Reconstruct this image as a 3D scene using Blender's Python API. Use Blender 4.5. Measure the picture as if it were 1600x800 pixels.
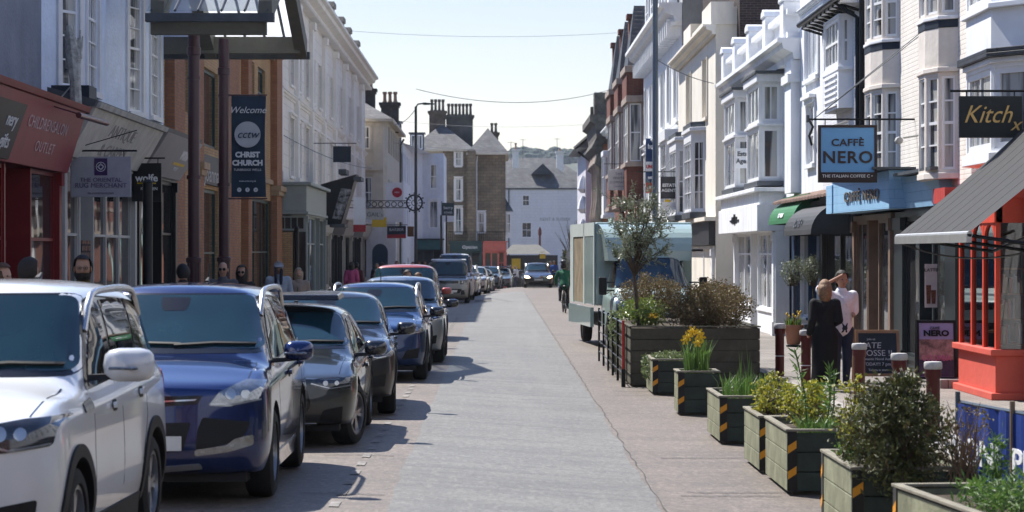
import bpy, bmesh, math, random
from mathutils import Vector, Matrix
from mathutils.bvhtree import BVHTree
R = math.radians
random.seed(7)
SC = bpy.context.scene
COL = SC.collection
TMP = bpy.data.scenes.new('tmp')      # scratch scene in which modifiers and text are evaluated
def ev_mesh(o):
    vl = TMP.view_layers[0]; vl.update(); dg = vl.depsgraph
    return bpy.data.meshes.new_from_object(o.evaluated_get(dg))
for o in list(bpy.data.objects): bpy.data.objects.remove(o)

# ---------------------------------------------------------------- camera
F, VX, HY, CZ = 3778.0, 773.0, 395.0, 2.18
cam_d = bpy.data.cameras.new('camera'); cam = bpy.data.objects.new('camera', cam_d); COL.objects.link(cam)
cam.location = (0, 0, CZ); cam.rotation_euler = (R(90), 0, 0)
cam_d.sensor_width = 36; cam_d.lens = F/1600*36
cam_d.shift_x = (800-VX)/1600; cam_d.shift_y = (HY-400)/1600
cam_d.clip_start = .5; cam_d.clip_end = 6000
cam_d.dof.use_dof = True; cam_d.dof.focus_distance = 36; cam_d.dof.aperture_fstop = 5.0
SC.camera = cam
# ---------------------------------------------------------------- sky and sun
SUN = Vector((-.5, .6, 1.0)).normalized()
EL = math.asin(SUN.z); AZ = math.atan2(SUN.x, SUN.y)
wd = bpy.data.worlds.new('World'); SC.world = wd; wd.use_nodes = True
nt = wd.node_tree; bg = nt.nodes['Background']
sky = nt.nodes.new('ShaderNodeTexSky'); sky.sky_type = 'NISHITA'; sky.sun_disc = False
sky.sun_elevation = EL; sky.sun_rotation = AZ; sky.air_density = 1.0; sky.dust_density = .15; sky.ozone_density = 1.5
tn = nt.nodes.new('ShaderNodeMix'); tn.data_type = 'RGBA'; tn.blend_type = 'MULTIPLY'; tn.inputs[0].default_value = 1; tn.inputs[7].default_value = (.9,.865,.98,1)
# clear air: paler near the horizon, deeper overhead
tc_ = nt.nodes.new('ShaderNodeTexCoord'); sx_ = nt.nodes.new('ShaderNodeSeparateXYZ'); nt.links.new(tc_.outputs['Generated'], sx_.inputs[0])
mr_ = nt.nodes.new('ShaderNodeMapRange'); mr_.inputs[1].default_value = .1; mr_.inputs[2].default_value = .5; nt.links.new(sx_.outputs[2], mr_.inputs[0])
tl_ = nt.nodes.new('ShaderNodeMix'); tl_.data_type = 'RGBA'; tl_.inputs[6].default_value = (.86,.735,.73,1); tl_.inputs[7].default_value = (.9,.94,1.12,1)
nt.links.new(mr_.outputs[0], tl_.inputs[0]); nt.links.new(tl_.outputs[2], tn.inputs[7]); nt.links.new(sky.outputs[0], tn.inputs[6]); nt.links.new(tn.outputs[2], bg.inputs[0]); bg.inputs[1].default_value = .095
sd = bpy.data.lights.new('sun', 'SUN'); sd.energy = 5.0; sd.angle = R(.53); sd.color = (1, .96, .9)
so = bpy.data.objects.new('sun', sd); COL.objects.link(so)
so.rotation_euler = (-SUN).to_track_quat('-Z', 'Y').to_euler(); so.location = (-30, 60, 60)
SC.view_settings.view_transform = 'Standard'; SC.view_settings.look = 'None'
SC.view_settings.exposure = .88; SC.view_settings.gamma = 1
SC.render.engine = 'CYCLES'
SC.cycles.max_bounces = 6; SC.cycles.diffuse_bounces = 4; SC.cycles.glossy_bounces = 3
SC.cycles.transmission_bounces = 4; SC.cycles.volume_bounces = 0; SC.cycles.caustics_reflective = False
SC.cycles.caustics_refractive = False; SC.cycles.sample_clamp_indirect = 4

# photo pixel <-> world relations used for measuring
def Ypx(px, X): return F*X/(px-VX)
def Xpx(px, Y): return (px-VX)*Y/F
def Zpx(py, Y): return CZ+(HY-py)*Y/F
def gz(y):
    if y < 150: return 0.0
    if y < 260: return -.0032*(y-150)**1.45 if y < 200 else -.0032*50**1.45 - (y-200)*.02
    return -.0032*50**1.45-1.2

def zl(y): return max(.26-.00344*y, -.25)
def gxy(x, y):
    w = min(1, max(0, (2-x)/3.5)); w = w*w*(3-2*w)
    return gz(y)+w*zl(y)

# ---------------------------------------------------------------- mesh building
class MB:
    def __init__(s): s.v = []; s.f = []; s.m = []
    def add(s, vs, fs, mi=0):
        b = len(s.v); s.v += [tuple(q) for q in vs]; s.f += [tuple(b+i for i in f) for f in fs]; s.m += [mi]*len(fs); return s
    def box(s, x0, x1, y0, y1, z0, z1, mi=0):
        return s.hexa([(x0,y0,z0),(x1,y0,z0),(x1,y1,z0),(x0,y1,z0),(x0,y0,z1),(x1,y0,z1),(x1,y1,z1),(x0,y1,z1)], mi)
    def hexa(s, c, mi=0):
        return s.add(c, [(0,3,2,1),(4,5,6,7),(0,1,5,4),(1,2,6,5),(2,3,7,6),(3,0,4,7)], mi)
    def fb(s, fr, a0, a1, z0, z1, d0, d1, mi=0):
        return s.hexa([fr(a0,d0,z0),fr(a1,d0,z0),fr(a1,d1,z0),fr(a0,d1,z0),fr(a0,d0,z1),fr(a1,d0,z1),fr(a1,d1,z1),fr(a0,d1,z1)], mi)
    def quad(s, a, b, c, d, mi=0): return s.add([a,b,c,d], [(0,1,2,3)], mi)
    def prism(s, fr, poly, d0, d1, mi=0):      # poly of (a,z) in a frame, extruded in depth
        n = len(poly)
        vs = [fr(a,d0,z) for a,z in poly]+[fr(a,d1,z) for a,z in poly]
        fs = [tuple(range(n)), tuple(range(2*n-1,n-1,-1))]+[(i,(i+1)%n,n+(i+1)%n,n+i) for i in range(n)]
        return s.add(vs, fs, mi)
    def plan(s, poly, z0, z1, mi=0):           # poly of (x,y), vertical extrusion
        n = len(poly)
        vs = [(x,y,z0) for x,y in poly]+[(x,y,z1) for x,y in poly]
        fs = [tuple(range(n-1,-1,-1)), tuple(range(n,2*n))]+[(i,(i+1)%n,n+(i+1)%n,n+i) for i in range(n)]
        return s.add(vs, fs, mi)
    def tube(s, pts, r, n=8, mi=0, cap=True):
        pts = [Vector(p) for p in pts]; rs = r if isinstance(r, (list, tuple)) else [r]*len(pts)
        b = len(s.v); up = None
        for i, p in enumerate(pts):
            t = (pts[min(i+1,len(pts)-1)]-pts[max(i-1,0)]).normalized()
            if up is None: up = Vector((0,0,1)) if abs(t.z) < .9 else Vector((1,0,0))
            u = t.cross(up).normalized(); w = u.cross(t).normalized(); up = w
            for k in range(n):
                a = 2*math.pi*k/n; s.v.append(tuple(p+u*math.cos(a)*rs[i]+w*math.sin(a)*rs[i]))
        for i in range(len(pts)-1):
            for k in range(n):
                s.f.append((b+i*n+k, b+i*n+(k+1)%n, b+(i+1)*n+(k+1)%n, b+(i+1)*n+k)); s.m.append(mi)
        if cap:
            s.f.append(tuple(b+k for k in range(n-1,-1,-1))); s.m.append(mi)
            e = b+(len(pts)-1)*n; s.f.append(tuple(e+k for k in range(n))); s.m.append(mi)
        return s
    def lathe(s, prof, c=(0,0,0), n=16, axis='z', mi=0, closed=False):
        b = len(s.v); c = Vector(c)
        for r_, h in prof:
            for k in range(n):
                a = 2*math.pi*k/n; x, y = r_*math.cos(a), r_*math.sin(a)
                q = (x,y,h) if axis == 'z' else ((h,x,y) if axis == 'x' else (x,h,y))
                s.v.append(tuple(c+Vector(q)))
        m = len(prof)
        for i in range(m if closed else m-1):
            j = (i+1) % m
            for k in range(n):
                s.f.append((b+i*n+k, b+i*n+(k+1)%n, b+j*n+(k+1)%n, b+j*n+k)); s.m.append(mi)
        if not closed:
            s.f.append(tuple(b+k for k in range(n-1,-1,-1))); s.m.append(mi)
            s.f.append(tuple(b+(m-1)*n+k for k in range(n))); s.m.append(mi)
        return s
    def ball(s, c, r, n=10, m=7, mi=0):
        rx, ry, rz = r if isinstance(r, (list, tuple)) else (r,r,r)
        b = len(s.v)
        for i in range(1, m):
            t = math.pi*i/m
            for k in range(n):
                a = 2*math.pi*k/n; s.v.append((c[0]+rx*math.sin(t)*math.cos(a), c[1]+ry*math.sin(t)*math.sin(a), c[2]+rz*math.cos(t)))
        for i in range(m-2):
            for k in range(n):
                s.f.append((b+i*n+k, b+(i+1)*n+k, b+(i+1)*n+(k+1)%n, b+i*n+(k+1)%n)); s.m.append(mi)
        tp = len(s.v); s.v.append((c[0],c[1],c[2]+rz)); bt = len(s.v); s.v.append((c[0],c[1],c[2]-rz))
        for k in range(n):
            s.f.append((tp, b+k, b+(k+1)%n)); s.m.append(mi)
            s.f.append((bt, b+(m-2)*n+(k+1)%n, b+(m-2)*n+k)); s.m.append(mi)
        return s

WL = {}
def link_mesh(name, me, parent=None, smooth=False, bev=0, sharp=40):
    vs = me.vertices
    n = len(vs)
    co = [0.0]*(3*n); vs.foreach_get('co', co)
    if n:
        xs, ys, zs = co[0::3], co[1::3], co[2::3]
        c = Vector(((min(xs)+max(xs))/2, (min(ys)+max(ys))/2, min(zs) if parent is None else (min(zs)+max(zs))/2))
    else: c = Vector((0,0,0))
    me.transform(Matrix.Translation(-c))
    o = bpy.data.objects.new(name, me); COL.objects.link(o)
    if parent is not None:
        o.parent = parent; o.location = c-WL[parent.name]
    else: o.location = c
    WL[o.name] = c
    if smooth:
        me.polygons.foreach_set('use_smooth', [True]*len(me.polygons))
        if sharp < 180:
            try: me.set_sharp_from_angle(angle=R(sharp))
            except Exception: pass
    if bev:
        b = o.modifiers.new('bevel', 'BEVEL'); b.width = bev; b.segments = 2; b.limit_method = 'ANGLE'; b.angle_limit = R(35)
    return o
def obj(name, mb, mat, parent=None, smooth=False, bev=0, fix=True, sharp=40):
    me = bpy.data.meshes.new(name); me.from_pydata(mb.v, [], mb.f)
    mats = mat if isinstance(mat, (list, tuple)) else [mat]
    for m in mats: me.materials.append(m)
    if len(mats) > 1: me.polygons.foreach_set('material_index', mb.m)
    if fix:
        bm = bmesh.new(); bm.from_mesh(me); bmesh.ops.recalc_face_normals(bm, faces=bm.faces); bm.to_mesh(me); bm.free()
    me.validate()
    return link_mesh(name, me, parent, smooth, bev, sharp)
def tag(o, label=None, cat=None, group=None, kind=None):
    if label: o['label'] = label
    if cat: o['category'] = cat
    if group: o['group'] = group
    if kind: o['kind'] = kind
    return o
def thing(name, label, cat, loc=(0,0,0), group=None):
    o = bpy.data.objects.new(name, None); COL.objects.link(o); o.location = loc; o.empty_display_size = .3
    WL[o.name] = Vector(loc); return tag(o, label, cat, group)
def struct(o): o['kind'] = 'structure'; return o
def copy_tree(o, parent=None):
    c = o.copy(); COL.objects.link(c)
    c.parent = parent
    WL[c.name] = WL.get(o.name, Vector((0,0,0)))
    for ch in list(o.children): copy_tree(ch, c)
    return c
def walk(o):
    yield o
    for ch in o.children: yield from walk(ch)

# frames: (a, d, z) -> world.  a runs along the wall, d outwards
def SF(side, xf): return lambda a, d, z: (xf-side*d, a, z)
def CF(yf): return lambda a, d, z: (a, yf-d, z)
def GF(p0, p1, away):
    p0 = Vector(p0); p1 = Vector(p1); t = (p1-p0).normalized(); n = Vector((t.y, -t.x))
    if n.dot((p0+p1)/2-Vector(away)) < 0: n = -n
    return (lambda a, d, z: (p0.x+t.x*a+n.x*d, p0.y+t.y*a+n.y*d, z)), (p1-p0).length

# ---------------------------------------------------------------- materials
MC = {}
def node(nt, t, **k):
    n = nt.nodes.new(t)
    for a, b in k.items():
        if a.startswith('i_'): n.inputs[a[2:].replace('_', ' ')].default_value = b
        else: setattr(n, a, b)
    return n
def M(name, col, rough=.6, metal=0., var=.12, vs=2.5, bump=0., bs=30., coat=0., spec=.5, brick=None, grime=0., em=None, stripes=None, trans=0.):
    if name in MC: return MC[name]
    m = bpy.data.materials.new(name); m.use_nodes = True; MC[name] = m
    nt = m.node_tree; L = nt.links; p = nt.nodes['Principled BSDF']
    if spec == .5 and rough >= .4: spec = .3
    p.inputs['Roughness'].default_value = rough; p.inputs['Metallic'].default_value = metal
    p.inputs['Specular IOR Level'].default_value = spec; p.inputs['Coat Weight'].default_value = coat
    p.inputs['Coat Roughness'].default_value = .04
    if trans: p.inputs['Transmission Weight'].default_value = trans
    tc = node(nt, 'ShaderNodeTexCoord')
    vec = tc.outputs['Object']
    base = None
    def mix(a, b, f, mode='MIX'):
        x = node(nt, 'ShaderNodeMix', data_type='RGBA', blend_type=mode)
        for s_, v in ((0, f), (6, a), (7, b)):
            if hasattr(v, 'links'): L.new(v, x.inputs[s_])
            elif s_ == 0: x.inputs[0].default_value = v
            else: x.inputs[s_].default_value = (*v[:3], 1)
        return x.outputs[2]
    hgt = None
    if brick:
        bw, bh, c2, mc = brick[:4]
        sp = node(nt, 'ShaderNodeSeparateXYZ'); L.new(vec, sp.inputs[0])
        ad = node(nt, 'ShaderNodeMath', operation='ADD'); L.new(sp.outputs[0], ad.inputs[0]); L.new(sp.outputs[1], ad.inputs[1])
        cb = node(nt, 'ShaderNodeCombineXYZ'); L.new(ad.outputs[0], cb.inputs[0]); L.new(sp.outputs[2], cb.inputs[1])
        br = node(nt, 'ShaderNodeTexBrick'); L.new(cb.outputs[0], br.inputs['Vector'])
        br.inputs['Scale'].default_value = 1; br.inputs['Brick Width'].default_value = bw; br.inputs['Row Height'].default_value = bh
        br.inputs['Mortar Size'].default_value = brick[4] if len(brick) > 4 else .008; br.inputs['Mortar Smooth'].default_value = .3
        br.inputs['Color1'].default_value = (*col, 1); br.inputs['Color2'].default_value = (*c2, 1); br.inputs['Mortar'].default_value = (*mc, 1)
        base = br.outputs['Color']; hgt = br.outputs['Fac']
    nz = node(nt, 'ShaderNodeTexNoise'); nz.inputs['Scale'].default_value = vs; nz.inputs['Detail'].default_value = 6; nz.inputs['Roughness'].default_value = .65
    L.new(vec, nz.inputs['Vector'])
    rp = node(nt, 'ShaderNodeMapRange'); rp.inputs[1].default_value = .3; rp.inputs[2].default_value = .7
    rp.inputs[3].default_value = 1-var*1.6; rp.inputs[4].default_value = 1+var*.6
    L.new(nz.outputs['Fac'], rp.inputs[0])
    cc = node(nt, 'ShaderNodeCombineColor')
    for i in range(3): L.new(rp.outputs[0], cc.inputs[i])
    out = mix(base if base else col, cc.outputs[0], 1.0, 'MULTIPLY')
    if grime:
        g = node(nt, 'ShaderNodeTexNoise'); g.inputs['Scale'].default_value = 1.0; g.inputs['Detail'].default_value = 8; g.inputs['Roughness'].default_value = .7
        mp = node(nt, 'ShaderNodeMapping'); mp.inputs['Scale'].default_value = (2.2, 2.2, .45); L.new(vec, mp.inputs[0]); L.new(mp.outputs[0], g.inputs['Vector'])
        gr = node(nt, 'ShaderNodeMapRange'); gr.inputs[1].default_value = .5; gr.inputs[2].default_value = .78; gr.inputs[4].default_value = grime
        L.new(g.outputs['Fac'], gr.inputs[0])
        out = mix(out, (col[0]*.35, col[1]*.33, col[2]*.3), gr.outputs[0])
    if stripes:
        ax, per, wdt, dark = stripes
        sp2 = node(nt, 'ShaderNodeSeparateXYZ'); L.new(vec, sp2.inputs[0])
        md = node(nt, 'ShaderNodeMath', operation='MODULO'); a1 = node(nt, 'ShaderNodeMath', operation='ADD'); a1.inputs[1].default_value = 500*per
        L.new(sp2.outputs[ax], a1.inputs[0]); L.new(a1.outputs[0], md.inputs[0]); md.inputs[1].default_value = per
        lt = node(nt, 'ShaderNodeMath', operation='LESS_THAN'); L.new(md.outputs[0], lt.inputs[0]); lt.inputs[1].default_value = wdt
        out = mix(out, tuple(c*dark for c in col), lt.outputs[0])
    L.new(out, p.inputs['Base Color'])
    if bump or hgt is not None:
        bn = node(nt, 'ShaderNodeTexNoise'); bn.inputs['Scale'].default_value = bs; bn.inputs['Detail'].default_value = 4
        L.new(vec, bn.inputs['Vector'])
        bp = node(nt, 'ShaderNodeBump'); bp.inputs['Strength'].default_value = max(bump, .01) if not hgt else 1; bp.inputs['Distance'].default_value = .02
        if hgt is not None:
            iv = node(nt, 'ShaderNodeMath', operation='MULTIPLY_ADD'); iv.inputs[1].default_value = -.5
            L.new(hgt, iv.inputs[0])
            sc2 = node(nt, 'ShaderNodeMath', operation='MULTIPLY'); sc2.inputs[1].default_value = max(bump, .15); L.new(bn.outputs['Fac'], sc2.inputs[0]); L.new(sc2.outputs[0], iv.inputs[2])
            L.new(iv.outputs[0], bp.inputs['Height']); bp.inputs['Strength'].default_value = .6
        else: L.new(bn.outputs['Fac'], bp.inputs['Height'])
        L.new(bp.outputs[0], p.inputs['Normal'])
    if em:
        p.inputs['Emission Color'].default_value = (*em[:3], 1); p.inputs['Emission Strength'].default_value = em[3]
    return m

def glass_mat(name, col, wav=.15, rough=.03, curtain=None, sp_=.6):
    if name in MC: return MC[name]
    m = bpy.data.materials.new(name); m.use_nodes = True; MC[name] = m
    nt = m.node_tree; L = nt.links; p = nt.nodes['Principled BSDF']
    p.inputs['Roughness'].default_value = rough; p.inputs['Specular IOR Level'].default_value = sp_
    p.inputs['IOR'].default_value = 1.52
    tc = node(nt, 'ShaderNodeTexCoord'); vec = tc.outputs['Object']
    if curtain:
        geo = node(nt, 'ShaderNodeObjectInfo')
        n1 = node(nt, 'ShaderNodeTexNoise'); n1.inputs['Scale'].default_value = 1.1; n1.inputs['Detail'].default_value = 2
        mp = node(nt, 'ShaderNodeMapping'); mp.inputs['Scale'].default_value = (4, 4, .25); L.new(vec, mp.inputs[0])
        ad = node(nt, 'ShaderNodeVectorMath', operation='ADD'); L.new(mp.outputs[0], ad.inputs[0]); 
        cb = node(nt, 'ShaderNodeCombineXYZ'); ml = node(nt, 'ShaderNodeMath', operation='MULTIPLY'); ml.inputs[1].default_value = 37; L.new(geo.outputs['Random'], ml.inputs[0]); L.new(ml.outputs[0], cb.inputs[0])
        L.new(cb.outputs[0], ad.inputs[1]); L.new(ad.outputs[0], n1.inputs['Vector'])
        cr = node(nt, 'ShaderNodeMapRange'); cr.inputs[1].default_value = .42; cr.inputs[2].default_value = .52; L.new(n1.outputs['Fac'], cr.inputs[0])
        x = node(nt, 'ShaderNodeMix', data_type='RGBA'); L.new(cr.outputs[0], x.inputs[0])
        x.inputs[6].default_value = (*col, 1); x.inputs[7].default_value = (*curtain, 1); L.new(x.outputs[2], p.inputs['Base Color'])
    else:
        n1 = node(nt, 'ShaderNodeTexNoise'); n1.inputs['Scale'].default_value = 1.7; n1.inputs['Detail'].default_value = 3; L.new(vec, n1.inputs['Vector'])
        x = node(nt, 'ShaderNodeMix', data_type='RGBA'); L.new(n1.outputs['Fac'], x.inputs[0])
        x.inputs[6].default_value = (*[c*.4 for c in col], 1); x.inputs[7].default_value = (*[c*1.7 for c in col], 1); L.new(x.outputs[2], p.inputs['Base Color'])
    if wav:
        n2 = node(nt, 'ShaderNodeTexNoise'); n2.inputs['Scale'].default_value = 1.3; n2.inputs['Detail'].default_value = 1; L.new(vec, n2.inputs['Vector'])
        bp = node(nt, 'ShaderNodeBump'); bp.inputs['Strength'].default_value = wav; bp.inputs['Distance'].default_value = .06
        L.new(n2.outputs['Fac'], bp.inputs['Height']); L.new(bp.outputs[0], p.inputs['Normal'])
    return m
def rand_leaf(name, cols, rough=.55, trans=.25):
    if name in MC: return MC[name]
    m = bpy.data.materials.new(name); m.use_nodes = True; MC[name] = m
    nt = m.node_tree; L = nt.links; p = nt.nodes['Principled BSDF']; p.inputs['Roughness'].default_value = rough
    g = node(nt, 'ShaderNodeNewGeometry'); cr = node(nt, 'ShaderNodeValToRGB')
    L.new(g.outputs['Random Per Island'], cr.inputs[0])
    e = cr.color_ramp.elements
    while len(e) < len(cols): e.new(.5)
    for i, c in enumerate(cols): e[i].position = i/(max(len(cols)-1, 1)); e[i].color = (*c, 1)
    L.new(cr.outputs[0], p.inputs['Base Color'])
    tr = node(nt, 'ShaderNodeBsdfTranslucent'); L.new(cr.outputs[0], tr.inputs[0])
    mx = node(nt, 'ShaderNodeMixShader'); mx.inputs[0].default_value = trans
    L.new(p.outputs[0], mx.inputs[1]); L.new(tr.outputs[0], mx.inputs[2]); L.new(mx.outputs[0], nt.nodes['Material Output'].inputs[0])
    return m

WHITE = M('white_paint', (.74,.75,.76), .5, var=.06, grime=.35)
WHITEC = M('clean_white_paint', (.78,.79,.8), .4, var=.04)
BLACKM = M('black_metal', (.008,.009,.01), .4, metal=.0, var=.2, spec=.25)
GLASS = glass_mat('window_glass', (.03,.035,.04))
GLASSC = glass_mat('curtained_glass', (.035,.04,.05), curtain=(.42,.42,.4))
SHOPG = glass_mat('shop_glass', (.03,.03,.03), wav=.07)
SLATE = M('slate', (.1,.1,.105), .5, var=.3, vs=1.2, brick=(.3,.2,(.15,.145,.14),(.04,.04,.045)), bump=.3, grime=.5)
DSLATE = M('dark_slate', (.04,.045,.055), .5, var=.3, vs=2, brick=(.3,.2,(.05,.055,.065),(.02,.02,.02)))
LEAD = M('lead_grey', (.08,.09,.1), .5, var=.25)
TERRA = M('terracotta', (.32,.2,.13), .8, var=.25)

# ---------------------------------------------------------------- text
def text_mesh(txt, size, mb_fr, a, z, d, thick=.01, align='CENTER', wx=1., shear=0., offset=0., spacing=1.):
    """returns an MB of extruded lettering laid on frame mb_fr, centred on (a, z) at depth d; sgn flips the reading direction"""
    cu = bpy.data.curves.new('t', 'FONT'); cu.body = txt; cu.size = size; cu.align_x = align; cu.align_y = 'CENTER'
    cu.shear = shear; cu.offset = offset; cu.space_character = spacing; cu.resolution_u = 3; cu.extrude = thick/2
    o = bpy.data.objects.new('t', cu); TMP.collection.objects.link(o); me = ev_mesh(o)
    mb = MB()
    # reading direction: +a if frame looks right-handed for an outside viewer
    p0 = Vector(mb_fr(0,0,0)); da = Vector(mb_fr(1,0,0))-p0; dd = Vector(mb_fr(0,1,0))-p0
    sg = 1 if da.cross(Vector((0,0,1))).dot(dd) > 0 else -1
    vs = [mb_fr(a+sg*v.co.x*wx, d+thick/2+v.co.z, z+v.co.y) for v in me.vertices]
    mb.add(vs, [tuple(p.vertices) for p in me.polygons])
    bpy.data.objects.remove(o); bpy.data.curves.remove(cu); bpy.data.meshes.remove(me)
    return mb
def letters(parent, fr, lines, d, mat, name='lettering'):
    """lines: (text, size, a, z, opts)"""
    for ln in lines:
        t, s_, a, z = ln[:4]; k = ln[4] if len(ln) > 4 else {}
        m = k.pop('mat', mat)
        o = obj(name, text_mesh(t, s_, fr, a, z, d, **k), m, parent, fix=False)

# ---------------------------------------------------------------- wall and window kit
def wall(mb, fr, a0, a1, z0, z1, ops=(), th=.18, mi=0):
    As = sorted({a0, a1, *[o[0] for o in ops], *[o[1] for o in ops]}); Zs = sorted({z0, z1, *[o[2] for o in ops], *[o[3] for o in ops]})
    As = [a for a in As if a0 <= a <= a1]; Zs = [z for z in Zs if z0 <= z <= z1]
    for i in range(len(As)-1):
        for j in range(len(Zs)-1):
            ca, cz_ = (As[i]+As[i+1])/2, (Zs[j]+Zs[j+1])/2
            if any(o[0] < ca < o[1] and o[2] < cz_ < o[3] for o in ops): continue
            mb.quad(fr(As[i],0,Zs[j]), fr(As[i+1],0,Zs[j]), fr(As[i+1],0,Zs[j+1]), fr(As[i],0,Zs[j+1]), mi)
    for o in ops:
        b0, b1, y0, y1 = o[:4]
        y0 = max(y0, z0); y1 = min(y1, z1)
        mb.quad(fr(b0,0,y0), fr(b0,-th,y0), fr(b0,-th,y1), fr(b0,0,y1), mi); mb.quad(fr(b1,0,y0), fr(b1,-th,y0), fr(b1,-th,y1), fr(b1,0,y1), mi)
        mb.quad(fr(b0,0,y0), fr(b1,0,y0), fr(b1,-th,y0), fr(b0,-th,y0), mi); mb.quad(fr(b0,0,y1), fr(b1,0,y1), fr(b1,-th,y1), fr(b0,-th,y1), mi)
    return mb
def window(parent, fr, a0, a1, z0, z1, cols=2, rows=2, fw=.06, dep=.13, fm=None, gm=None, sill=None, bar=.025, name='window', hood=None, trim=None):
    fm = fm or WHITEC; gm = gm or GLASSC
    mb = MB(); d0, d1 = -dep, -dep+.06
    mb.fb(fr,a0,a0+fw,z0,z1,d0,d1); mb.fb(fr,a1-fw,a1,z0,z1,d0,d1); mb.fb(fr,a0+fw,a1-fw,z0,z0+fw,d0,d1); mb.fb(fr,a0+fw,a1-fw,z1-fw,z1,d0,d1)
    for i in range(1, cols):
        a = a0+fw+(a1-a0-2*fw)*i/cols; mb.fb(fr,a-bar/2,a+bar/2,z0+fw,z1-fw,d0+.015,d1-.01)
    for j in range(1, rows):
        z = z0+fw+(z1-z0-2*fw)*j/rows; w_ = bar if not (rows % 2 == 0 and j == rows//2) else bar*1.9
        mb.fb(fr,a0+fw,a1-fw,z-w_/2,z+w_/2,d0+.01,d1-.004)
    f = obj(name, mb, fm, parent)
    g = MB(); g.fb(fr,a0+fw*.5,a1-fw*.5,z0+fw*.5,z1-fw*.5,d0+.018,d0+.024); obj('pane', g, gm, f)
    if sill:
        s = MB(); s.fb(fr,a0-.08,a1+.08,z0-.1,z0-.002,-.1,.09); obj('sill', s, sill, f)
    if hood:
        s = MB(); s.fb(fr,a0-.15,a1+.15,z1+.12,z1+.2,.003,.16); s.fb(fr,a0-.1,a1+.1,z1+.02,z1+.118,.003,.08); obj('hood', s, hood, f)
    if trim:
        s = MB(); s.fb(fr,a0-.14,a0-.003,z0,z1+.012,.004,.05); obj('surround', s, trim, f); s = MB(); s.fb(fr,a1+.003,a1+.14,z0,z1+.012,.004,.05); obj('surround', s, trim, f)
    return f
def inset(poly, k):
    cx = sum(p[0] for p in poly)/len(poly); cy = sum(p[1] for p in poly)/len(poly)
    return [(cx+(x-cx)*k, cy+(y-cy)*k) for x, y in poly]
def bay(parent, fr, plan, bands, mat, lean=None):
    """plan: (a,d) points; bands: list of (z0,z1,kind,opts) kind in wall / win / slab"""
    W = [fr(a,d,0)[:2] for a, d in plan]; n = len(W)
    c = ((W[0][0]+W[-1][0])/2, (W[0][1]+W[-1][1])/2)
    wb = MB()
    for z0, z1, kind, k in bands:
        if kind == 'slab':
            e = k.get('e', 1.06)
            P = [(c[0]+(x-c[0])*e, c[1]+(y-c[1])*e) for x, y in W]
            s = MB(); s.plan(P, z0+.001, z1-.001); obj(k.get('name', 'moulding'), s, k.get('mat', mat), parent, bev=.01)
            continue
        for i in range(n-1):
            g, ln = GF(W[i], W[i+1], c)
            if kind == 'wall': wall(wb, g, 0, ln, z0, z1)
            else:
                mg = k.get('m', .06); mg = min(mg, ln*.18)
                if ln < .12: wall(wb, g, 0, ln, z0, z1); continue
                wall(wb, g, 0, ln, z0, z1, [(mg, ln-mg, z0+.05, z1-.06)], th=.1)
                cols = k['cols'][i] if isinstance(k.get('cols'), (list, tuple)) else k.get('cols', 2)
                window(parent, g, mg, ln-mg, z0+.05, z1-.06, cols, k.get('rows', 2), fw=k.get('fw', .05), dep=.08, gm=k.get('gm'), fm=k.get('fm'))
    if wb.f: obj('bay_wall', wb, mat, parent)
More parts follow.
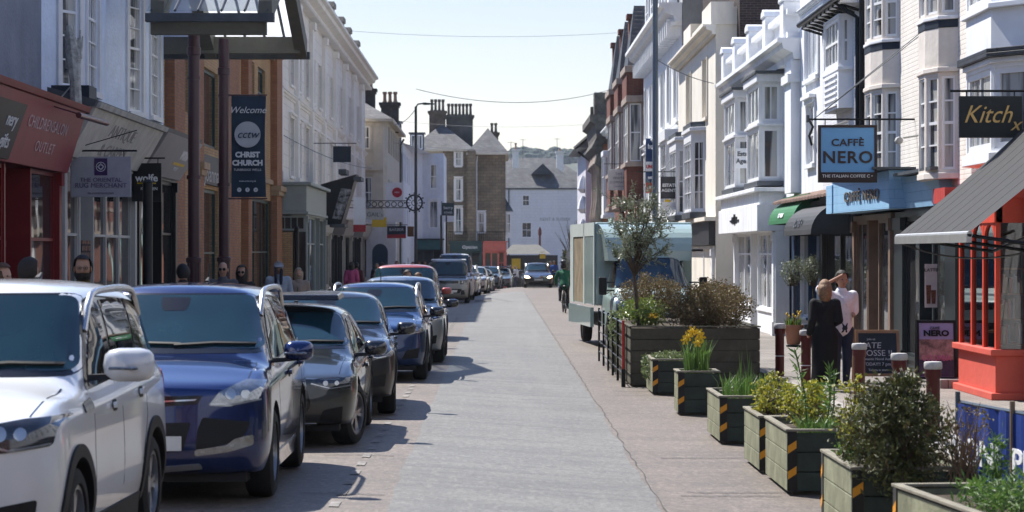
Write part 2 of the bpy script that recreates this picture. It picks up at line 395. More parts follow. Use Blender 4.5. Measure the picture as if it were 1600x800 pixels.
# ================================================================ SETTING
ASPH = M('asphalt', (.205,.18,.16), .75, var=.22, vs=1.3, bump=.9, bs=90, grime=.0)
def road_mat(name, c1, c2, spk=.6):
    m = bpy.data.materials.new(name); m.use_nodes = True; nt = m.node_tree; L = nt.links; p = nt.nodes['Principled BSDF']
    p.inputs['Roughness'].default_value = .62; p.inputs['Specular IOR Level'].default_value = .6
    tc = node(nt, 'ShaderNodeTexCoord'); 
    def nz(sc, det, scale=(1,1,1), rough=.6):
        mp = node(nt, 'ShaderNodeMapping'); mp.inputs['Scale'].default_value = scale; L.new(tc.outputs['Object'], mp.inputs[0])
        n = node(nt, 'ShaderNodeTexNoise'); n.inputs['Scale'].default_value = sc; n.inputs['Detail'].default_value = det; n.inputs['Roughness'].default_value = rough; L.new(mp.outputs[0], n.inputs['Vector']); return n.outputs['Fac']
    def mr(s, a, b, c, d):
        n = node(nt, 'ShaderNodeMapRange'); L.new(s, n.inputs[0])
        for i, v in enumerate((a,b,c,d)): n.inputs[1+i].default_value = v
        return n.outputs[0]
    def mix(f, a, b):
        x = node(nt, 'ShaderNodeMix', data_type='RGBA')
        if hasattr(f, 'links'): L.new(f, x.inputs[0])
        else: x.inputs[0].default_value = f
        for i, v in ((6,a),(7,b)):
            if hasattr(v, 'links'): L.new(v, x.inputs[i])
            else: x.inputs[i].default_value = (*v, 1)
        return x.outputs[2]
    col = mix(mr(nz(.5, 5), .35, .65, 0, 1), c1, c2)
    col = mix(mr(nz(1.2, 6, (.14,2.2,1)), .46, .66, 0, .5), col, tuple(c*.55 for c in c1))      # cross streaks
    col = mix(mr(nz(.9, 5, (2.2,.12,1)), .52, .74, 0, .35), col, tuple(c*1.25 for c in c2))     # wheel wear
    col = mix(mr(nz(22, 3, (1,.5,1), .8), .5, .6, 0, spk), col, tuple(c*.45 for c in c1))      # aggregate
    col = mix(mr(nz(13, 3, (1,.4,1), .8), .54, .62, 0, spk*.7), col, tuple(min(c*1.6,.6) for c in c2))
    v = node(nt, 'ShaderNodeTexVoronoi', feature='DISTANCE_TO_EDGE'); mp = node(nt, 'ShaderNodeMapping'); mp.inputs['Scale'].default_value = (.35,.16,1)
    wn = node(nt, 'ShaderNodeTexNoise'); wn.inputs['Scale'].default_value = 1.5; wn.inputs['Detail'].default_value = 5; L.new(tc.outputs['Object'], wn.inputs['Vector'])
    ad = node(nt, 'ShaderNodeVectorMath', operation='ADD'); L.new(tc.outputs['Object'], ad.inputs[0]); L.new(wn.outputs['Color'], ad.inputs[1])
    L.new(ad.outputs[0], mp.inputs[0]); L.new(mp.outputs[0], v.inputs['Vector'])
    col = mix(mr(v.outputs['Distance'], .0, .012, .75, 0), col, (.03,.028,.026))
    L.new(col, p.inputs['Base Color'])
    bp = node(nt, 'ShaderNodeBump'); bp.inputs['Strength'].default_value = .5; bp.inputs['Distance'].default_value = .01
    L.new(nz(45, 3), bp.inputs['Height']); L.new(bp.outputs[0], p.inputs['Normal'])
    return m
ASPH = road_mat('worn_tarmac', (.108,.086,.067), (.148,.118,.093))
STRIP = road_mat('resurfaced_strip', (.11,.106,.095), (.15,.145,.13), spk=.5)
PAVE = M('paving', (.2,.17,.15), .8, var=.25, vs=.8, brick=(.2,.1,(.23,.2,.17),(.1,.09,.08),.006), bump=.4)
def pave_mat():
    m = bpy.data.materials.new('block_paving'); m.use_nodes = True; nt = m.node_tree; L = nt.links; p = nt.nodes['Principled BSDF']; p.inputs['Roughness'].default_value = .8
    tc = node(nt, 'ShaderNodeTexCoord'); br = node(nt, 'ShaderNodeTexBrick'); L.new(tc.outputs['Object'], br.inputs['Vector'])
    br.inputs['Scale'].default_value = 1; br.inputs['Brick Width'].default_value = .22; br.inputs['Row Height'].default_value = .11; br.inputs['Mortar Size'].default_value = .007
    br.inputs['Color1'].default_value = (.24,.215,.19,1); br.inputs['Color2'].default_value = (.2,.175,.155,1); br.inputs['Mortar'].default_value = (.09,.08,.07,1)
    n = node(nt, 'ShaderNodeTexNoise'); n.inputs['Scale'].default_value = .9; n.inputs['Detail'].default_value = 7; L.new(tc.outputs['Object'], n.inputs['Vector'])
    r = node(nt, 'ShaderNodeMapRange'); r.inputs[1].default_value = .3; r.inputs[2].default_value = .7; r.inputs[3].default_value = .65; r.inputs[4].default_value = 1.15; L.new(n.outputs['Fac'], r.inputs[0])
    x = node(nt, 'ShaderNodeVectorMath', operation='SCALE'); L.new(br.outputs['Color'], x.inputs[0]); L.new(r.outputs[0], x.inputs['Scale']); L.new(x.outputs[0], p.inputs['Base Color'])
    return m
PAVE = pave_mat()
KERB = M('kerb_stone', (.33,.31,.28), .8, var=.3, vs=2, bump=.3, brick=(.9,3,(.28,.26,.24),(.1,.1,.1),.01))
def interp(t, y):
    if y <= t[0][0]: return t[0][1]
    for (a, b), (c, d) in zip(t, t[1:]):
        if y <= c: return b+(d-b)*(y-a)/(c-a)
    return t[-1][1]
LK = [(0,-4.4),(105,-4.3),(125,-3.6),(150,-2.2),(200,.6),(240,4)]
RK = [(0,4.6),(120,4.6),(160,5.6),(200,8.5),(240,14)]
def sheet(name, xl, xr, ys, zo, mat, jit=0, kind=True, side=None):
    mb = MB(); rnd = random.Random(3)
    pts = [(xl(y)+rnd.uniform(-jit,jit), xr(y)+rnd.uniform(-jit,jit), y) for y in ys]
    for (a,b,y),(c,d,y2) in zip(pts, pts[1:]):
        n = 44
        for k in range(n):
            p, q, r_, s_ = a+(b-a)*k/n, a+(b-a)*(k+1)/n, c+(d-c)*(k+1)/n, c+(d-c)*k/n
            mb.quad((p,y,gxy(p,y)+zo),(q,y,gxy(q,y)+zo),(r_,y2,gxy(r_,y2)+zo),(s_,y2,gxy(s_,y2)+zo))
    o = obj(name, mb, mat); struct(o); return o
# ground sheet to the horizon, with far hills
def gz_full(y):
    if y < 320: return gz(y)
    return gz(300)+ 58*min(1, max(0, (y-600)/750))**1.3
ys = [-60,0,40,80,120,140,150,155,160,165,170,180,190,200,220,240,260,300,400,600,700,800,900,1000,1100,1200,1300,1400,1700,2500]
g = MB()
for y, y2 in zip(ys, ys[1:]):
    for x, x2 in ((-900,-60),(-60,60),(60,900)):
        g.quad((x,y,gz_full(y)-.45),(x2,y,gz_full(y)-.45),(x2,y2,gz_full(y2)-.45),(x,y2,gz_full(y2)-.45))
struct(obj('ground', g, M('ground_earth', (.09,.1,.07), .9, var=.3, vs=.02)))
yf = [-20]+[5+i*5 for i in range(53)]
sheet('road', lambda y: interp(LK,y)-.02, lambda y: interp(RK,y)+.02, yf, .004, ASPH)
SL = [(0,-.76),(20,-.85),(60,-.85),(150,-1.1)]; SR = [(0,1.42),(20,1.4),(60,1.5),(150,1.67)]
sheet('resurfaced_strip', lambda y: interp(SL,y), lambda y: interp(SR,y), [-5+i*.8 for i in range(178)], .008, STRIP, jit=.025)
# bitumen seams along the strip
sm = MB(); rnd = random.Random(5)
for T in (SR,):
    pts = [(interp(T,y)+.03+rnd.uniform(-.02,.02), y) for y in [14+i*.5 for i in range(250)]]
    for (a,y),(b,y2) in zip(pts, pts[1:]):
        w_ = .003+.008*rnd.random(); sm.quad(*[(X_,Y_,gxy(X_,Y_)+.0125) for X_,Y_ in ((a,y),(a+w_,y),(b+w_,y2),(b,y2))])
for i in range(14):
    y = rnd.uniform(18, 60); x0 = rnd.choice([rnd.uniform(1.5,2.0), rnd.uniform(-2,-1.6)]); x1 = x0+(.9 if x0 > 0 else .7); n = 12
    for k in range(n):
        a = x0+(x1-x0)*k/n; b = x0+(x1-x0)*(k+1)/n; dy = .02*math.sin(k*1.7+i)
        sm.quad(*[(X_,Y_,gxy(X_,Y_)+.0125) for X_,Y_ in ((a,y+dy),(b,y+dy),(b,y+dy+.03),(a,y+dy+.03))])
struct(obj('road_seam', sm, M('bitumen', (.04,.038,.036), .7)))
dm = MB()
for i in range(70):
    y = 16+i*.95
    dm.quad(*[(X_,Y_,gxy(X_,Y_)+.011) for X_,Y_ in ((-1.3,y),(-1.22,y),(-1.22,y+.42),(-1.3,y+.42))])
struct(obj('parking_bay_line', dm, M('worn_road_paint', (.24,.225,.21), .8, var=.35, vs=9)))
# utility cover on road
cv = MB(); cv.quad(*[(X_,Y_,gxy(X_,Y_)+.015) for X_,Y_ in ((-.95,112),(-.15,112),(-.15,118),(-.95,118))]); struct(obj('road_patch', cv, M('patch_tarmac', (.09,.083,.077), .8)))
def pavement(name, inner, outer, z, ys):
    mb = MB()
    for y, y2 in zip(ys, ys[1:]):
        a, b, c, d = inner(y), outer(y), inner(y2), outer(y2)
        mb.quad((a,y,gxy(a,y)+z),(b,y,gxy(b,y)+z),(d,y2,gxy(d,y2)+z),(c,y2,gxy(c,y2)+z))
    struct(obj(name, mb, PAVE))
def kerb(xf_, z, ys, sg):
    mb = MB()
    for y, y2 in zip(ys, ys[1:]):
        a, b = xf_(y), xf_(y2)
        mb.hexa([(a,y,gxy(a,y)-.1),(a+sg*.15,y,gxy(a,y)-.1),(b+sg*.15,y2,gxy(b,y2)-.1),(b,y2,gxy(b,y2)-.1),
                 (a,y,gxy(a,y)+z+.003),(a+sg*.15,y,gxy(a,y)+z+.003),(b+sg*.15,y2,gxy(b,y2)+z+.003),(b,y2,gxy(b,y2)+z+.003)])
    struct(obj('kerb', mb, KERB))
kerb(lambda y: interp(LK,y), .13, yf, -1); kerb(lambda y: interp(RK,y), .12, yf, 1)
pavement('pavement_left', lambda y: interp(LK,y)-.15, lambda y: -14, .13, yf)
pavement('pavement_right', lambda y: interp(RK,y)+.15, lambda y: 22, .12, yf)

# ================================================================ generic pieces
def prof(mb, fr, a0, a1, poly, mi=0):     # (d,z) profile extruded along a
    n = len(poly)
    vs = [fr(a0,d,z) for d,z in poly]+[fr(a1,d,z) for d,z in poly]
    mb.add(vs, [tuple(range(n)), tuple(range(2*n-1,n-1,-1))]+[(i,(i+1)%n,n+(i+1)%n,n+i) for i in range(n)], mi); return mb
def shell(mb, side, xf, y0, y1, depth, z0, z1, e=.004, back=True, top=True):
    xb = xf+side*depth
    mb.quad((xf+side*e,y0+e,z0),(xb,y0+e,z0),(xb,y0+e,z1),(xf+side*e,y0+e,z1)); mb.quad((xf+side*e,y1-e,z0),(xb,y1-e,z0),(xb,y1-e,z1),(xf+side*e,y1-e,z1))
    mb.quad((xb,y0,z0),(xb,y1,z0),(xb,y1,z1),(xb,y0,z1))
    if top: mb.quad((xf+side*.01,y0,z1-.01),(xb,y0,z1-.01),(xb,y1,z1-.01),(xf+side*.01,y1,z1-.01))
def cornice(parent, fr, a0, a1, z, h=.35, d=.35, mat=None, name='cornice', dent=False):
    mb = MB(); prof(mb, fr, a0, a1, [(.003,z),(d*.3,z),(d*.35,z+h*.3),(d*.75,z+h*.5),(d*.8,z+h*.75),(d,z+h*.8),(d,z+h),(.003,z+h)])
    if dent:
        n = int((a1-a0)/.35)
        for i in range(n):
            a = a0+(i+.3)*(a1-a0)/n; mb.fb(fr,a,a+.14,z-.14,z-.002,.003,d*.5)
    return obj(name, mb, mat, parent)
def shop(parent, fr, a0, a1, z0, zt, n=3, fm=None, stall=.55, doors=(), gm=None, pil=.22, transom=None, rec=.12, sm=None, curtain=None):
    fm = fm or WHITEC; gm = gm or SHOPG
    for a in (a0, a1-pil):
        p = MB(); p.fb(fr,a,a+pil,z0,zt,-.3,.04); p.fb(fr,a-.02,a+pil+.02,z0,z0+.35,-.02,.07); p.fb(fr,a-.02,a+pil+.02,zt-.22,zt,-.02,.08)
        obj('pilaster', p, fm, parent)
    b0, b1 = a0+pil, a1-pil; w = (b1-b0)/n
    for i in range(n):
        c0, c1 = b0+i*w, b0+(i+1)*w
        if i in doors:
            dd = -rec-.35
            f = MB(); f.fb(fr,c0,c0+.09,z0,zt,dd,-.02); f.fb(fr,c1-.09,c1,z0,zt,dd,-.02); f.fb(fr,c0+.09,c1-.09,z0,z0+.3,dd,dd+.06); f.fb(fr,c0+.09,c1-.09,z0+2.1,z0+2.2,dd,dd+.07); f.fb(fr,c0+.09,c1-.09,zt-.08,zt,dd,dd+.07)
            f.fb(fr,(c0+c1)/2-.03,(c0+c1)/2+.03,z0+.3,z0+2.1,dd,dd+.05)
            d_ = obj('door', f, fm, parent); q = MB(); q.fb(fr,c0+.08,c1-.08,z0+.28,zt-.04,dd+.012,dd+.02); obj('pane', q, gm, d_)
        else:
            s = MB(); s.fb(fr,c0,c1,z0,z0+stall,-rec-.05,-.02); s.fb(fr,c0-.01,c1+.01,z0+stall,z0+stall+.06,-rec-.05,.02); obj('stall_riser', s, sm or fm, parent)
            f = MB(); z2 = z0+stall+.062; f.fb(fr,c0,c0+.05,z2,zt,-rec,-rec+.07); f.fb(fr,c1-.05,c1,z2,zt,-rec,-rec+.07); f.fb(fr,c0+.05,c1-.05,zt-.07,zt,-rec,-rec+.07); f.fb(fr,c0+.05,c1-.05,z2,z2+.05,-rec,-rec+.07)
            if transom: f.fb(fr,c0+.05,c1-.05,z0+transom,z0+transom+.05,-rec,-rec+.06)
            d_ = obj('shop_window', f, fm, parent); q = MB(); q.fb(fr,c0+.03,c1-.03,z2+.02,zt-.04,-rec+.012,-rec+.02); obj('pane', q, gm, d_)
    h = MB(); h.fb(fr,a0,a1,zt,zt+.1,-.5,.02); h.fb(fr,a0,a1,z0,zt,-.9,-.8); obj('lintel', h, fm, parent)
def fascia(parent, fr, a0, a1, z0, z1, db, dt, mat, name='fascia', trim=None, roof=None):
    mb = MB(); prof(mb, fr, a0, a1, [(-.1,z0),(db,z0),(dt,z1),(-.1,z1)]); f = obj(name, mb, mat, parent, bev=.006)
    if trim:
        t = MB(); prof(t, fr, a0-.02, a1+.02, [(-.1,z1+.002),(dt+.06,z1+.002),(dt+.1,z1+.09),(-.1,z1+.16)]); obj('fascia_cornice', t, trim, parent)
    return f
def LF(fr, a, d0, d1, z0, z1):     # sloped frame lying on a leaning fascia (a along, y up the slope)
    def g(A, D, Z):
        t = (Z-z0)/(z1-z0); return fr(A, d0+(d1-d0)*t+D, Z)
    return g
def pots(parent, x0, x1, y, z, n, h=.7, r=.13, mat=None):
    for i in range(n):
        x = x0+(x1-x0)*(i+.5)/n
        p = MB(); p.lathe([(r*1.15,z),(r*1.15,z+.1),(r*.9,z+.14),(r*.75,z+h*.75),(r*1.1,z+h*.8),(r*1.05,z+h)], (x,y,0), 8); obj('chimney_pot', p, mat or TERRA, parent, smooth=True)
def chimney(parent, x0, x1, y0, y1, z0, z1, n, mat, h=.7, potmat=None):
    mb = MB(); mb.box(x0,x1,y0,y1,z0,z1-.3); mb.box(x0-.07,x1+.07,y0-.07,y1+.07,z1-.298,z1-.16); mb.box(x0-.13,x1+.13,y0-.13,y1+.13,z1-.158,z1)
    c = obj('chimney', mb, mat, parent); pots(c, x0+.05, x1-.05, (y0+y1)/2, z1, n, h, mat=potmat); return c
def pipe(parent, pts, r, mat, name='downpipe'):
    mb = MB(); mb.tube(pts, r, 8); return obj(name, mb, mat, parent, smooth=True)
def hip_roof(parent, x0, x1, y0, y1, z0, z1, ins, mat, e=.35, name='roof', eave=None):
    mb = MB(); ix = min(ins, (x1-x0)/2-.01); iy = min(ins, (y1-y0)/2-.01)
    a = [(x0-e,y0-e,z0),(x1+e,y0-e,z0),(x1+e,y1+e,z0),(x0-e,y1+e,z0)]; b = [(x0+ix,y0+iy,z1),(x1-ix,y0+iy,z1),(x1-ix,y1-iy,z1),(x0+ix,y1-iy,z1)]
    mb.add(a+b, [(0,1,5,4),(1,2,6,5),(2,3,7,6),(3,0,4,7),(4,5,6,7),(3,2,1,0)]); r = obj(name, mb, mat, parent)
    if eave:
        g_ = MB(); g_.box(x0-e-.05,x1+e+.05,y0-e-.05,y1+e+.05,z0-.16,z0-.004); obj('eaves', g_, eave, parent)
    return r
def plate_sign(name, label, cat, x0, x1, y, z0, z1, mat, frame=None, bar=None, group=None, lines=(), tmat=None, thick=.05, hang=.1, barmat=None):
    """board facing down the street, hung from a bracket bar that runs from X=bar[0] to X=bar[1]"""
    t = thing(name, label, cat, ((x0+x1)/2, y, z0), group)
    mb = MB(); mb.box(x0,x1,y,y+thick,z0,z1); obj('board', mb, mat, t, bev=.006)
    fr = CF(y)
    if frame:
        f, w = frame; m = MB(); m.fb(fr,x0-.001,x0+w,z0,z1,-thick-.01,.015); m.fb(fr,x1-w,x1+.001,z0,z1,-thick-.01,.015); m.fb(fr,x0+w,x1-w,z1-w,z1+.001,-thick-.01,.015); m.fb(fr,x0+w,x1-w,z0-.001,z0+w,-thick-.01,.015); obj('frame', m, f, t)
    if bar:
        b = MB(); zb = z1+hang; b.tube([(bar[0],y+thick/2,zb),(bar[1],y+thick/2,zb)], .018, 6)
        for x in (x0+.12*(x1-x0), x1-.12*(x1-x0)): b.tube([(x,y+thick/2,z1),(x,y+thick/2,zb)], .01, 6)
        if len(bar) > 2: b.tube([(bar[0],y+thick/2,zb),(bar[1],y+thick/2,zb+bar[2])], .008, 5)
        obj('bracket', b, barmat or BLACKM, t)
    for ln in lines: letters(t, fr, [ln], .003, tmat or WHITEC)
    return t

# ================================================================ LEFT SIDE
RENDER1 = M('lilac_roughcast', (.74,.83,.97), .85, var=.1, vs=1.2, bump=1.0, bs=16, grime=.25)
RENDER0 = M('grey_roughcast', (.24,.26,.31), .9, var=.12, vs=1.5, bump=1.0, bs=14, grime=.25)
SLB = -7.5
fl = SF(-1, SLB)
# --- grey roughcast building over the red shop
b0 = thing('roughcast_building', 'dark grey roughcast building end at the left edge above the red outlet shop', 'building', (-11,33,0))
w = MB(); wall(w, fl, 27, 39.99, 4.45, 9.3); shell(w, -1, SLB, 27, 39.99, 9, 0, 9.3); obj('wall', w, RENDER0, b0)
RED = M('dark_red_paint', (.2,.012,.014), .4, var=.12, grime=.2)
REDF = M('red_fascia', (.25,.035,.04), .45, var=.1, grime=.15)
shop(b0, SF(-1,-7.2), 27, 40.0, .17, 3.5, 6, RED, .6, doors=(4,), transom=2.2, gm=SHOPG)
fa = fascia(b0, SF(-1,-7.2), 27, 40.1, 3.5, 4.5, .12, .42, REDF, trim=RED)
frl = LF(SF(-1,-7.2), 0, .12, .42, 3.5, 4.5)
letters(fa, frl, [('CHILDRENSALON', .25, 37.3, 4.13, dict(wx=1.5,spacing=1.1)), ('OUTLET', .23, 37.5, 3.8, dict(wx=1.6,spacing=1.2))], .004, M('sign_pink', (.62,.42,.42), .5))
bp_ = MB(); prof(bp_, SF(-1,-7.18), 32.6, 34.7, [(.14,3.52),(.2,3.52),(.48,4.3),(.42,4.3)]); f2 = obj('black_panel', bp_, BLACKM, fa)
letters(f2, LF(SF(-1,-7.18),0,.2,.48,3.52,4.3), [('nery', .28, 34.0, 4.05,dict(wx=1.4)), ('gifts', .28, 34.0, 3.75,dict(wx=1.4))], .004, WHITEC)
# tube light over the fascia
tl = tag(obj('sign_light', MB().tube([(-6.35,36.9,4.28),(-6.35,39.6,4.3)], .045, 10).tube([(-7.0,37.3,4.5),(-6.35,37.3,4.3)], .012, 6).tube([(-7.0,39.2,4.5),(-6.35,39.2,4.32)], .012, 6), M('maroon_metal', (.11,.03,.035), .3, metal=.5), smooth=True), 'long maroon tube light held out over the red outlet sign', 'light fitting')
# --- lilac building with two oriel bays
b1 = thing('rendered_building', 'pale lilac roughcast building with two canted bays of white sash windows', 'building', (-10,47,0))
w = MB()
segs = [(-7.5,40.0),(-7.0,41.1),(-7.0,43.5),(-7.5,43.9),(-7.5,46.6),(-7.0,48.7),(-7.0,51.1),(-7.5,51.5),(-7.5,54.6)]
winq = {0:(.56,1.06,1), 1:(.35,1.5,2), 4:(1.15,1.85,1), 5:(.4,1.7,2)}
for i in range(8):
    g_, ln = GF(segs[i], segs[i+1], (-9.5,47))
    if i in winq:
        a0, a1, c = winq[i]; ops = [(a0,a1,4.98,7.5),(a0,a1,8.3,9.4)]
        wall(w, g_, 0, ln, 4.6, 9.6, ops, th=.12)
        for z0_, z1_ in ((4.98,7.5),(8.3,9.4)):
            window(b1, g_, a0, a1, z0_, z1_, c, 6, fw=.05, dep=.07, sill=WHITE, gm=GLASSC)
            for aa in (a0-.13, a1+.01):
                q = MB(); q.fb(g_, aa, aa+.12, z0_-.02, z1_+.1, .003, .045); obj('architrave', q, WHITE, b1)
    else: wall(w, g_, 0, ln, 4.6, 9.6)
w.quad((-7.5,40,9.6),(-16,40,9.6),(-16,54.6,9.6),(-7.5,54.6,9.6)); w.quad((-16,40,0),(-16,54.6,0),(-16,54.6,9.6),(-16,40,9.6)); w.quad((-7.5,40.01,0),(-16,40.01,0),(-16,40.01,9.6),(-7.5,40.01,9.6)); w.quad((-7.5,54.6,0),(-16,54.6,0),(-16,54.6,9.6),(-7.5,54.6,9.6))
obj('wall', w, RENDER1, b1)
# shopfront roof ledge
lm = MB(); prof(lm, SF(-1,-7.5), 40.15, 54.6, [(-.1,4.62),(.85,4.62),(.9,4.72),(-.1,4.98)]); obj('shopfront_roof', lm, LEAD, b1)
PALE = M('pale_shopfront', (.5,.49,.46), .5, var=.08, grime=.25)
shop(b1, SF(-1,-7.2), 40.3, 48.4, .17, 3.75, 5, PALE, .5, doors=(1,), transom=2.3)
fb_ = fascia(b1, SF(-1,-7.2), 40.35, 48.6, 3.8, 4.6, .1, .55, M('dirty_white_fascia', (.6,.58,.53), .6, var=.15, grime=.4), trim=M('stained_white', (.5,.49,.46), .7, grime=.6, var=.2))
letters(fb_, LF(SF(-1,-7.2),0,.1,.55,3.8,4.6), [('ANTIQUE', .3, 44.2, 4.33, dict(wx=2.2)), ('& CARPET', .3, 44.2, 4.0, dict(wx=2.2))], .004, M('faded_grey', (.36,.35,.34), .7))
GRYF = M('grey_fascia', (.3,.29,.29), .45, var=.05)
shop(b1, SF(-1,-7.2), 48.7, 54.5, .17, 3.75, 3, BLACKM, .7, doors=(1,), transom=2.4)
fc_ = fascia(b1, SF(-1,-7.2), 48.8, 54.5, 3.8, 4.62, .1, .62, GRYF, trim=None)
YEL = M('sign_yellow', (.75,.5,.03), .5)
g2 = LF(SF(-1,-7.2),0,.1,.62,3.8,4.62)
letters(fc_, g2, [('wolfe', .36, 52.9, 4.32, dict(wx=1.5, offset=.012)), ('KITCHEN', .1, 52.7, 4.0, dict(wx=1.5))], .004, WHITEC)
q = MB(); q.fb(g2,51.9,53.7,4.08,4.13,.003,.01); obj('yellow_line', q, YEL, fc_)
# hanging rug in window
rg = MB(); rg.fb(SF(-1,-7.2),42.6,43.5,1.0,2.4,-.09,-.07); tag(obj('hanging_rug', rg, M('rug', (.25,.1,.06), .95, var=.5, vs=7, brick=(.18,.12,(.4,.28,.2),(.08,.05,.05),.02))), 'red brown patterned rug hung inside the rug shop window', 'rug')
plate_sign('hanging_sign', 'grey hanging board reading The Oriental Rug Merchant with purple emblem', 'sign', -7.22,-6.2,41.2,3.13,3.82, M('rug_sign_grey', (.36,.36,.4), .5), bar=(-7.3,-6.1,.35), group='hanging shop signs',
  lines=[('THE ORIENTAL',.105,-6.71,3.42), ('RUG MERCHANT',.115,-6.71,3.325), ('the oriental rug merchant',.042,-6.71,3.2)], tmat=M('rug_text', (.14,.1,.2), .6))
def sign_of(x, y): return min((o for o in bpy.data.objects if o.name.startswith('hanging_sign')), key=lambda o: (o.location.x-x)**2+(o.location.y-y)**2)
e1 = MB(); e1.box(-6.82,-6.6,41.19,41.199,3.5,3.79); rs = obj('emblem', e1, M('emblem_purple', (.05,.02,.1), .5), sign_of(-6.7,41.2))
e2 = MB()
for r0, r1, n_ in ((.05,.06,4),(.03,.036,8),(.075,.083,12)):
    for k in range(n_):
        a, b = 2*math.pi*k/n_, 2*math.pi*(k+1)/n_
        e2.quad(*[( -6.71+r_*math.cos(t), 41.186, 3.645+r_*math.sin(t)) for r_, t in ((r0,a),(r1,a),(r1,b),(r0,b))])
obj('emblem_motif', e2, WHITEC, rs)
plate_sign('hanging_sign', 'black square board with white lettering and yellow line beside the black shopfront', 'sign', -7.2,-6.62,48,3.2,3.96, BLACKM, bar=(-7.3,-6.55), group='hanging shop signs',
  lines=[('wolfe',.2,-6.91,3.66,dict(offset=.005)), ('_______',.1,-6.91,3.6,dict(mat=YEL,offset=.01)), ('KITCHEN',.08,-6.86,3.45)], tmat=WHITEC)
# broken white tree-like ornament on the ledge
orn = MB(); rnd = random.Random(2)
orn.tube([(-6.85,39.6,4.5),(-6.87,39.6,5.0),(-6.9,39.6,5.4),(-6.97,39.6,5.9)], [.1,.09,.13,.05], 8)
for k in range(9):
    x = -6.99+.024*k; orn.tube([(x,39.6,5.2+.02*k),(x-.05+.012*k,39.6+rnd.uniform(-.03,.03),5.62+rnd.uniform(0,.35)*(1.3 if k in (3,4) else .6))], [.04,.012], 5)
orn.tube([(-6.95,39.6,4.9),(-7.3,39.6,4.5)], .012, 5)
tag(obj('broken_ornament', orn, M('flaking_white', (.5,.5,.46), .8, var=.4, vs=9), smooth=True), 'broken splintered white wooden ornament standing above the red fascia', 'ornament')
db = MB(); db.box(-7.5,-6.75,40.25,41.0,4.5,4.97); tag(obj('planter_trough', db, M('blue_black', (.02,.03,.045), .5)), 'dark blue box on the ledge beside the broken white ornament', 'box')

# --- yellow brick building
YB = M('yellow_brick', (.55,.35,.16), .85, var=.15, vs=.8, brick=(.225,.075,(.46,.27,.12),(.28,.2,.14),.009), bump=.3)
OB = M('orange_brick', (.42,.19,.09), .85, var=.15, vs=.8, brick=(.225,.075,(.34,.14,.065),(.22,.15,.11),.009), bump=.3)
STONEB = M('buff_stone', (.4,.28,.17), .8, var=.15, vs=2)
DG = M('dark_green_frame', (.012,.05,.045), .4)
b2 = thing('brick_building', 'yellow and orange brick shopping arcade building behind the maroon columns', 'building', (-11,69,0))
w = MB(); ops = [(61.3,65.6,4.95,7.0),(61.3,65.6,.5,3.85),(57,59.2,5.6,7.2),(73.1,75.5,6.6,8.1),(76.6,79.0,6.6,8.1),(74,81,.5,3.9)]
wall(w, fl, 54.7, 82.9, 0, 9.0, ops, .2); shell(w, -1, SLB, 54.7, 82.9, 9, 0, 9.0); obj('wall', w, YB, b2)
for a0,a1,z0,z1,c,r_ in ((61.3,65.6,4.95,7.0,2,1),(57,59.2,5.6,7.2,1,1),(73.1,75.5,6.6,8.1,2,2),(76.6,79.0,6.6,8.1,2,2),(61.3,65.6,.5,3.85,2,2),(74,81,.5,3.9,3,2)):
    window(b2, fl, a0,a1,z0,z1,c,r_, fw=.09, dep=.15, fm=DG, gm=SHOPG)
for a0, a1 in ((55.0,56.9),(59.6,60.6),(66.4,69.0),(71.5,72.6),(80.9,82.9)):
    p = MB(); p.fb(fl,a0,a1,.17,8.9,.004,.22); obj('pier', p, OB, b2)
    c = MB(); c.fb(fl,a0-.12,a1+.12,4.25,4.42,.004,.36); c.fb(fl,a0-.08,a1+.08,4.1,4.248,.004,.29); obj('pier_cap', c, STONEB, b2)
cornice(b2, fl, 54.7, 83.0, 8.6, .55, .5, STONEB)
q = MB(); q.fb(fl,54.7,82.9,4.45,4.6,.005,.1); obj('string_course', q, STONEB, b2)
sg = MB(); sg.fb(fl,60.7,66.3,3.95,4.7,.006,.12); s_ = obj('sign_panel', sg, M('charcoal_sign', (.03,.03,.035), .5), b2)
letters(s_, fl, [('Joanna', .62, 63.0, 4.2, dict(wx=2.0))], .125, M('sign_cream', (.5,.46,.42), .5))
# maroon columns with canopy
MAR = M('maroon_steel', (.05,.012,.02), .35, var=.15); 
BEAM = M('canopy_timber', (.15,.145,.115), .6, var=.15, vs=2, grime=.2)
cn = thing('glass_canopy', 'glass and timber gabled canopy on maroon columns over the pavement', 'canopy', (-6.5,47.8,.17))
for Y in (45.0, 50.0):
    p = MB(); p.lathe([(.11,0.17),(.11,5.85),(.13,5.86),(.13,6.0),(.11,6.01),(.11,6.6)], (-5.6,Y,0), 16)
    for k in range(12):
        t = 2*math.pi*k/12; p.tube([(-5.6+.11*math.cos(t),Y+.11*math.sin(t),.17),(-5.6+.11*math.cos(t),Y+.11*math.sin(t),2.0)], .02, 5)
    p.lathe([(.15,2.0),(.15,2.08),(.12,2.1)], (-5.6,Y,0), 16)
    p.lathe([(.135,3.55),(.135,3.62)], (-5.6,Y,0), 14); p.lathe([(.125,5.4),(.125,5.46)], (-5.6,Y,0), 14)
    obj('column', p, MAR, cn, smooth=True)
for Y, z, xl_ in ((44.0,6.12,-6.25),(51.6,6.4,-7.4)):
    p = MB(); p.box(xl_,-4.15,Y-.12,Y+.12,z+.03,z+.38); obj('beam', p, BEAM, cn)
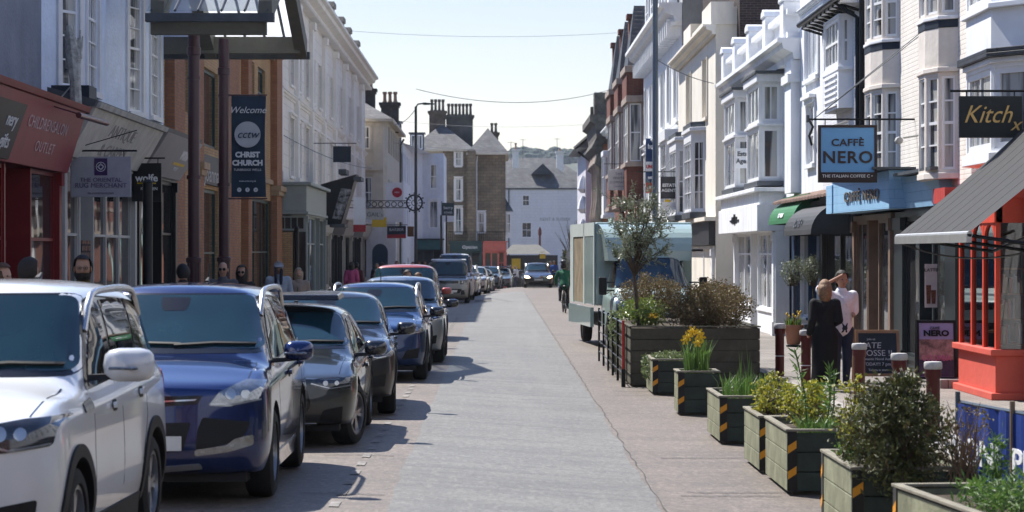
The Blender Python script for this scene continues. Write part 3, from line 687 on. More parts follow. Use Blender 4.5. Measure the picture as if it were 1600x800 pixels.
for x in (-4.15,-6.1):
    p = MB(); p.hexa([(x-.12,43.7,6.35),(x+.12,43.7,6.35),(x+.12,47.8,7.75),(x-.12,47.8,7.75),(x-.12,43.7,6.75),(x+.12,43.7,6.75),(x+.12,47.8,8.1),(x-.12,47.8,8.1)])
    p.hexa([(x-.12,47.8,7.75),(x+.12,47.8,7.75),(x+.12,51.95,6.35),(x-.12,51.95,6.35),(x-.12,47.8,8.1),(x+.12,47.8,8.1),(x+.12,51.95,6.75),(x-.12,51.95,6.75)])
    obj('rafter', p, BEAM, cn)
for yg, xl_ in ((43.55,-6.3),(51.95,-7.4)): p = MB(); p.box(xl_,-3.98,yg,yg+.22,6.35,6.5); obj('gutter', p, LEAD, cn)
p = MB()
for k in range(6):
    x = -6.2+k*.42; p.tube([(x,43.7,6.56),(x,47.8,8.14)], .03, 4); p.tube([(x,47.8,8.14),(x,51.9,6.8)], .03, 4)
obj('glazing_bar', p, LEAD, cn)
m_ = bpy.data.materials.new('frosted_canopy_glass'); m_.use_nodes = True; nt_ = m_.node_tree
tr = node(nt_, 'ShaderNodeBsdfTranslucent'); tr.inputs[0].default_value = (.85,.88,.9,1); tp = node(nt_, 'ShaderNodeBsdfTransparent'); tp.inputs[0].default_value = (.85,.9,.92,1)
mx = node(nt_, 'ShaderNodeMixShader'); mx.inputs[0].default_value = .5; gl = node(nt_, 'ShaderNodeBsdfGlossy'); gl.inputs['Roughness'].default_value = .1; mx2 = node(nt_, 'ShaderNodeMixShader'); mx2.inputs[0].default_value = .12
nt_.links.new(tr.outputs[0], mx.inputs[1]); nt_.links.new(tp.outputs[0], mx.inputs[2]); nt_.links.new(mx.outputs[0], mx2.inputs[1]); nt_.links.new(gl.outputs[0], mx2.inputs[2]); nt_.links.new(mx2.outputs[0], nt_.nodes['Material Output'].inputs[0])
p = MB(); p.quad((-6.3,43.7,6.55),(-4.05,43.7,6.55),(-4.05,47.8,8.12),(-6.3,47.8,8.12)); p.quad((-7.4,51.9,6.79),(-4.05,51.9,6.79),(-4.05,47.8,8.12),(-7.4,47.8,8.12)); obj('glass_roof', p, m_, cn)
# church banner
NAVY = M('navy_cloth', (.012,.03,.06), .75, var=.12, bump=.2, bs=4)
bn = thing('church_banner', 'tall navy vertical banner with Welcome lettering and white disc beside the second maroon column', 'banner', (-5.08,49.95,3.3))
cl = MB(); nx_, nz_ = 10, 20
for i in range(nx_):
    for j in range(nz_):
        def P(i, j): 
            u, v = i/nx_, j/nz_; return (-5.44+.72*u-.03*math.sin(v*3)*u, 49.95+.03*math.sin(u*5+v*4)*.6, 3.33+2.09*v)
        cl.quad(P(i,j),P(i+1,j),P(i+1,j+1),P(i,j+1))
obj('cloth', cl, NAVY, bn, smooth=True)
p = MB(); p.tube([(-5.62,49.97,5.44),(-4.7,49.97,5.44)], .018, 6); p.tube([(-5.62,49.97,3.3),(-4.7,49.97,3.3)], .018, 6); obj('pole', p, MAR, bn)
fb2 = CF(49.88); LT = M('banner_pale', (.62,.64,.68), .6)
letters(bn, fb2, [('Welcome',.19,-5.1,5.12,dict(shear=.35)), ('CHRIST',.15,-5.1,4.2,dict(offset=.008)), ('CHURCH',.15,-5.1,4.03,dict(offset=.008)), ('TUNBRIDGE WELLS',.065,-5.1,3.89), ('www.cctw.org.uk',.05,-5.1,3.66)], 0, LT)
d_ = MB(); n_ = 32; d_.add([(-5.1+.27*math.cos(2*math.pi*k/n_),49.88,4.62+.27*math.sin(2*math.pi*k/n_)) for k in range(n_)], [tuple(range(n_))]); ds = obj('disc', d_, M('banner_grey', (.4,.42,.46), .6), bn)
letters(ds, fb2, [('cctw',.23,-5.1,4.62,dict(shear=.35))], .005, NAVY)
for k in range(3):
    d_ = MB(); xx = -5.27+.17*k; d_.add([(xx+.045*math.cos(2*math.pi*j/16),49.878,3.48+.045*math.sin(2*math.pi*j/16)) for j in range(16)], [tuple(range(16))]); dd = obj('round_icon', d_, LT, bn)
    letters(dd, fb2, [(('>','f','o')[k],.07,xx,3.48)], .006, NAVY)

# --- cream classical terrace block
STUC = M('cream_stucco', (.84,.79,.71), .75, var=.06, vs=.6, grime=.2, brick=(1.2,.45,(.82,.76,.68),(.6,.56,.5),.012), bump=.1)
STUC2 = M('cream_moulding', (.85,.81,.74), .7, var=.08, vs=1, grime=.25)
GREYST = M('weathered_stone', (.22,.21,.19), .9, var=.35, vs=2.5, bump=.5, bs=8)
b3 = thing('classical_building', 'long cream stucco classical building with pilasters, heavy cornice and stone blocks along its parapet', 'building', (-11,111,0))
w = MB(); ops = []; wins = []
a = 88.2; i = 0
while a < 137:
    for z0, z1 in ((5.0,7.1),(8.35,10.2)): ops.append((a,a+1.7,z0,z1)); wins.append((a,a+1.7,z0,z1,i))
    a += 3.3 if i % 2 == 0 else 3.9; i += 1
wall(w, fl, 83.1, 140, 3.8, 12.0, ops, .28); shell(w, -1, SLB, 83.1, 140, 12, 0, 12.3); obj('wall', w, STUC, b3)
for a0,a1,z0,z1,i in wins:
    window(b3, fl, a0,a1,z0,z1,2,2, dep=.2, sill=STUC2, hood=STUC2 if z0 < 6 else None, trim=STUC2)
a = 83.3
while a < 140:
    p = MB(); p.fb(fl,a,a+.8,4.7,11.2,.004,.16); p.fb(fl,a-.1,a+.9,11.2,11.5,.004,.25); p.fb(fl,a-.08,a+.88,4.7,5.0,.004,.22); obj('pilaster', p, STUC2, b3); a += 7.2
cornice(b3, fl, 83.1, 140.3, 11.75, .6, .75, STUC2, dent=True); cornice(b3, fl, 83.1, 140, 7.75, .22, .16, STUC2, name='string_course')
p = MB(); p.fb(fl,83.1,140,12.36,12.75,-.5,.1); obj('parapet', p, STUC2, b3)
for Y in (98.2,104,110,117,122.5,130):
    p = MB(); p.fb(fl,Y-.6,Y+.6,12.76,13.3,-.6,.18); p.fb(fl,Y-.7,Y+.7,13.3,13.55,-.66,.25); obj('parapet_block', p, GREYST, b3, bev=.03)
# sage shopfront projecting
SAGE = M('sage_paint', (.3,.34,.31), .5, var=.06, grime=.15)
w = MB(); w.box(-7.6,-6.46,83.05,92.8,3.6,4.5); w.box(-7.6,-6.3,82.95,92.9,4.5,4.62); w.box(-7.6,-6.4,83.0,92.85,3.5,3.598); obj('shop_fascia_box', w, SAGE, b3, bev=.02)
gl_ = CF(83.2)
window(b3, gl_, -7.5,-6.52,2.95,3.45,4,1, dep=.02, fm=SAGE, gm=SHOPG)
p = MB(); p.box(-7.5,-6.95,83.1,83.3,.17,2.9); obj('brick_return', p, YB, b3)
shop(b3, SF(-1,-6.5), 83.2, 92.7, .17, 3.45, 4, SAGE, .5, doors=(2,), transom=2.3)
p = MB(); p.box(-6.95,-6.5,83.14,83.2,.17,2.9); obj('shop_window', p, SHOPG, b3)
DKS = M('dark_shopfront', (.03,.03,.034), .45)
CRS = M('cream_shopfront', (.5,.47,.4), .5, grime=.2)
for a0, a1, m_s, fcol, dpt in ((93.2,100,DKS,'dark_brown',.5),(100.4,108,CRS,None,.3),(108.4,116,DKS,None,.35),(116.3,124,CRS,None,.3),(124.4,132,DKS,None,.3),(132.3,139.8,CRS,None,.3)):
    shop(b3, SF(-1,-7.35), a0, a1, .17, 3.0, 3, m_s, .5, doors=(1,))
    fascia(b3, SF(-1,-7.35), a0, a1, 3.05, 3.75, .1, .35, m_s, trim=STUC2)

# --- cream Victorian corner building
b4 = thing('victorian_building', 'cream corner building with slate roof and two dark brick chimney stacks', 'building', (-9,150,0))
CRM = M('cream_render', (.6,.54,.44), .75, var=.08, grime=.3)
c4 = CF(141); f4 = SF(-1,-6.3)
w = MB(); wall(w, c4, -13, -6.5, 0, 10.0, [(-7.65,-7.3,8.25,9.55),(-7.6,-7.15,4.8,6.6)], .12); wall(w, f4, 141.6, 160, 0, 10.0, [(143+i*3.4,144.2+i*3.4,z,z+1.5) for i in range(5) for z in (5.0,8.1)], .15)
w.quad((-6.5,141,0),(-6.3,141.6,0),(-6.3,141.6,10),(-6.5,141,10)); w.quad((-13,160,0),(-6.3,160,0),(-6.3,160,10),(-13,160,10)); w.quad((-13,141,0),(-13,160,0),(-13,160,10),(-13,141,10)); obj('wall', w, CRM, b4)
window(b4, c4, -7.65,-7.3,8.25,9.55,1,2, dep=.08, trim=CRM, sill=CRM); window(b4, c4, -7.6,-7.15,4.8,6.6,1,2, dep=.08, trim=CRM, hood=CRM)
for i in range(5):
    for z in (5.0,8.1): window(b4, f4, 143+i*3.4,144.2+i*3.4,z,z+1.5,2,2, trim=CRM)
hip_roof(b4, -13,-6.4,141.2,160,10.0,12.2,3.2,SLATE,e=.45,eave=CRM)
DBR = M('sooty_brick', (.09,.075,.065), .9, var=.3, vs=3, brick=(.225,.075,(.07,.06,.055),(.05,.045,.04)))
chimney(b4, -8.6,-7.25,146,147,10.2,12.1,3,DBR,.7); chimney(b4, -7.2,-6.1,153,154,9.8,11.7,3,DBR,.7)
q = MB(); q.fb(c4,-7.75,-6.5,7.0,7.3,.003,.25); q.fb(c4,-7.85,-6.5,4.35,4.6,.003,.35); obj('string_course', q, CRM, b4)
# white ground floor projection with arched door
q = MB(); q.box(-7.4,-5.7,139.2,140.95,0,4.2); q.box(-7.5,-5.6,139.1,140.95,4.2,4.4); pj = obj('porch', q, WHITE, b4)
q = MB(); n_ = 14; arc = [(-6.95+.0,.2)]+[(-6.6+.45*math.cos(math.pi-math.pi*k/n_), 2.2+.5*math.sin(math.pi*k/n_)) for k in range(n_+1)]+[(-6.15,.2)]; q.prism(CF(139.19), [(-7.05,.2)]+arc[1:-1]+[(-6.15,.2)], 0, .02); obj('arched_door', q, M('deep_blue', (.02,.05,.09), .4), pj)

# --- white houses beyond
b5 = thing('white_house', 'white rendered house with dormer windows beyond the cream corner building', 'building', (-7,170,gz(170)))
f5 = SF(-1,-6.1); c5 = CF(178)
w = MB(); wall(w, f5, 160.1, 176, -1, 9.5, [(162+i*3.2,163.3+i*3.2,z,z+1.9) for i in range(4) for z in (3.8,7.0)], .15)
w.quad((-6.1,176,-1),(-5.3,178,-1),(-5.3,178,9.5),(-6.1,176,9.5))
wall(w, c5, -5.3, -3.75, -1, 9.5, [(-4.75,-4.25,6.9,8.7),(-4.8,-4.2,4.0,6.0)], .12); w.quad((-3.75,178,-1),(-3.75,188,-1),(-3.75,188,9.5),(-3.75,178,9.5)); w.quad((-14,188,-1),(-3.75,188,-1),(-3.75,188,9.5),(-14,188,9.5)); w.quad((-14,160.1,9.48),(-6.1,160.1,9.48),(-3.75,188,9.48),(-14,188,9.48))
obj('wall', w, M('bluish_white_render', (.66,.69,.74), .7, var=.06, grime=.2), b5)
for i in range(4):
    for z in (3.8,7.0): window(b5, f5, 162+i*3.2,163.3+i*3.2,z,z+1.9,2,2)
window(b5, c5, -4.75,-4.25,6.9,8.7,1,2, dep=.08, sill=WHITE); window(b5, c5, -4.8,-4.2,4.0,6.0,2,1, dep=.08, trim=WHITE, hood=WHITE)
hip_roof(b5, -13,-6.6,160.4,187,9.52,11.3,2.5,SLATE,e=.0)
for x0, x1, yy in ((-6.9,-6.3,162),(-6.2,-5.2,177)):
    q = MB(); q.box(x0,x1,yy,yy+1.6,9.5,10.9); q.box(x0-.1,x1+.1,yy-.1,yy+1.7,10.9,11.0); dm_ = obj('dormer', q, LEAD, b5); window(dm_, CF(yy), x0+.08,x1-.08,9.75,10.8,2,1, dep=-.05)
pipe(b5, [(-6.25,160.0,0),(-6.25,160.0,9.3),(-6.0,160.0,9.7)], .07, LEAD)

# --- brown stone building with big chimneys
BST = M('brown_sandstone', (.25,.19,.12), .9, var=.3, vs=.9, brick=(.5,.25,(.19,.145,.1),(.12,.1,.08),.02), bump=.4)
b6 = thing('stone_building', 'tall brown sandstone building with rows of chimney pots on wide stacks', 'building', (-2,203,gz(203)))
zb = gz(203)-.3
w = MB(); c6 = CF(200)
wall(w, c6, -4.3,-2.25, zb, 10.7, [(-3.25,-2.75,9.35,10.55),(-3.25,-2.75,6.5,8.3),(-3.25,-2.75,3.8,5.9)], .1); wall(w, CF(199), -2.25,-1.55, zb, 10.6)
wall(w, c6, -1.55,.9, zb, 10.4, [(-1.4,-.85,3.8,5.5)], .1)
w.quad((-2.25,199,zb),(-2.25,200,zb),(-2.25,200,10.6),(-2.25,199,10.6)); w.quad((.9,200,zb),(.9,214,zb),(.9,214,10.4),(.9,200,10.4)); w.quad((-4.3,200,zb),(-4.3,214,zb),(-4.3,214,10.7),(-4.3,200,10.7)); w.quad((-4.3,214,zb),(.9,214,zb),(.9,214,10.4),(-4.3,214,10.4))
obj('wall', w, BST, b6)
for z0, z1, h in ((9.35,10.55,0),(6.5,8.3,1),(3.8,5.9,1)): window(b6, c6, -3.25,-2.75,z0,z1,2,2, dep=.05, sill=STUC2, hood=STUC2 if h else None, trim=STUC2)
window(b6, c6, -1.4,-.85,3.8,5.5,2,2, dep=.05, trim=WHITE, hood=WHITE)
q = MB(); q.fb(c6,-4.3,-2.26,6.0,6.25,.004,.12); q.fb(c6,-1.54,.9,6.0,6.2,.004,.1); obj('string_course', q, BST, b6)
hip_roof(b6, -6.8,-2.0,200,214,10.75,13.0,3.0,SLATE,e=.3,eave=CRM); hip_roof(b6, -2.0,.85,199.6,214,10.45,12.6,2.6,SLATE,e=.3,eave=CRM); 
STK = M('stack_brick', (.15,.11,.08), .9, var=.35, vs=1.5, brick=(.225,.075,(.12,.09,.07),(.09,.08,.07)), bump=.3)
POTD = M('dark_pots', (.13,.11,.09), .9, var=.3)
chimney(b6, -5.5,-4.15,203,204.2,10.9,14.1,4,STK,1.0,POTD); chimney(b6, -4.1,-1.85,204,205.2,10.9,13.8,7,M('stack_render', (.12,.115,.105), .9, var=.3, vs=1.2),1.0,POTD); chimney(b6, -.45,.3,203,204,10.9,12.3,2,STK,.8,POTD)
pipe(b6, [(-1.45,199.9,10.2),(-1.5,199.9,9.6),(-1.5,199.9,.5)], .06, WHITE)
q = MB()
for k in range(28): q.tube([(-3.8+k*.17,199.3,3.0),(-3.8+k*.17,199.3,3.9)], .015, 4)
q.tube([(-3.8,199.3,3.9),(.9,199.3,3.9)], .025, 4); q.box(-3.8,.95,199.2,199.95,2.9,3.0); obj('balcony_railing', q, BLACKM, b6)
# bay on the stone building's corner
q = MB(); q.box(.9,1.35,200.2,201.4,3.4,5.6); ob = obj('corner_oriel', q, WHITE, b6); window(ob, CF(200.2), .95,1.3,3.8,5.4,1,2,dep=-.04, fw=.04)
q = MB(); q.add([(.85,200.0,5.62),(1.55,200.0,5.62),(1.55,201.6,5.62),(.85,201.6,5.62),(.9,200.8,6.7)], [(0,1,4),(1,2,4),(2,3,4),(3,0,4),(0,1,2,3)]); obj('oriel_roof', q, LEAD, ob)

# --- far shops below
def small_shop(name, label, x0, x1, y, h, mat, fmat, lines=(), n=2):
    z = gz(y); t = thing(name, label, 'shop', ((x0+x1)/2,y,z)); fr = CF(y)
    q = MB(); q.box(x0,x1,y+.9,y+5,z,z+h); obj('wall', q, mat, t)
    shop(t, fr, x0, x1, z, z+h-.9, n, mat, .5, doors=(n-1,), pil=.15, rec=.1)
    f = MB(); f.fb(fr,x0,x1,z+h-.8,z+h-.1,-.9,.15); f_ = obj('fascia', f, fmat, t)
    for ln in lines: letters(f_, fr, [ln], .155, WHITEC)
    f = MB(); f.fb(fr,x0-.1,x1+.1,z+h-.1,z+h,-1.0,.25); obj('cornice', f, mat, t)
    return t
RSH = M('coral_paint', (.5,.13,.1), .6, var=.1)
small_shop('corner_shop', 'coral red shopfront at the foot of the brown stone building', -.95,.95,194,3.9,RSH,RSH,n=3)
small_shop('corner_shop', 'dark green shopfront left of the coral red one', -3.6,-1.0,194,3.9,M('bottle_green',(.02,.05,.05),.5),M('bottle_green2',(.015,.04,.045),.5),[('Optician',.35,-2.0,gz(194)+3.4)],n=3)
small_shop('corner_shop', 'dim grey shopfront beneath the white dormer house', -6.0,-3.8,177,3.6,DKS,M('teal_fascia',(.04,.12,.12),.5),n=3)
# kiosk with pale hexagonal roof
k = thing('kiosk', 'low dark shop pavilion with pale pyramid roof and yellow sign on the bend', 'kiosk', (3.6,215,gz(215)))
z = gz(215)
q = MB(); q.box(1.0,5.6,215,222,z,z+3.2); obj('wall', q, DKS, k)
for i in range(5): window(k, CF(215), 1.1+i*.9,1.85+i*.9,z+.6,z+2.5,1,2,dep=-.05,fm=DKS,gm=SHOPG)
q = MB(); q.add([(.7,214.5,z+3.3),(5.0,214.5,z+3.3),(5.0,222,z+3.3),(.7,222,z+3.3),(1.6,216,z+4.15),(3.9,216,z+4.15),(3.9,220,z+4.15),(1.6,220,z+4.15)], [(0,1,5,4),(1,2,6,5),(2,3,7,6),(3,0,4,7),(4,5,6,7),(0,3,2,1)]); obj('roof', q, M('pale_roof', (.17,.165,.15), .7, var=.1), k)
q = MB(); q.box(1.5,2.3,214.8,214.9,z+2.0,z+2.9); obj('yellow_board', q, YEL, k); q = MB(); q.box(4.0,4.5,214.8,214.9,z+2.9,z+3.5); obj('yellow_board', q, YEL, k)
small_shop('corner_shop', 'grey low shopfront with black letters right of the pavilion', 6.2,8.6,214,3.6,M('mid_grey_shop',(.2,.2,.21),.6),M('lighter_grey',(.3,.3,.31),.6),n=2)

# --- white building closing the street
b7 = thing('end_building', 'white two storey building with mossy slate roof closing the street', 'building', (5,243,gz(243)))
zb = gz(243)-.3; c7 = CF(240); WBR = M('white_painted_brick', (.7,.72,.76), .8, var=.06, vs=.5, grime=.18, brick=(.45,.3,(.68,.7,.74),(.55,.56,.6),.01))
w = MB(); wall(w, c7, -.6, 8.85, zb, 8.6, [(2.75,3.45,6.85,7.9),(2.7,3.65,3.7,5.2),(8.1,8.5,6.8,7.95)], .1); w.box(-.6,8.85,240.3,252,zb,8.58); obj('wall', w, WBR, b7)
window(b7,c7,2.75,3.45,6.85,7.9,2,2,dep=.06,sill=WHITE,gm=GLASS); window(b7,c7,2.7,3.65,3.7,5.2,2,2,dep=.06,sill=WHITE,gm=GLASS); window(b7,c7,8.1,8.5,6.8,7.95,2,2,dep=.06,sill=WHITE)
hip_roof(b7,-.6,8.85,240.2,252,8.62,10.7,2.6,SLATE,e=.25,eave=LEAD)
q = MB(); q.add([(3.6,241.0,10.0),(5.9,241.0,10.0),(4.8,241.2,11.1),(3.6,247,10.4),(5.9,247,10.4),(4.8,247,11.1)], [(0,1,2),(0,2,5,3),(1,4,5,2),(3,5,4)]); obj('gable', q, DSLATE, b7)
pipe(b7, [(1.4,239.9,8.5),(1.4,239.9,zb)], .06, LEAD)
letters(b7, c7, [('KENT & SUSSEX',.4,6.0,5.5,dict(wx=1.1))], .004, M('faded_letters', (.3,.31,.33), .8))
b8 = thing('far_terrace', 'far slate roofed terrace with two white chimney stacks beyond the end building', 'building', (5,285,gz(285)))
q = MB(); q.box(-4,11,282,292,-3,10.4); obj('wall', q, CRM, b8); hip_roof(b8,-4,11,282,292,10.45,13.4,4.0,SLATE,e=.3,name='roof')
chimney(b8, 2.1,2.8,281.6,282.6,10.6,14.2,1,WHITE,.8); chimney(b8, 7.2,8.0,281.6,282.6,10.6,14.0,1,WHITE,.3)
q = MB()
for x, h in ((3.3,15.5),(1.9,15.2),(7.3,15.6)):
    q.tube([(x,283,13),(x,283,h)], .03, 4); q.tube([(x-.4,283,h-.1),(x+.4,283,h-.1)], .02, 4)
    for d in (-.3,0,.3): q.tube([(x+d,282.7,h-.1),(x+d,283.3,h-.1)], .02, 4)
obj('aerial', q, LEAD, b8)
# ================================================================ RIGHT SIDE
WB = M('white_brick', (.74,.75,.77), .6, var=.05, vs=.8, grime=.22, brick=(.225,.075,(.72,.73,.75),(.6,.61,.63),.008), bump=.2)
CB = M('cream_painted_brick', (.8,.75,.68), .65, var=.06, vs=.7, grime=.25, brick=(.225,.075,(.78,.73,.66),(.62,.57,.51),.009), bump=.2)
CBR = M('cream_bow_render', (.72,.66,.59), .7, var=.1, vs=1.5, bump=.6, bs=5, grime=.2)
WREN = M('white_render', (.8,.815,.835), .65, var=.08, vs=1.2, grime=.4)
LEADD = M('dark_lead_band', (.025,.035,.05), .5, var=.3)
def bowplan(a, w, d, n=5, k=1.0):
    return [(a-w/2*math.cos(math.pi*i/n), d*math.sin(math.pi*i/n)**k) for i in range(n+1)]
# ---- Kitch building (nearest right)
FR9 = SF(1, 7.5)
r9 = thing('bay_fronted_building', 'white building with canted upper bay and red bookshop bay below at the right edge', 'building', (10,33,.12))
w = MB(); wall(w, FR9, 27.5, 37.0, 0, 9.5, [(33.4,36.6,.15,3.3)]); shell(w, 1, 7.5, 27.5, 37.0, 8, 0, 9.5); obj('wall', w, WREN, r9)
pl = [(33.35,0),(34.1,.5),(35.9,.5),(36.5,0)]
bay(r9, FR9, pl, [(3.45,3.6,'slab',dict(e=1.1)),(3.6,4.85,'win',dict(cols=[1,2,1],rows=1,fw=.09)),(4.85,4.93,'slab',dict(e=1.08)),(4.93,5.05,'slab',dict(e=1.2,mat=DSLATE,name='lead_roof')),(5.05,5.62,'wall',{}),(5.62,5.7,'slab',dict(e=1.12)),(5.7,7.4,'win',dict(cols=[1,3,1],rows=2,fw=.08)),(7.4,7.6,'slab',dict(e=1.15))], WREN)
# letter A on the wall sign
# ---- red bookshop bay
BR = M('bright_red_paint', (.62,.07,.035), .5, var=.08, vs=3, grime=.12)
CORAL = M('coral_render', (.6,.1,.07), .6, var=.07, vs=2, bump=.3, bs=12, grime=.15)
bs_ = thing('bookshop_bay', 'bright red bookshop bay window with arched glazing and coral plinth', 'shop front', (7.3,35,.12))
P0 = [(7.5,36.7),(7.0,36.5),(7.0,33.8),(7.12,33.7),(8.3,33.7)]
q = MB(); q.plan([(7.5,36.6),(7.0,36.5),(7.0,33.8),(8.6,33.8),(8.6,36.6)], .12,.74); q.plan([(7.5,36.7),(6.93,36.6),(6.93,33.73),(8.6,33.73),(8.6,36.7)], .118,.22); q.plan([(7.5,36.7),(6.92,36.6),(6.92,33.72),(8.6,33.72),(8.6,36.7)], .74,.83); obj('plinth', q, CORAL, bs_, bev=.012)
q = MB()
for (x, y) in ((7.03,36.4),(7.03,35.5),(7.03,34.65),(7.04,33.85),(8.25,33.85)):
    q.box(x-.035,x+.035,y-.045,y+.045,.83,2.62)
q.box(6.98,7.1,33.78,36.5,2.6,2.95); q.box(7.0,8.6,33.78,33.92,2.6,2.95); q.box(6.9,8.7,33.7,36.6,2.95,3.1)
fr_ = SF(1, 7.0)
for a0, a1 in ((33.9,34.6),(34.7,35.45),(35.55,36.35)):
    n_ = 10; c_ = (a0+a1)/2; r_ = (a1-a0)/2
    for k in range(n_):
        t0, t1 = math.pi*k/n_, math.pi*(k+1)/n_
        q.prism(fr_, [(c_+r_*math.cos(t0),2.3+r_*.8*math.sin(t0)),(c_+r_*math.cos(t1),2.3+r_*.8*math.sin(t1)),(c_+r_*math.cos(t1),2.62),(c_+r_*math.cos(t0),2.62)], -.06,-.0)
obj('bay_frame', q, BR, bs_, bev=.006)
tg = bpy.data.materials.new('clear_shop_glass'); tg.use_nodes = True; nt_ = tg.node_tree
tp = node(nt_, 'ShaderNodeBsdfTransparent'); gl = node(nt_, 'ShaderNodeBsdfGlossy'); gl.inputs['Roughness'].default_value = .02; fz = node(nt_, 'ShaderNodeFresnel'); fz.inputs[0].default_value = 1.6; ml = node(nt_, 'ShaderNodeMath', operation='MULTIPLY_ADD'); ml.inputs[1].default_value = 1.0; ml.inputs[2].default_value = .01
mx = node(nt_, 'ShaderNodeMixShader'); nt_.links.new(fz.outputs[0], ml.inputs[0]); nt_.links.new(ml.outputs[0], mx.inputs[0]); nt_.links.new(tp.outputs[0], mx.inputs[1]); nt_.links.new(gl.outputs[0], mx.inputs[2]); nt_.links.new(mx.outputs[0], nt_.nodes['Material Output'].inputs[0])
q = MB(); q.box(7.03,7.036,33.9,36.4,.83,2.62); q.box(7.06,8.25,33.85,33.856,.83,2.62); obj('pane', q, tg, bs_)
q = MB(); q.box(8.62,8.7,33.7,36.7,.12,3.3); q.box(7.05,8.6,36.55,36.6,.84,3.0); obj('back_board', q, M('shop_interior', (.09,.06,.045), .8, var=.4), bs_)
wood = M('shelf_wood', (.3,.17,.09), .6, var=.3)
shf = thing('book_shelf', 'wooden shelves of books inside the red bay window', 'shelf', (7.8,34.3,.83))
q = MB()
for z in (.86,1.22,1.58,1.94): q.box(7.14,8.3,34.35,34.7,z,z+.025)
for x in (7.14,7.55,8.28): q.box(x,x+.025,34.35,34.7,.86,2.3)
obj('shelves', q, wood, shf)
rnd = random.Random(11)
bcols = [(.5,.42,.3),(.35,.05,.04),(.1,.2,.3),(.6,.55,.5),(.1,.1,.1),(.45,.25,.1),(.15,.3,.15),(.6,.35,.3)]
bk = 0
for z in (.887,1.247,1.607):
    x = 7.18
    while x < 8.25:
        wd_ = rnd.uniform(.025,.05); h = rnd.uniform(.18,.29)
        if rnd.random() < .88:
            q = MB(); q.box(x,x+wd_-.004,34.33,34.55,z,z+h); tag(obj('book', q, M('book_%d' % (bk % 8), bcols[bk % 8], .6)), None); bk += 1
            b_ = bpy.context.scene.collection.objects[-1]
        x += wd_+(.12 if rnd.random() < .1 else 0)
books = [o for o in bpy.data.objects if o.name.startswith('book') and o.name.split('.')[0] == 'book']
for o in books: tag(o, 'upright book among the rows on the wooden shelves inside the red bay window', 'book', 'books standing on the bay window shelves')
rnd = random.Random(4)
for i in range(7):
    y = 34.85+i*.22; q = MB(); q.hexa([(7.12,y,.85),(7.32,y,.85),(7.32,y+.03,.85),(7.12,y+.03,.85),(7.12,y+.08,1.1),(7.32,y+.08,1.1),(7.32,y+.11,1.1),(7.12,y+.11,1.1)])
    tag(obj('book', q, M('book_%d' % (i % 8), bcols[i % 8], .6)), 'leaning book in the row along the sill of the red bay window', 'book', 'leaning books on the bay window sill')
# ---- big grey awning
AWN = M('grey_awning_cloth', (.034,.034,.035), .85, var=.1, vs=3, bump=.2, bs=40)
aw = thing('awning', 'large charcoal fabric awning reaching over the pavement beside the red bookshop', 'awning', (6.5,30.5,2.3))
q = MB()
for i in range(8):
    a0, a1 = 28+i*5/8, 28+(i+1)*5/8
    for j in range(10):
        def ap(y, t): 
            x = 5.5+2.0*t; return (x, y, 2.42+1.72*t+ .04*math.sin(math.pi*t)*-1 )
        q.quad(ap(a0,j/10),ap(a1,j/10),ap(a1,(j+1)/10),ap(a0,(j+1)/10))
obj('cloth', q, AWN, aw, smooth=True)
q = MB(); q.tube([(5.5,27.98,2.4),(5.5,33.02,2.4)], .035, 10); q.box(5.46,5.52,27.98,33.02,2.3,2.4); obj('front_bar', q, M('aluminium', (.5,.5,.48), .35, metal=.6), aw)
q = MB()
for y in (28.15, 30.6, 32.9):
    q = MB()
    q.tube([(5.55,y,2.38),(6.7,y-.35,2.2),(7.48,y,2.5)], .025, 6); obj('folding_arm', q, BLACKM, aw)
for i in (1,2,3,4,5,6,7):
    q = MB(); y = 28+i*5/8
    q.tube([ (5.5+2.0*t/8, y, 2.43+1.72*t/8-.04*math.sin(math.pi*t/8)-.012*math.sin(math.pi*t/8)*0) for t in range(9)], .0015, 4); obj('seam', q, M('awning_seam', (.05,.05,.052), .85), aw)
sag = MB(); pts = []
for i in range(25):
    t = i/24; pts.append((5.5+2.0*t*.4+.2*t, 33-5*t, 2.33-.55*(1-(2*t-1)**2)*.35-.05*t))
sag.tube(pts, .012, 5)
tag(obj('power_cable', sag, BLACKM, smooth=True), 'slack black cable looped beneath the front bar of the charcoal awning', 'cable')
# Kitch sign
plate_sign('hanging_sign', 'black hanging board with gold handwritten Kitch x lettering', 'sign', 6.34,7.2,33,3.75,4.32, M('sign_slate', (.01,.014,.016), .5), bar=(6.22,7.5), group='hanging shop signs', hang=.07,
  lines=[('Kitch',.34,6.72,4.06,dict(shear=.4,wx=.9)), ('x',.26,7.1,3.93,dict(shear=.4))], tmat=M('gold_paint', (.62,.4,.14), .4, metal=.2))
q = text_mesh('A', .22, CF(32.6), 7.32, 4.5, 0, thick=.03); tag(obj('letter_a', q, BLACKM, fix=False), 'single black capital letter fixed high at the right edge above the black and gold sign', 'letter')

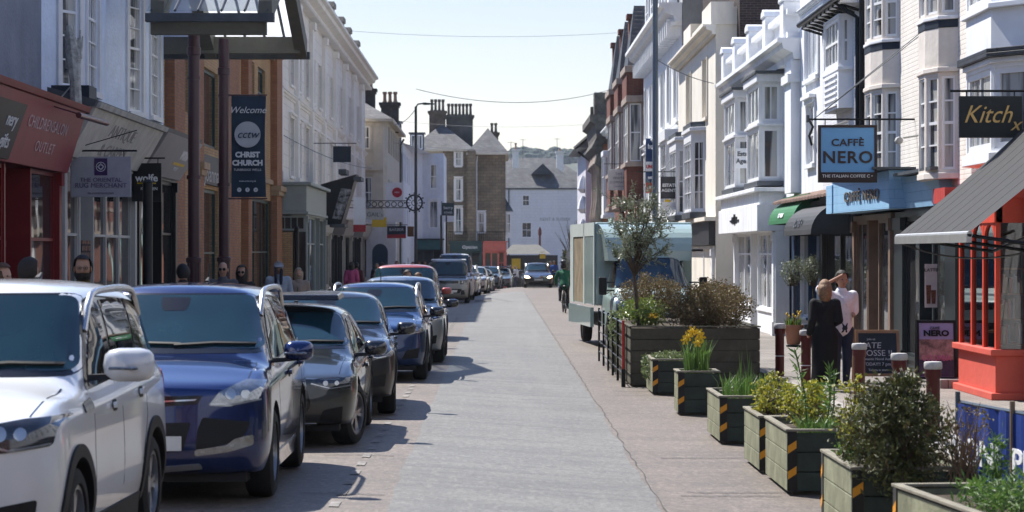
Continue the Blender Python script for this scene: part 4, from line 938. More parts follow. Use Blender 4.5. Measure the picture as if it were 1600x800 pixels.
# ---- cream brick building with bows (coffee shop)
FR8 = SF(1, 7.3)
r8 = thing('bow_fronted_building', 'cream painted brick building with two stacks of bow windows over the blue coffee shop', 'building', (11,43,.12))
w = MB(); wall(w, FR8, 37.02, 47.4, 3.2, 9.5, [(38.25,39.85,3.5,5.0),(38.25,39.85,6.0,7.3),(43.7,45.8,3.9,5.1),(43.7,45.8,6.05,7.3)], .1); shell(w, 1, 7.3, 37.02, 47.4, 8, 0, 9.5); obj('wall', w, CB, r8)
for ac, wd_, z in ((39.05,1.9,0),(44.7,2.2,.12)):
    bay(r8, FR8, bowplan(ac, wd_, .42, 5, .8), [(3.35+z,3.45+z,'slab',dict(e=1.06)),(3.45+z,5.04+z,'win',dict(cols=1,rows=4,fw=.04,m=.05)),(5.04+z,5.12+z,'slab',dict(e=1.08)),(5.12+z,5.74+z,'wall',{}),(5.74+z,5.87+z,'slab',dict(e=1.02,mat=LEADD,name='lead_band')),(5.87+z,5.93+z,'slab',dict(e=1.07,mat=WREN)),(5.93+z,7.3+z,'win',dict(cols=1,rows=4,fw=.04,m=.05)),(7.3+z,7.45+z,'slab',dict(e=1.08,mat=WREN))], CBR)
pipe(r8, [(7.2,47.3,9),(7.2,47.3,7.45),(7.18,47.3,7.2),(7.18,47.3,3.7)], .05, BLACKM)
q = MB(); q.tube([(7.3,41.5,4.2),(7.0,41.4,4.15)], .02, 5); q.lathe([(.02,-.02),(.06,.0),(.07,.14),(.03,.2)], (6.92,41.3,4.1), 8, axis='y'); tag(obj('flood_light', q, M('alu_grey', (.4,.4,.38), .5), smooth=True), 'small grey flood light on the cream brick wall between the bow windows', 'light fitting')
LB = M('light_blue_panel', (.27,.48,.68), .5, var=.05, grime=.1, brick=(3,.16,(.27,.48,.68),(.18,.36,.55),.006))
fb3 = SF(1, 7.2)
cf = thing('coffee_shop_front', 'coffee shop front with light blue fascia, brown doors and dark pilasters', 'shop front', (7.2,43,.12))
f_ = MB(); prof(f_, fb3, 38.6, 47.9, [(-.1,2.95),(.05,2.95),(.14,3.48),(-.1,3.48)]); 
fo = obj('fascia', f_, LB, cf)
q = MB(); q.box(6.58,7.3,47.2,48.0,2.95,3.5); q.hexa([(6.85,42.0,2.95),(7.3,42.0,2.95),(7.3,47.3,2.95),(6.6,47.3,2.95),(6.85,42.0,3.62),(7.3,42.0,3.62),(7.3,47.3,3.55),(6.6,47.3,3.55)]); fo2 = obj('fascia_box', q, LB, cf)
g3, ln3 = GF((6.85,42.0),(6.6,47.3),(7.6,44))
letters(fo2, g3, [('CAFFÈ NERO',.27,2.35,3.22,dict(wx=1.9,thick=.025,spacing=1.1))], .01, M('bronze_letters', (.17,.14,.12), .4, metal=.3))
q = MB(); q.box(6.55,7.35,41.9,48.1,3.63,3.67); q.box(6.9,7.35,38.3,41.9,3.5,3.55); obj('fascia_flashing', q, LEAD, cf)
BRN = M('brown_timber', (.2,.13,.09), .5, var=.2)
BKS = M('black_green_shop', (.012,.018,.02), .4)
shop(cf, SF(1,7.15), 43.5, 48.1, .12, 2.8, 3, BRN, .3, doors=(1,), rec=.08)
shop(cf, SF(1,7.2), 37.6, 43.4, .12, 2.8, 3, BKS, .2, doors=(1,), rec=.1, pil=.9)
q = MB(); q.box(7.3,7.7,37,43,2.82,2.95); obj('soffit', q, BKS, cf)
rf = MB(); rf.box(7.0,7.6,37.6,38.6,2.96,3.2); tag(obj('red_fascia_board', rf, M('red_slats', (.5,.06,.05), .5, stripes=(1,.15,.02,.4))), 'small red slatted fascia board above the far end of the charcoal awning', 'fascia board')
# poster LATTE
pp = thing('poster', 'white poster reading LATTE with brown drinks in the coffee shop window', 'poster', (7.05,38.3,1.5))
q = MB(); q.box(6.92,7.12,38.9,38.91,1.3,2.0); obj('sheet', q, M('poster_pink', (.6,.5,.46), .6), pp)
letters(pp, CF(38.9), [('LATTE',.075,7.02,1.9)], .003, BLACKM)
for x, h in ((6.98,.3),(7.06,.22)):
    q = MB(); q.hexa([(x-.03,38.895,1.36),(x+.03,38.895,1.36),(x+.03,38.899,1.36),(x-.03,38.899,1.36),(x-.04,38.895,1.36+h),(x+.04,38.895,1.36+h),(x+.04,38.899,1.36+h),(x-.04,38.899,1.36+h)]); obj('drink_picture', q, M('coffee_brown', (.22,.07,.03), .6, var=.6, vs=30), pp)
BLS = M('nero_blue', (.14,.35,.62), .5, var=.03); BRK = M('sign_dark_brown', (.035,.022,.02), .45)
ns = plate_sign('hanging_sign', 'blue hanging board reading Caffè Nero in dark lettering with dark brown frame', 'sign', 5.62,6.64,42,3.4,4.4, BLS, frame=(BRK,.045), bar=(5.43,7.3), group='hanging shop signs', hang=.1,
  lines=[('CAFFÈ',.17,6.13,4.09,dict(offset=.003,wx=1.15,spacing=1.05)), ('NERO',.29,6.13,3.83,dict(offset=.006,wx=1.05,spacing=1.12))], tmat=BRK)
q = MB(); q.box(5.66,6.6,41.985,41.995,3.44,3.58); obj('caption_strip', q, BRK, ns); letters(ns, CF(41.98), [('THE ITALIAN COFFEE C',.075,6.1,3.51,dict(wx=1.05)),('o',.05,6.55,3.52)], .003, WHITEC)
q = MB(); q.tube([(5.55,42.02,4.51),(7.3,40.6,6.0)], .008, 4); q.tube([(5.55,42.02,4.51),(7.3,40.75,5.95)], .008, 4); q.box(5.42,5.46,41.95,42.1,4.45,4.57); obj('stay_wire', q, LEAD, ns)

# ---- white timber-gabled building 47.4 - 57
FR7 = SF(1, 7.2)
r7 = thing('gutter_fronted_building', 'white painted brick building with bracketed eaves and a tall timbered oriel', 'building', (11,50,.12))
w = MB(); wall(w, FR7, 47.42, 53.0, 3.0, 7.15, [(49.2,51.6,4.3,4.9)]); shell(w, 1, 7.2, 47.42, 53.0, 8, 0, 7.15); obj('wall', w, WB, r7)
q = MB(); prof(q, FR7, 47.42, 53.3, [(-3.5,9.6),(.45,7.15),(.5,7.25),(-3.5,9.75)]); obj('roof', q, SLATE, r7)
q = MB(); q.fb(FR7,47.5,53.3,7.1,7.2,0,.42); obj('soffit', q, WREN, r7)
q = MB(); q.tube([(6.72,47.3,7.2),(6.72,53.4,7.2)], .06, 8)
for i in range(10): q.tube([(6.75,47.8+i*.6,7.12),(7.2,47.8+i*.6,6.98)], .03, 4)
obj('gutter', q, BLACKM, r7)
pipe(r7, [(6.72,48.0,7.2),(6.95,47.7,6.95),(7.13,47.5,6.8),(7.13,47.5,3.7)], .05, BLACKM)
bay(r7, FR7, [(48.6,0),(48.7,.28),(50.9,.28),(51.0,0)], [(5.1,5.9,'wall',{}),(5.86,5.94,'slab',dict(e=1.06)),(5.94,7.0,'win',dict(cols=[1,4,1],rows=2,m=.1,fw=.07))], WREN)
q = MB()
for k in range(6): q.fb(FR7, 48.9,50.7,5.16+k*.12,5.2+k*.12,.285,.31)
obj('timber_moulding', q, WREN, r7)
window(r7, FR7, 49.2,51.6,4.3,4.9,4,1,sill=WREN)
tag(obj('wall_ornament', MB().tube([(7.12,54.3,4.6),(7.05,54.2,4.8),(7.12,54.1,5.0),(7.05,54.2,5.15)], .03, 6), BLACKM), 'small curled black iron ornament on the white wall above the dark awning', 'ornament')
r7b = thing('tall_white_building', 'tall plain white building with framed sash windows between the balustrade and the eaves', 'building', (11,55,.12))
w = MB(); wall(w, FR7, 53.02, 57.0, 3.0, 10.5, [(53.7,55.9,6.15,7.6),(54.3,55.6,4.2,5.55)], .12); shell(w, 1, 7.2, 53.02, 57.0, 8, 0, 10.5); obj('wall', w, WREN, r7b)
window(r7b, FR7, 53.7,55.9,6.15,7.6,3,1,fw=.12,dep=.1,sill=WREN,trim=WREN,gm=glass_mat('white_blind_glass',(.5,.52,.55))); window(r7b, FR7, 54.3,55.6,4.2,5.55,2,2,dep=.1,sill=WREN,hood=WREN,trim=WREN)
cornice(r7b, FR7, 53.02,57.0,7.75,.12,.1,WREN,name='string_course')
# shops green awning / dark awning / blue
NVS = M('navy_shop', (.02,.045,.1), .4)
sd_ = thing('navy_shop_front', 'navy blue shop front under the green and black canopies', 'shop front', (7.2,53,.12))
shop(sd_, SF(1,7.2), 48.2, 53.2, .12, 2.9, 2, DKS, .4, gm=SHOPG, pil=.3); shop(sd_, SF(1,7.2), 53.3, 58.3, .12, 2.9, 2, NVS, .5, doors=(0,), pil=.5)
f_ = MB(); prof(f_, FR7, 48.1, 58.4, [(-.2,2.9),(.1,2.9),(.2,3.3),(-.2,3.35)]); obj('fascia', f_, DKS, sd_)
q = MB()
for k in range(20):
    y = 48.3+k*.5; q.hexa([(6.7,y,3.32),(7.25,y,3.5),(7.25,y+.47,3.5),(6.7,y+.47,3.34),(6.7,y,3.38),(7.25,y,3.58),(7.25,y+.47,3.58),(6.7,y+.47,3.4)])
obj('pent_roof', q, M('old_tile', (.2,.13,.1), .9, var=.4, vs=3), sd_)
def canopy(name, label, a0, a1, col, z0, z1, dep, txt, tm, wx):
    t = thing(name, label, 'awning', (7.2-dep,(a0+a1)/2,z0), 'curved shop canopies')
    q = MB(); n_ = 10; pr = [(dep*math.sin(math.pi/2*k/n_)**.8, z1-(z1-z0)*(1-math.cos(math.pi/2*k/n_))) for k in range(n_+1)]
    for (d, z), (d2, z2) in zip(pr, pr[1:]): q.quad(FR7(a0,d,z),FR7(a1,d,z),FR7(a1,d2,z2),FR7(a0,d2,z2))
    for a in (a0, a1): q.add([FR7(a,0,z0)]+[FR7(a,d,z) for d,z in pr], [tuple(range(n_+2))])
    obj('hood', q, col, t, smooth=True)
    q = MB(); q.fb(FR7,a0-.03,a1+.03,z1,z1+.1,0,.25); obj('cassette', q, col, t)
    fc = lambda a, d, z: (7.2-dep-d-.0, a, z)
    d7, z7 = pr[6]; d8, z8 = pr[9]
    def lf(A, D, Z):
        u = (Z-z8)/(z7-z8); return FR7(A, d8+(d7-d8)*u+D+.02, Z)
    letters(t, lf, [(txt,(z7-z8)*.8,(a0+a1)/2,(z7+z8)/2,dict(wx=wx,offset=.006))], .006, tm)
canopy('shop_canopy', 'curved bright green canopy with small white lettering', 53.6, 58.3, M('green_canopy', (.03,.16,.06), .6, var=.1), 2.85, 3.4, .6, 'tree', WHITEC, 3)
canopy('shop_canopy', 'curved black canopy with raised dark lettering next to the green one', 48.6, 53.2, M('black_canopy', (.035,.035,.037), .6, var=.1), 2.55, 3.2, .85, 'LOVE +', M('dark_raised', (.07,.07,.075), .4), 1.8)

# ---- balustraded white building 57 - 73
FR6 = SF(1, 7.2)
r6 = thing('balustraded_building', 'low white building with stone balustrade, deep cornice and two tall square oriels', 'building', (11,65,.12))
w = MB(); wall(w, FR6, 57.02, 73, 3.5, 6.9, []); shell(w, 1, 7.2, 57.02, 73, 8, 0, 6.95); obj('wall', w, WREN, r6)
cornice(r6, FR6, 56.9, 73.0, 6.75, .5, .55, WREN)
q = MB(); q.fb(FR6,57.0,58.2,3.6,6.74,.004,.22); q.fb(FR6,56.95,58.3,6.2,6.4,.004,.3); obj('pilaster', q, WREN, r6)
q = MB(); q.fb(FR6,57,73,7.26,7.4,-.1,.3); q.fb(FR6,57,73,7.82,7.95,-.1,.3); obj('balustrade_rail', q, WREN, r6)
for y in (57.7, 61.5, 65.5, 69.3, 72.7):
    q = MB(); q.fb(FR6,y-.35,y+.35,7.26,8.15,-.15,.36); q.prism(FR6,[(y-.4,8.15),(y+.4,8.15),(y+.3,8.3),(y,8.36),(y-.3,8.3)],-.2,.4); obj('balustrade_pier', q, WREN, r6, bev=.02)
for k in range(60):
    y = 58.2+k*.24
    if min(abs(y-t) for t in (57.7,61.5,65.5,69.3,72.7)) < .4: continue
    q = MB(); q.lathe([(.05,7.4),(.08,7.5),(.04,7.68),(.06,7.82)], (7.1,y,0), 6); obj('baluster', q, WREN, r6, smooth=True)
for (a0, a1, cz0) in ((60.4,63.4,4.0),(66.4,69.6,4.1)):
    pl = [(a0,0),(a0+.05,.6),(a1-.05,.6),(a1,0)]
    bay(r6, FR6, pl, [(3.85,3.98,'slab',dict(e=1.1,mat=LEAD,name='lead_base')),(3.98,5.35,'win',dict(cols=[1,2,1],rows=1,m=.09,fw=.06)),(5.35,5.42,'slab',dict(e=1.08)),(5.42,6.45,'win',dict(cols=[2,3,2],rows=1,m=.09,fw=.06)),(6.45,6.65,'slab',dict(e=1.12)),(6.65,6.72,'slab',dict(e=1.2,mat=LEAD,name='lead_roof'))], WHITE)
es = thing('window_sign', 'white board reading Estate Agents in the oriel window of the balustraded building', 'sign', (6.85,66.35,4.6))
q = MB(); q.box(6.62,7.1,66.33,66.36,4.5,5.05); obj('board', q, WHITEC, es); letters(es, CF(66.33), [('Estate',.17,6.86,4.89,dict(offset=.006)),('Agents',.17,6.86,4.69,dict(offset=.006))], .003, M('text_grey', (.12,.13,.14), .5))
# shop box
wsb = thing('white_shop_front', 'white boxed shop front with small dark emblem and pale tall windows', 'shop front', (7,65,.12))
q = MB(); q.box(6.5,7.3,59.9,70.2,2.72,3.38); q.box(6.56,7.3,60.0,70.1,3.382,3.7); q.box(6.42,7.3,59.8,70.3,3.7,3.8); obj('fascia_box', q, WREN, wsb, bev=.01)
q = MB()
for z, h_, w_ in ((3.02,.05,.3),(3.1,.12,.05),(2.95,.12,.05),(3.1,.05,.18)): q.fb(SF(1,6.5),65.5-w_*4,65.5+w_*4,z,z+h_,.003,.02)
q.fb(SF(1,6.5),64.9,66.3,2.98,3.14,.003,.015); obj('emblem', q, BLACKM, wsb)
shop(wsb, SF(1,6.95), 60.0, 70.0, .12, 2.7, 5, WREN, .55, doors=(2,), transom=2.0, gm=GLASSC, pil=.35)
q = MB(); q.box(6.95,7.3,59.9,60.0,.12,2.72); obj('wall', q, WREN, wsb)
# dark brick flank rising behind
q = MB(); q.box(7.4,14,73.05,86,6.9,14.5); tag(obj('brick_block', q, M('dark_brick', (.05,.035,.03), .85, var=.3, vs=2, brick=(.225,.075,(.035,.025,.025),(.11,.09,.08),.008))), 'tall dark brick flank wall rising behind the white balustrade', 'building')

# ---- cream narrow building
FR5 = SF(1, 6.75)
r5 = thing('cream_building', 'narrow cream building with sloping parapet and two tall blank window recesses', 'building', (10,81,.12))
CR5 = M('warm_cream', (.77,.72,.63), .7, var=.08, vs=.7, grime=.3)
w = MB(); ops=[(76.6,78.2,6.5,8.4),(83,84.8,6.5,8.4)]
wall(w, FR5, 73.9, 88.9, 0, 9.0, ops, .3); shell(w, 1, 6.75, 73.9, 88.9, 8, 0, 9.4); obj('wall', w, CR5, r5)
for o in ops: window(r5, FR5, *o, 2, 2, dep=.28, sill=CR5, trim=CR5, gm=glass_mat('blinded', (.5,.46,.38)))
cornice(r5, FR5, 73.7, 88.9, 8.85, .3, .4, CR5)
q = MB(); q.box(6.6,7.3,73.8,77.0,9.16,9.85); q.box(6.65,7.25,77.0,81.5,9.16,9.55); q.box(6.6,7.25,81.5,84.5,9.16,9.9); q.box(6.65,7.25,84.5,88.9,9.16,9.5); q.box(7.25,9.5,73.82,74.2,9.16,9.7); obj('parapet', q, CR5, r5)
for (a0,a1) in ((77.5,81.5),(84,88.2)):
    bay(r5, FR5, [(a0,0),(a0+.5,.42),(a1-.5,.42),(a1,0)], [(3.3,3.5,'slab',dict(e=1.12,mat=LEAD,name='lead_base')),(3.5,5.85,'win',dict(cols=[2,3,2],rows=4,m=.07,fw=.06)),(5.85,6.1,'wall',{}),(6.1,6.22,'slab',dict(e=1.15)),(6.22,6.4,'slab',dict(e=1.05,mat=LEAD,name='lead_roof'))], WHITE)
shop(r5, SF(1,6.7), 74.2, 88.8, .12, 2.3, 4, WREN, .3, doors=(0,), gm=GLASSC); q = MB(); q.fb(FR5,74,88.9,2.42,3.15,.006,.2); obj('fascia', q, DKS, r5)
q = MB(); q.fb(FR5,73.8,88.9,3.16,3.28,.006,.35); obj('fascia_cornice', q, CR5, r5)

# ---- tall white bracketed building
FR4 = SF(1, 6.9)
r4 = thing('tall_bracketed_building', 'tall white building with bracketed eaves, arched windows and grey rendered chimney flank', 'building', (10,101,.12))
w = MB(); ops = [(91.2+i*3.6,92.8+i*3.6,z,z+2.3) for i in range(6) for z in (7.3,4.2)]
wall(w, FR4, 89, 112, 0, 10.8, ops, .2); obj('wall', w, WREN, r4)
for o in ops: window(r4, FR4, *o, 2, 2, dep=.15, trim=WREN, sill=WREN, hood=WREN if o[2] < 5 else None)
w = MB(); w.box(6.91,12,88.95,90.2,6,16.5); w.box(7.3,12,90.2,112,0,13.2); obj('flank', w, M('grey_roughcast_flank', (.3,.3,.3), .9, var=.2, vs=.8, grime=.5, bump=.4, bs=4), r4)
cornice(r4, FR4, 89, 112.2, 10.7, .7, .85, WREN, name='eaves', dent=True)
q = MB()
for i in range(22): q = MB(); q.fb(FR4,89.3+i*1.03,89.5+i*1.03,10.2,10.8,.004,.55); obj('eaves_bracket', q, WREN, r4)
q = MB(); q.fb(FR4,96,111,11.41,14.5,-.35,.0); at = obj('attic_wall', q, WREN, r4)
for i in range(4): window(at, FR4, 97+i*3.5,98.6+i*3.5,12,13.8,2,2,dep=-.03)
cornice(r4, FR4, 89, 112, 6.85,.2,.2, WREN, name='string_course')
bay(r4, FR4, [(90,0),(90.4,.5),(93.5,.5),(93.9,0)], [(3.4,3.55,'slab',dict(e=1.1)),(3.55,6.4,'win',dict(cols=[1,2,1],rows=3,m=.07)),(6.4,6.8,'slab',dict(e=1.12))], WHITE)
shop(r4, SF(1,6.85), 89.1, 111.9, .12, 2.8, 6, DKS, .4, doors=(2,)); q = MB(); q.fb(FR4,89,112,2.9,3.4,.006,.25); obj('fascia', q, CRS, r4)

# ---- red brick gabled row
RB = M('red_brick', (.2,.06,.035), .85, var=.25, vs=1, brick=(.225,.075,(.16,.045,.027),(.15,.11,.09),.008), bump=.3)
FR3 = SF(1, 6.9)
r3 = thing('red_brick_building', 'ornate red brick building with projecting stone banded bays and steep slate dormers', 'building', (10,126,.12))
w = MB(); wall(w, FR3, 112.05, 139, 0, 10.5, []); shell(w, 1, 6.9, 112.05, 139, 8, 0, 10.5); obj('wall', w, RB, r3)
STN = M('pinkish_stone', (.36,.29,.24), .8, var=.2, vs=2, grime=.3)
for a0 in (112.5,120.5,128.5):
    bay(r3, FR3, [(a0,0),(a0+.3,.75),(a0+4.2,.75),(a0+4.5,0)], [(4.4,4.6,'slab',dict(e=1.12,mat=STN)),(4.6,6.2,'wall',{}),(6.2,6.4,'slab',dict(e=1.1,mat=STN))], RB)
    bay(r3, FR3, [(a0,0),(a0+.3,.7),(a0+4.2,.7),(a0+4.5,0)], [(6.4,9.2,'win',dict(cols=[1,2,1],rows=2,m=.1)),(9.2,9.5,'slab',dict(e=1.12,mat=STN))], STN)
    bay(r3, FR3, [(a0,0),(a0+.3,.75),(a0+4.2,.75),(a0+4.5,0)], [(9.5,10.6,'wall',{}),(10.6,10.9,'slab',dict(e=1.12,mat=STN))], RB)
    q = MB(); q.add([(6.2,a0+.2,10.9),(6.2,a0+4.3,10.9),(10,a0+4.3,10.9),(10,a0+.2,10.9),(6.6,a0+2.2,13.9),(10,a0+2.2,13.9)], [(0,1,4),(1,2,5,4),(2,3,5),(3,0,4,5),(0,3,2,1)]); obj('gable_roof', q, DSLATE, r3)
    q = MB(); q.box(6.5,7.4,a0+4.6,a0+5.4,10.5,13.5); q.box(6.4,7.5,a0+4.5,a0+5.5,13.5,13.75); obj('chimney', q, RB, r3)
q = MB(); q.box(6.95,9,112.1,139,10.5,10.6); obj('roof', q, DSLATE, r3)
shop(r3, SF(1,6.85), 112.1, 138.9, .12, 3.0, 6, DKS, .4, doors=(2,)); q = MB(); q.fb(FR3,112.1,138.9,3.1,3.9,.006,.3); obj('fascia', q, STN, r3)
# white shopfront building between (mint and white)
FR2 = SF(1, 6.9)
r2 = thing('pale_green_building', 'narrow white and mint green building beyond the red brick bays', 'building', (10,143,.12))
w = MB(); wall(w, FR2, 139.05, 147, 0, 9.4, [(140.5,142,5,7),(144,145.5,5,7)]); shell(w, 1, 6.9, 139.05, 147, 8, 0, 9.4); obj('wall', w, M('mint_render', (.42,.6,.56), .7, var=.1), r2)
window(r2, FR2, 140.5,142,5,7,2,2); window(r2, FR2, 144,145.5,5,7,2,2); cornice(r2, FR2, 139,147,9.1,.4,.5,WREN)
bay(r2, FR2, [(139.5,0),(139.9,.6),(142.6,.6),(143,0)], [(4.2,4.4,'slab',{}),(4.4,5.4,'wall',{}),(5.4,7.8,'win',dict(cols=[1,2,1],rows=2,m=.1)),(7.8,8.1,'slab',{})], WREN)
OB2 = M('orange_red_brick', (.33,.12,.06), .85, var=.25, vs=1)
FRx = SF(1, 6.6)
r1 = thing('ornate_gabled_building', 'orange brick building with dark ornate stone gable and finials', 'building', (10,153,.12))
w = MB(); wall(w, FRx, 147.05, 160, -1, 8.8, [(149,150.5,4.5,6.8),(153,154.5,4.5,6.8)]); shell(w, 1, 6.6, 147.05, 160, 8, -1, 8.8); obj('wall', w, OB2, r1)
window(r1, FRx, 149,150.5,4.5,6.8,2,2); window(r1, FRx, 153,154.5,4.5,6.8,2,2)
DST = M('dark_ornate_stone', (.13,.115,.1), .9, var=.4, vs=3)
q = MB(); prof(q, FRx, 147.1, 160, [(0,7.2),(.5,7.6),(.3,8.2),(.7,8.6),(.4,9.2),(.5,10.0),(.8,10.2),(.8,10.6),(-.5,10.6),(-.5,7.2)]); q.box(6.1,7.2,148,149.6,10.6,12.0); q.box(6.0,6.9,151,152,10.6,11.3); obj('gable', q, DST, r1)
for y in (147.6,150.5,154): 
    q = MB(); q.lathe([(.25,4.0),(.35,4.4),(.2,5.4),(.2,7.2),(.4,7.6),(.2,8.2)], (6.35,y,0), 8); obj('column', q, STN, r1, smooth=True)
q = MB(); q.fb(FRx,147.1,160,3.4,3.7,.005,.7); obj('ledge', q, DST, r1)
# far white gabled building
r0 = thing('white_gabled_building', 'white building with dark bargeboard gable at the far right end', 'building', (9,170,gz(170)))
w = MB(); w.box(6.25,13,166,183,-1.5,9.2); obj('wall', w, M('violet_white', (.55,.54,.58), .8, var=.05), r0)
q = MB(); q.add([(5.5,165.6,9.4),(5.5,183,9.4),(12,183,9.4),(12,165.6,9.4),(8.5,165.6,12.0),(8.5,183,12.0)], [(0,4,5,1),(4,3,2,5),(0,3,4),(1,5,2),(0,1,2,3)]); obj('roof', q, SLATE, r0)
q = MB(); q.tube([(5.45,165.5,9.3),(8.5,165.5,12.0)], .13, 4); obj('bargeboard', q, BLACKM, r0); pipe(r0, [(5.7,165.7,9.1),(6.9,165.8,8.2),(7.0,165.8,-1)], .09, BLACKM)
for z in (2,3.6,5.2,6.6):
    q = MB(); q.lathe([(.15,z-.3),(.42,z),(.3,z+.5),(.1,z+.9)], (6.1,167,0), 8); obj('wall_moulding', q, WREN, r0, smooth=True)
rz = thing('distant_shops', 'small white rendered shop building far behind the box truck', 'building', (9,200,gz(200)))
q = MB(); q.box(7.6,14,190,206,-2,7.0); obj('wall', q, WREN, rz); q = MB(); q.box(7.5,14,189.9,206,7.0,7.3); obj('parapet', q, LEAD, rz); window(rz, CF(190), 8.0,8.6,3.5,5,2,2,dep=-.03)

# signs on the right
plate_sign('hanging_sign', 'white hanging board reading The White Company London', 'sign', 5.38,6.45,115,5.16,6.16, M('sign_white', (.7,.7,.68), .6), bar=(5.2,7.0), group='hanging shop signs', hang=.25,
  lines=[('THE',.16,5.9,5.93,dict(spacing=1.3)),('WHITE',.16,5.9,5.73,dict(spacing=1.2)),('COMPANY',.16,5.9,5.53,dict(spacing=1.15)),('LONDON',.09,5.9,5.33,dict(spacing=1.3))], tmat=M('text_grey', (.12,.13,.14), .5))
plate_sign('hanging_sign', 'charcoal hanging board reading Estate Agents in white', 'sign', 5.83,6.46,85,4.08,4.86, M('charcoal_board', (.045,.045,.05), .5), bar=(4.95,6.75), group='hanging shop signs', hang=.17,
  lines=[('ESTATE',.15,6.145,4.55,dict(offset=.006)),('AGENTS',.15,6.145,4.37,dict(offset=.003))], tmat=WHITEC)
q = MB(); q.box(5.83,6.47,84.98,85.03,3.7,3.96); q.tube([(6.1,85,3.96),(6.1,85,4.08)], .02, 5); ls = thing('small_sign', 'small white strip sign hung under the charcoal Estate Agents board', 'sign', (6.15,85,3.7)); obj('board', q, WHITEC, ls)
letters(ls, CF(84.98), [('_________',.1,6.15,3.86,dict(mat=LEAD))], .002, LEAD)
q = MB(); n_=12; q.prism(CF(84.98), [(6.08+.12*math.cos(math.pi*k/n_),3.965+.1*math.sin(math.pi*k/n_)) for k in range(n_+1)], -.03,.0); obj('yellow_arc', q, YEL, ls)
ag = thing('letting_board', 'stacked navy, white and red estate board behind the tall blue grey lamp post', 'sign', (6.85,104,5.3))
for z0, z1, m_, t_, tm in ((6.1,7.1,M('board_navy',(.01,.04,.13),.5),'brac',WHITEC),(5.65,6.098,WHITEC,'UNDER',M('board_red',(.55,.03,.03),.5)),(5.2,5.648,M('board_navy',(.01,.04,.13),.5),'estate',WHITEC),(4.75,5.198,M('board_red',(.55,.03,.03),.5),'OFFER',WHITEC)):
    q = MB(); q.box(6.5,7.05,104,104.05,z0,z1); b_ = obj('board', q, m_, ag); letters(b_, CF(104), [(t_,.28 if t_ == 'brac' else .2,6.78,(z0+z1)/2+(.15 if t_ == 'brac' else 0),dict(wx=.8,offset=.01))], .003, tm)

# signs and fittings on the left, mid distance
plate_sign('hanging_sign', 'plain dark navy hanging board on the cream classical building', 'sign', -6.55,-5.83,98,5.85,6.5, M('dark_navy_board', (.015,.025,.04), .5), bar=(-7.5,-5.6), group='hanging shop signs', hang=.12)
plate_sign('hanging_sign', "pale hanging board reading GAIL's with yellow panel behind", 'sign', -6.5,-5.6,122,3.85,4.35, M('gails_cream', (.5,.5,.46), .6), bar=(-7.4,-5.5), group='hanging shop signs', lines=[("GAIL's",.3,-6.05,4.1)], tmat=M('text_grey', (.12,.13,.14), .5))
q = MB(); q.box(-6.3,-5.55,124,124.05,3.5,4.0); tag(obj('yellow_board', q, YEL), "yellow panel showing below the GAIL's board", 'sign')
q = MB(); q.box(-6.9,-6.3,118,118.05,3.55,4.9); wb_ = thing('banner_sign', 'white vertical banner with red foot beside the black pub lantern', 'sign', (-6.6,118,3.2)); obj('board', q, WHITEC, wb_); q = MB(); q.box(-6.9,-6.3,117.99,118.06,3.2,3.55); obj('red_foot', q, M('board_red2',(.4,.03,.04),.5), wb_)
q = MB(); q.box(-6.1,-5.1,135,135.08,3.9,6.1); rsn = thing('illuminated_sign', 'white upright projecting sign with red disc on the cream corner building', 'sign', (-5.6,135,3.9)); obj('board', q, WHITEC, rsn)
q = MB(); n_=20; q.prism(CF(134.99), [(-5.45+.28*math.cos(2*math.pi*k/n_),5.55+.28*math.sin(2*math.pi*k/n_)) for k in range(n_)], 0, .02); obj('red_disc', q, M('sign_red',(.45,.02,.04),.5), rsn); letters(rsn, CF(134.96), [('HSBC',.12,-5.45,5.55)], .01, WHITEC)
# leaning black pub sign box with pictures
ps = thing('pub_sign', 'large black ornate boxed sign with monochrome picture leaning from the cream building', 'sign', (-6.8,96,3.2))
q = MB(); q.hexa([(-7.4,96,3.3),(-6.1,96,3.3),(-6.1,98,3.3),(-7.4,98,3.3),(-6.9,96,4.9),(-5.5,96,5.3),(-5.5,98,5.3),(-6.9,98,4.9)]); obj('box', q, BLACKM, ps)
q = MB(); q.add([(-6.45,95.98,3.55),(-6.1,95.98,3.5),(-5.65,95.98,4.7),(-6.1,95.98,4.75)], [(0,1,2,3)]); obj('picture', q, M('mono_picture', (.3,.3,.3), .6, var=.9, vs=5), ps)
q = MB(); q.box(-6.55,-5.95,95.9,98.1,3.2,3.32); q.box(-6.2,-5.9,95.9,98,5.3,5.5); q.box(-5.6,-5.3,95.9,98,5.05,5.2); obj('moulding', q, LEAD, ps)
for x, y, h in ((-7.0,96.2,3.2),): 
    q = MB(); q.box(x-.35,x+.1,y,y+.4,.17,3.3); obj('pillar', q, BLACKM, ps)
ck = thing('street_clock', 'round black skeleton clock on a scrolled bracket over the left pavement', 'clock', (-5.0,118,4.8))
q = MB()
def ring(mb, cx, cy, cz, r0, r1, y0, y1, n=24):
    for k in range(n):
        a, b = 2*math.pi*k/n, 2*math.pi*(k+1)/n
        mb.hexa([(cx+r0*math.cos(a),y0,cz+r0*math.sin(a)),(cx+r1*math.cos(a),y0,cz+r1*math.sin(a)),(cx+r1*math.cos(b),y0,cz+r1*math.sin(b)),(cx+r0*math.cos(b),y0,cz+r0*math.sin(b)),
                 (cx+r0*math.cos(a),y1,cz+r0*math.sin(a)),(cx+r1*math.cos(a),y1,cz+r1*math.sin(a)),(cx+r1*math.cos(b),y1,cz+r1*math.sin(b)),(cx+r0*math.cos(b),y1,cz+r0*math.sin(b))])
cxk, czk = -3.92, 4.62
ring(q, cxk, 118, czk, .34,.42,118,118.1); ring(q, cxk, 118, czk, .12,.15,118,118.1)
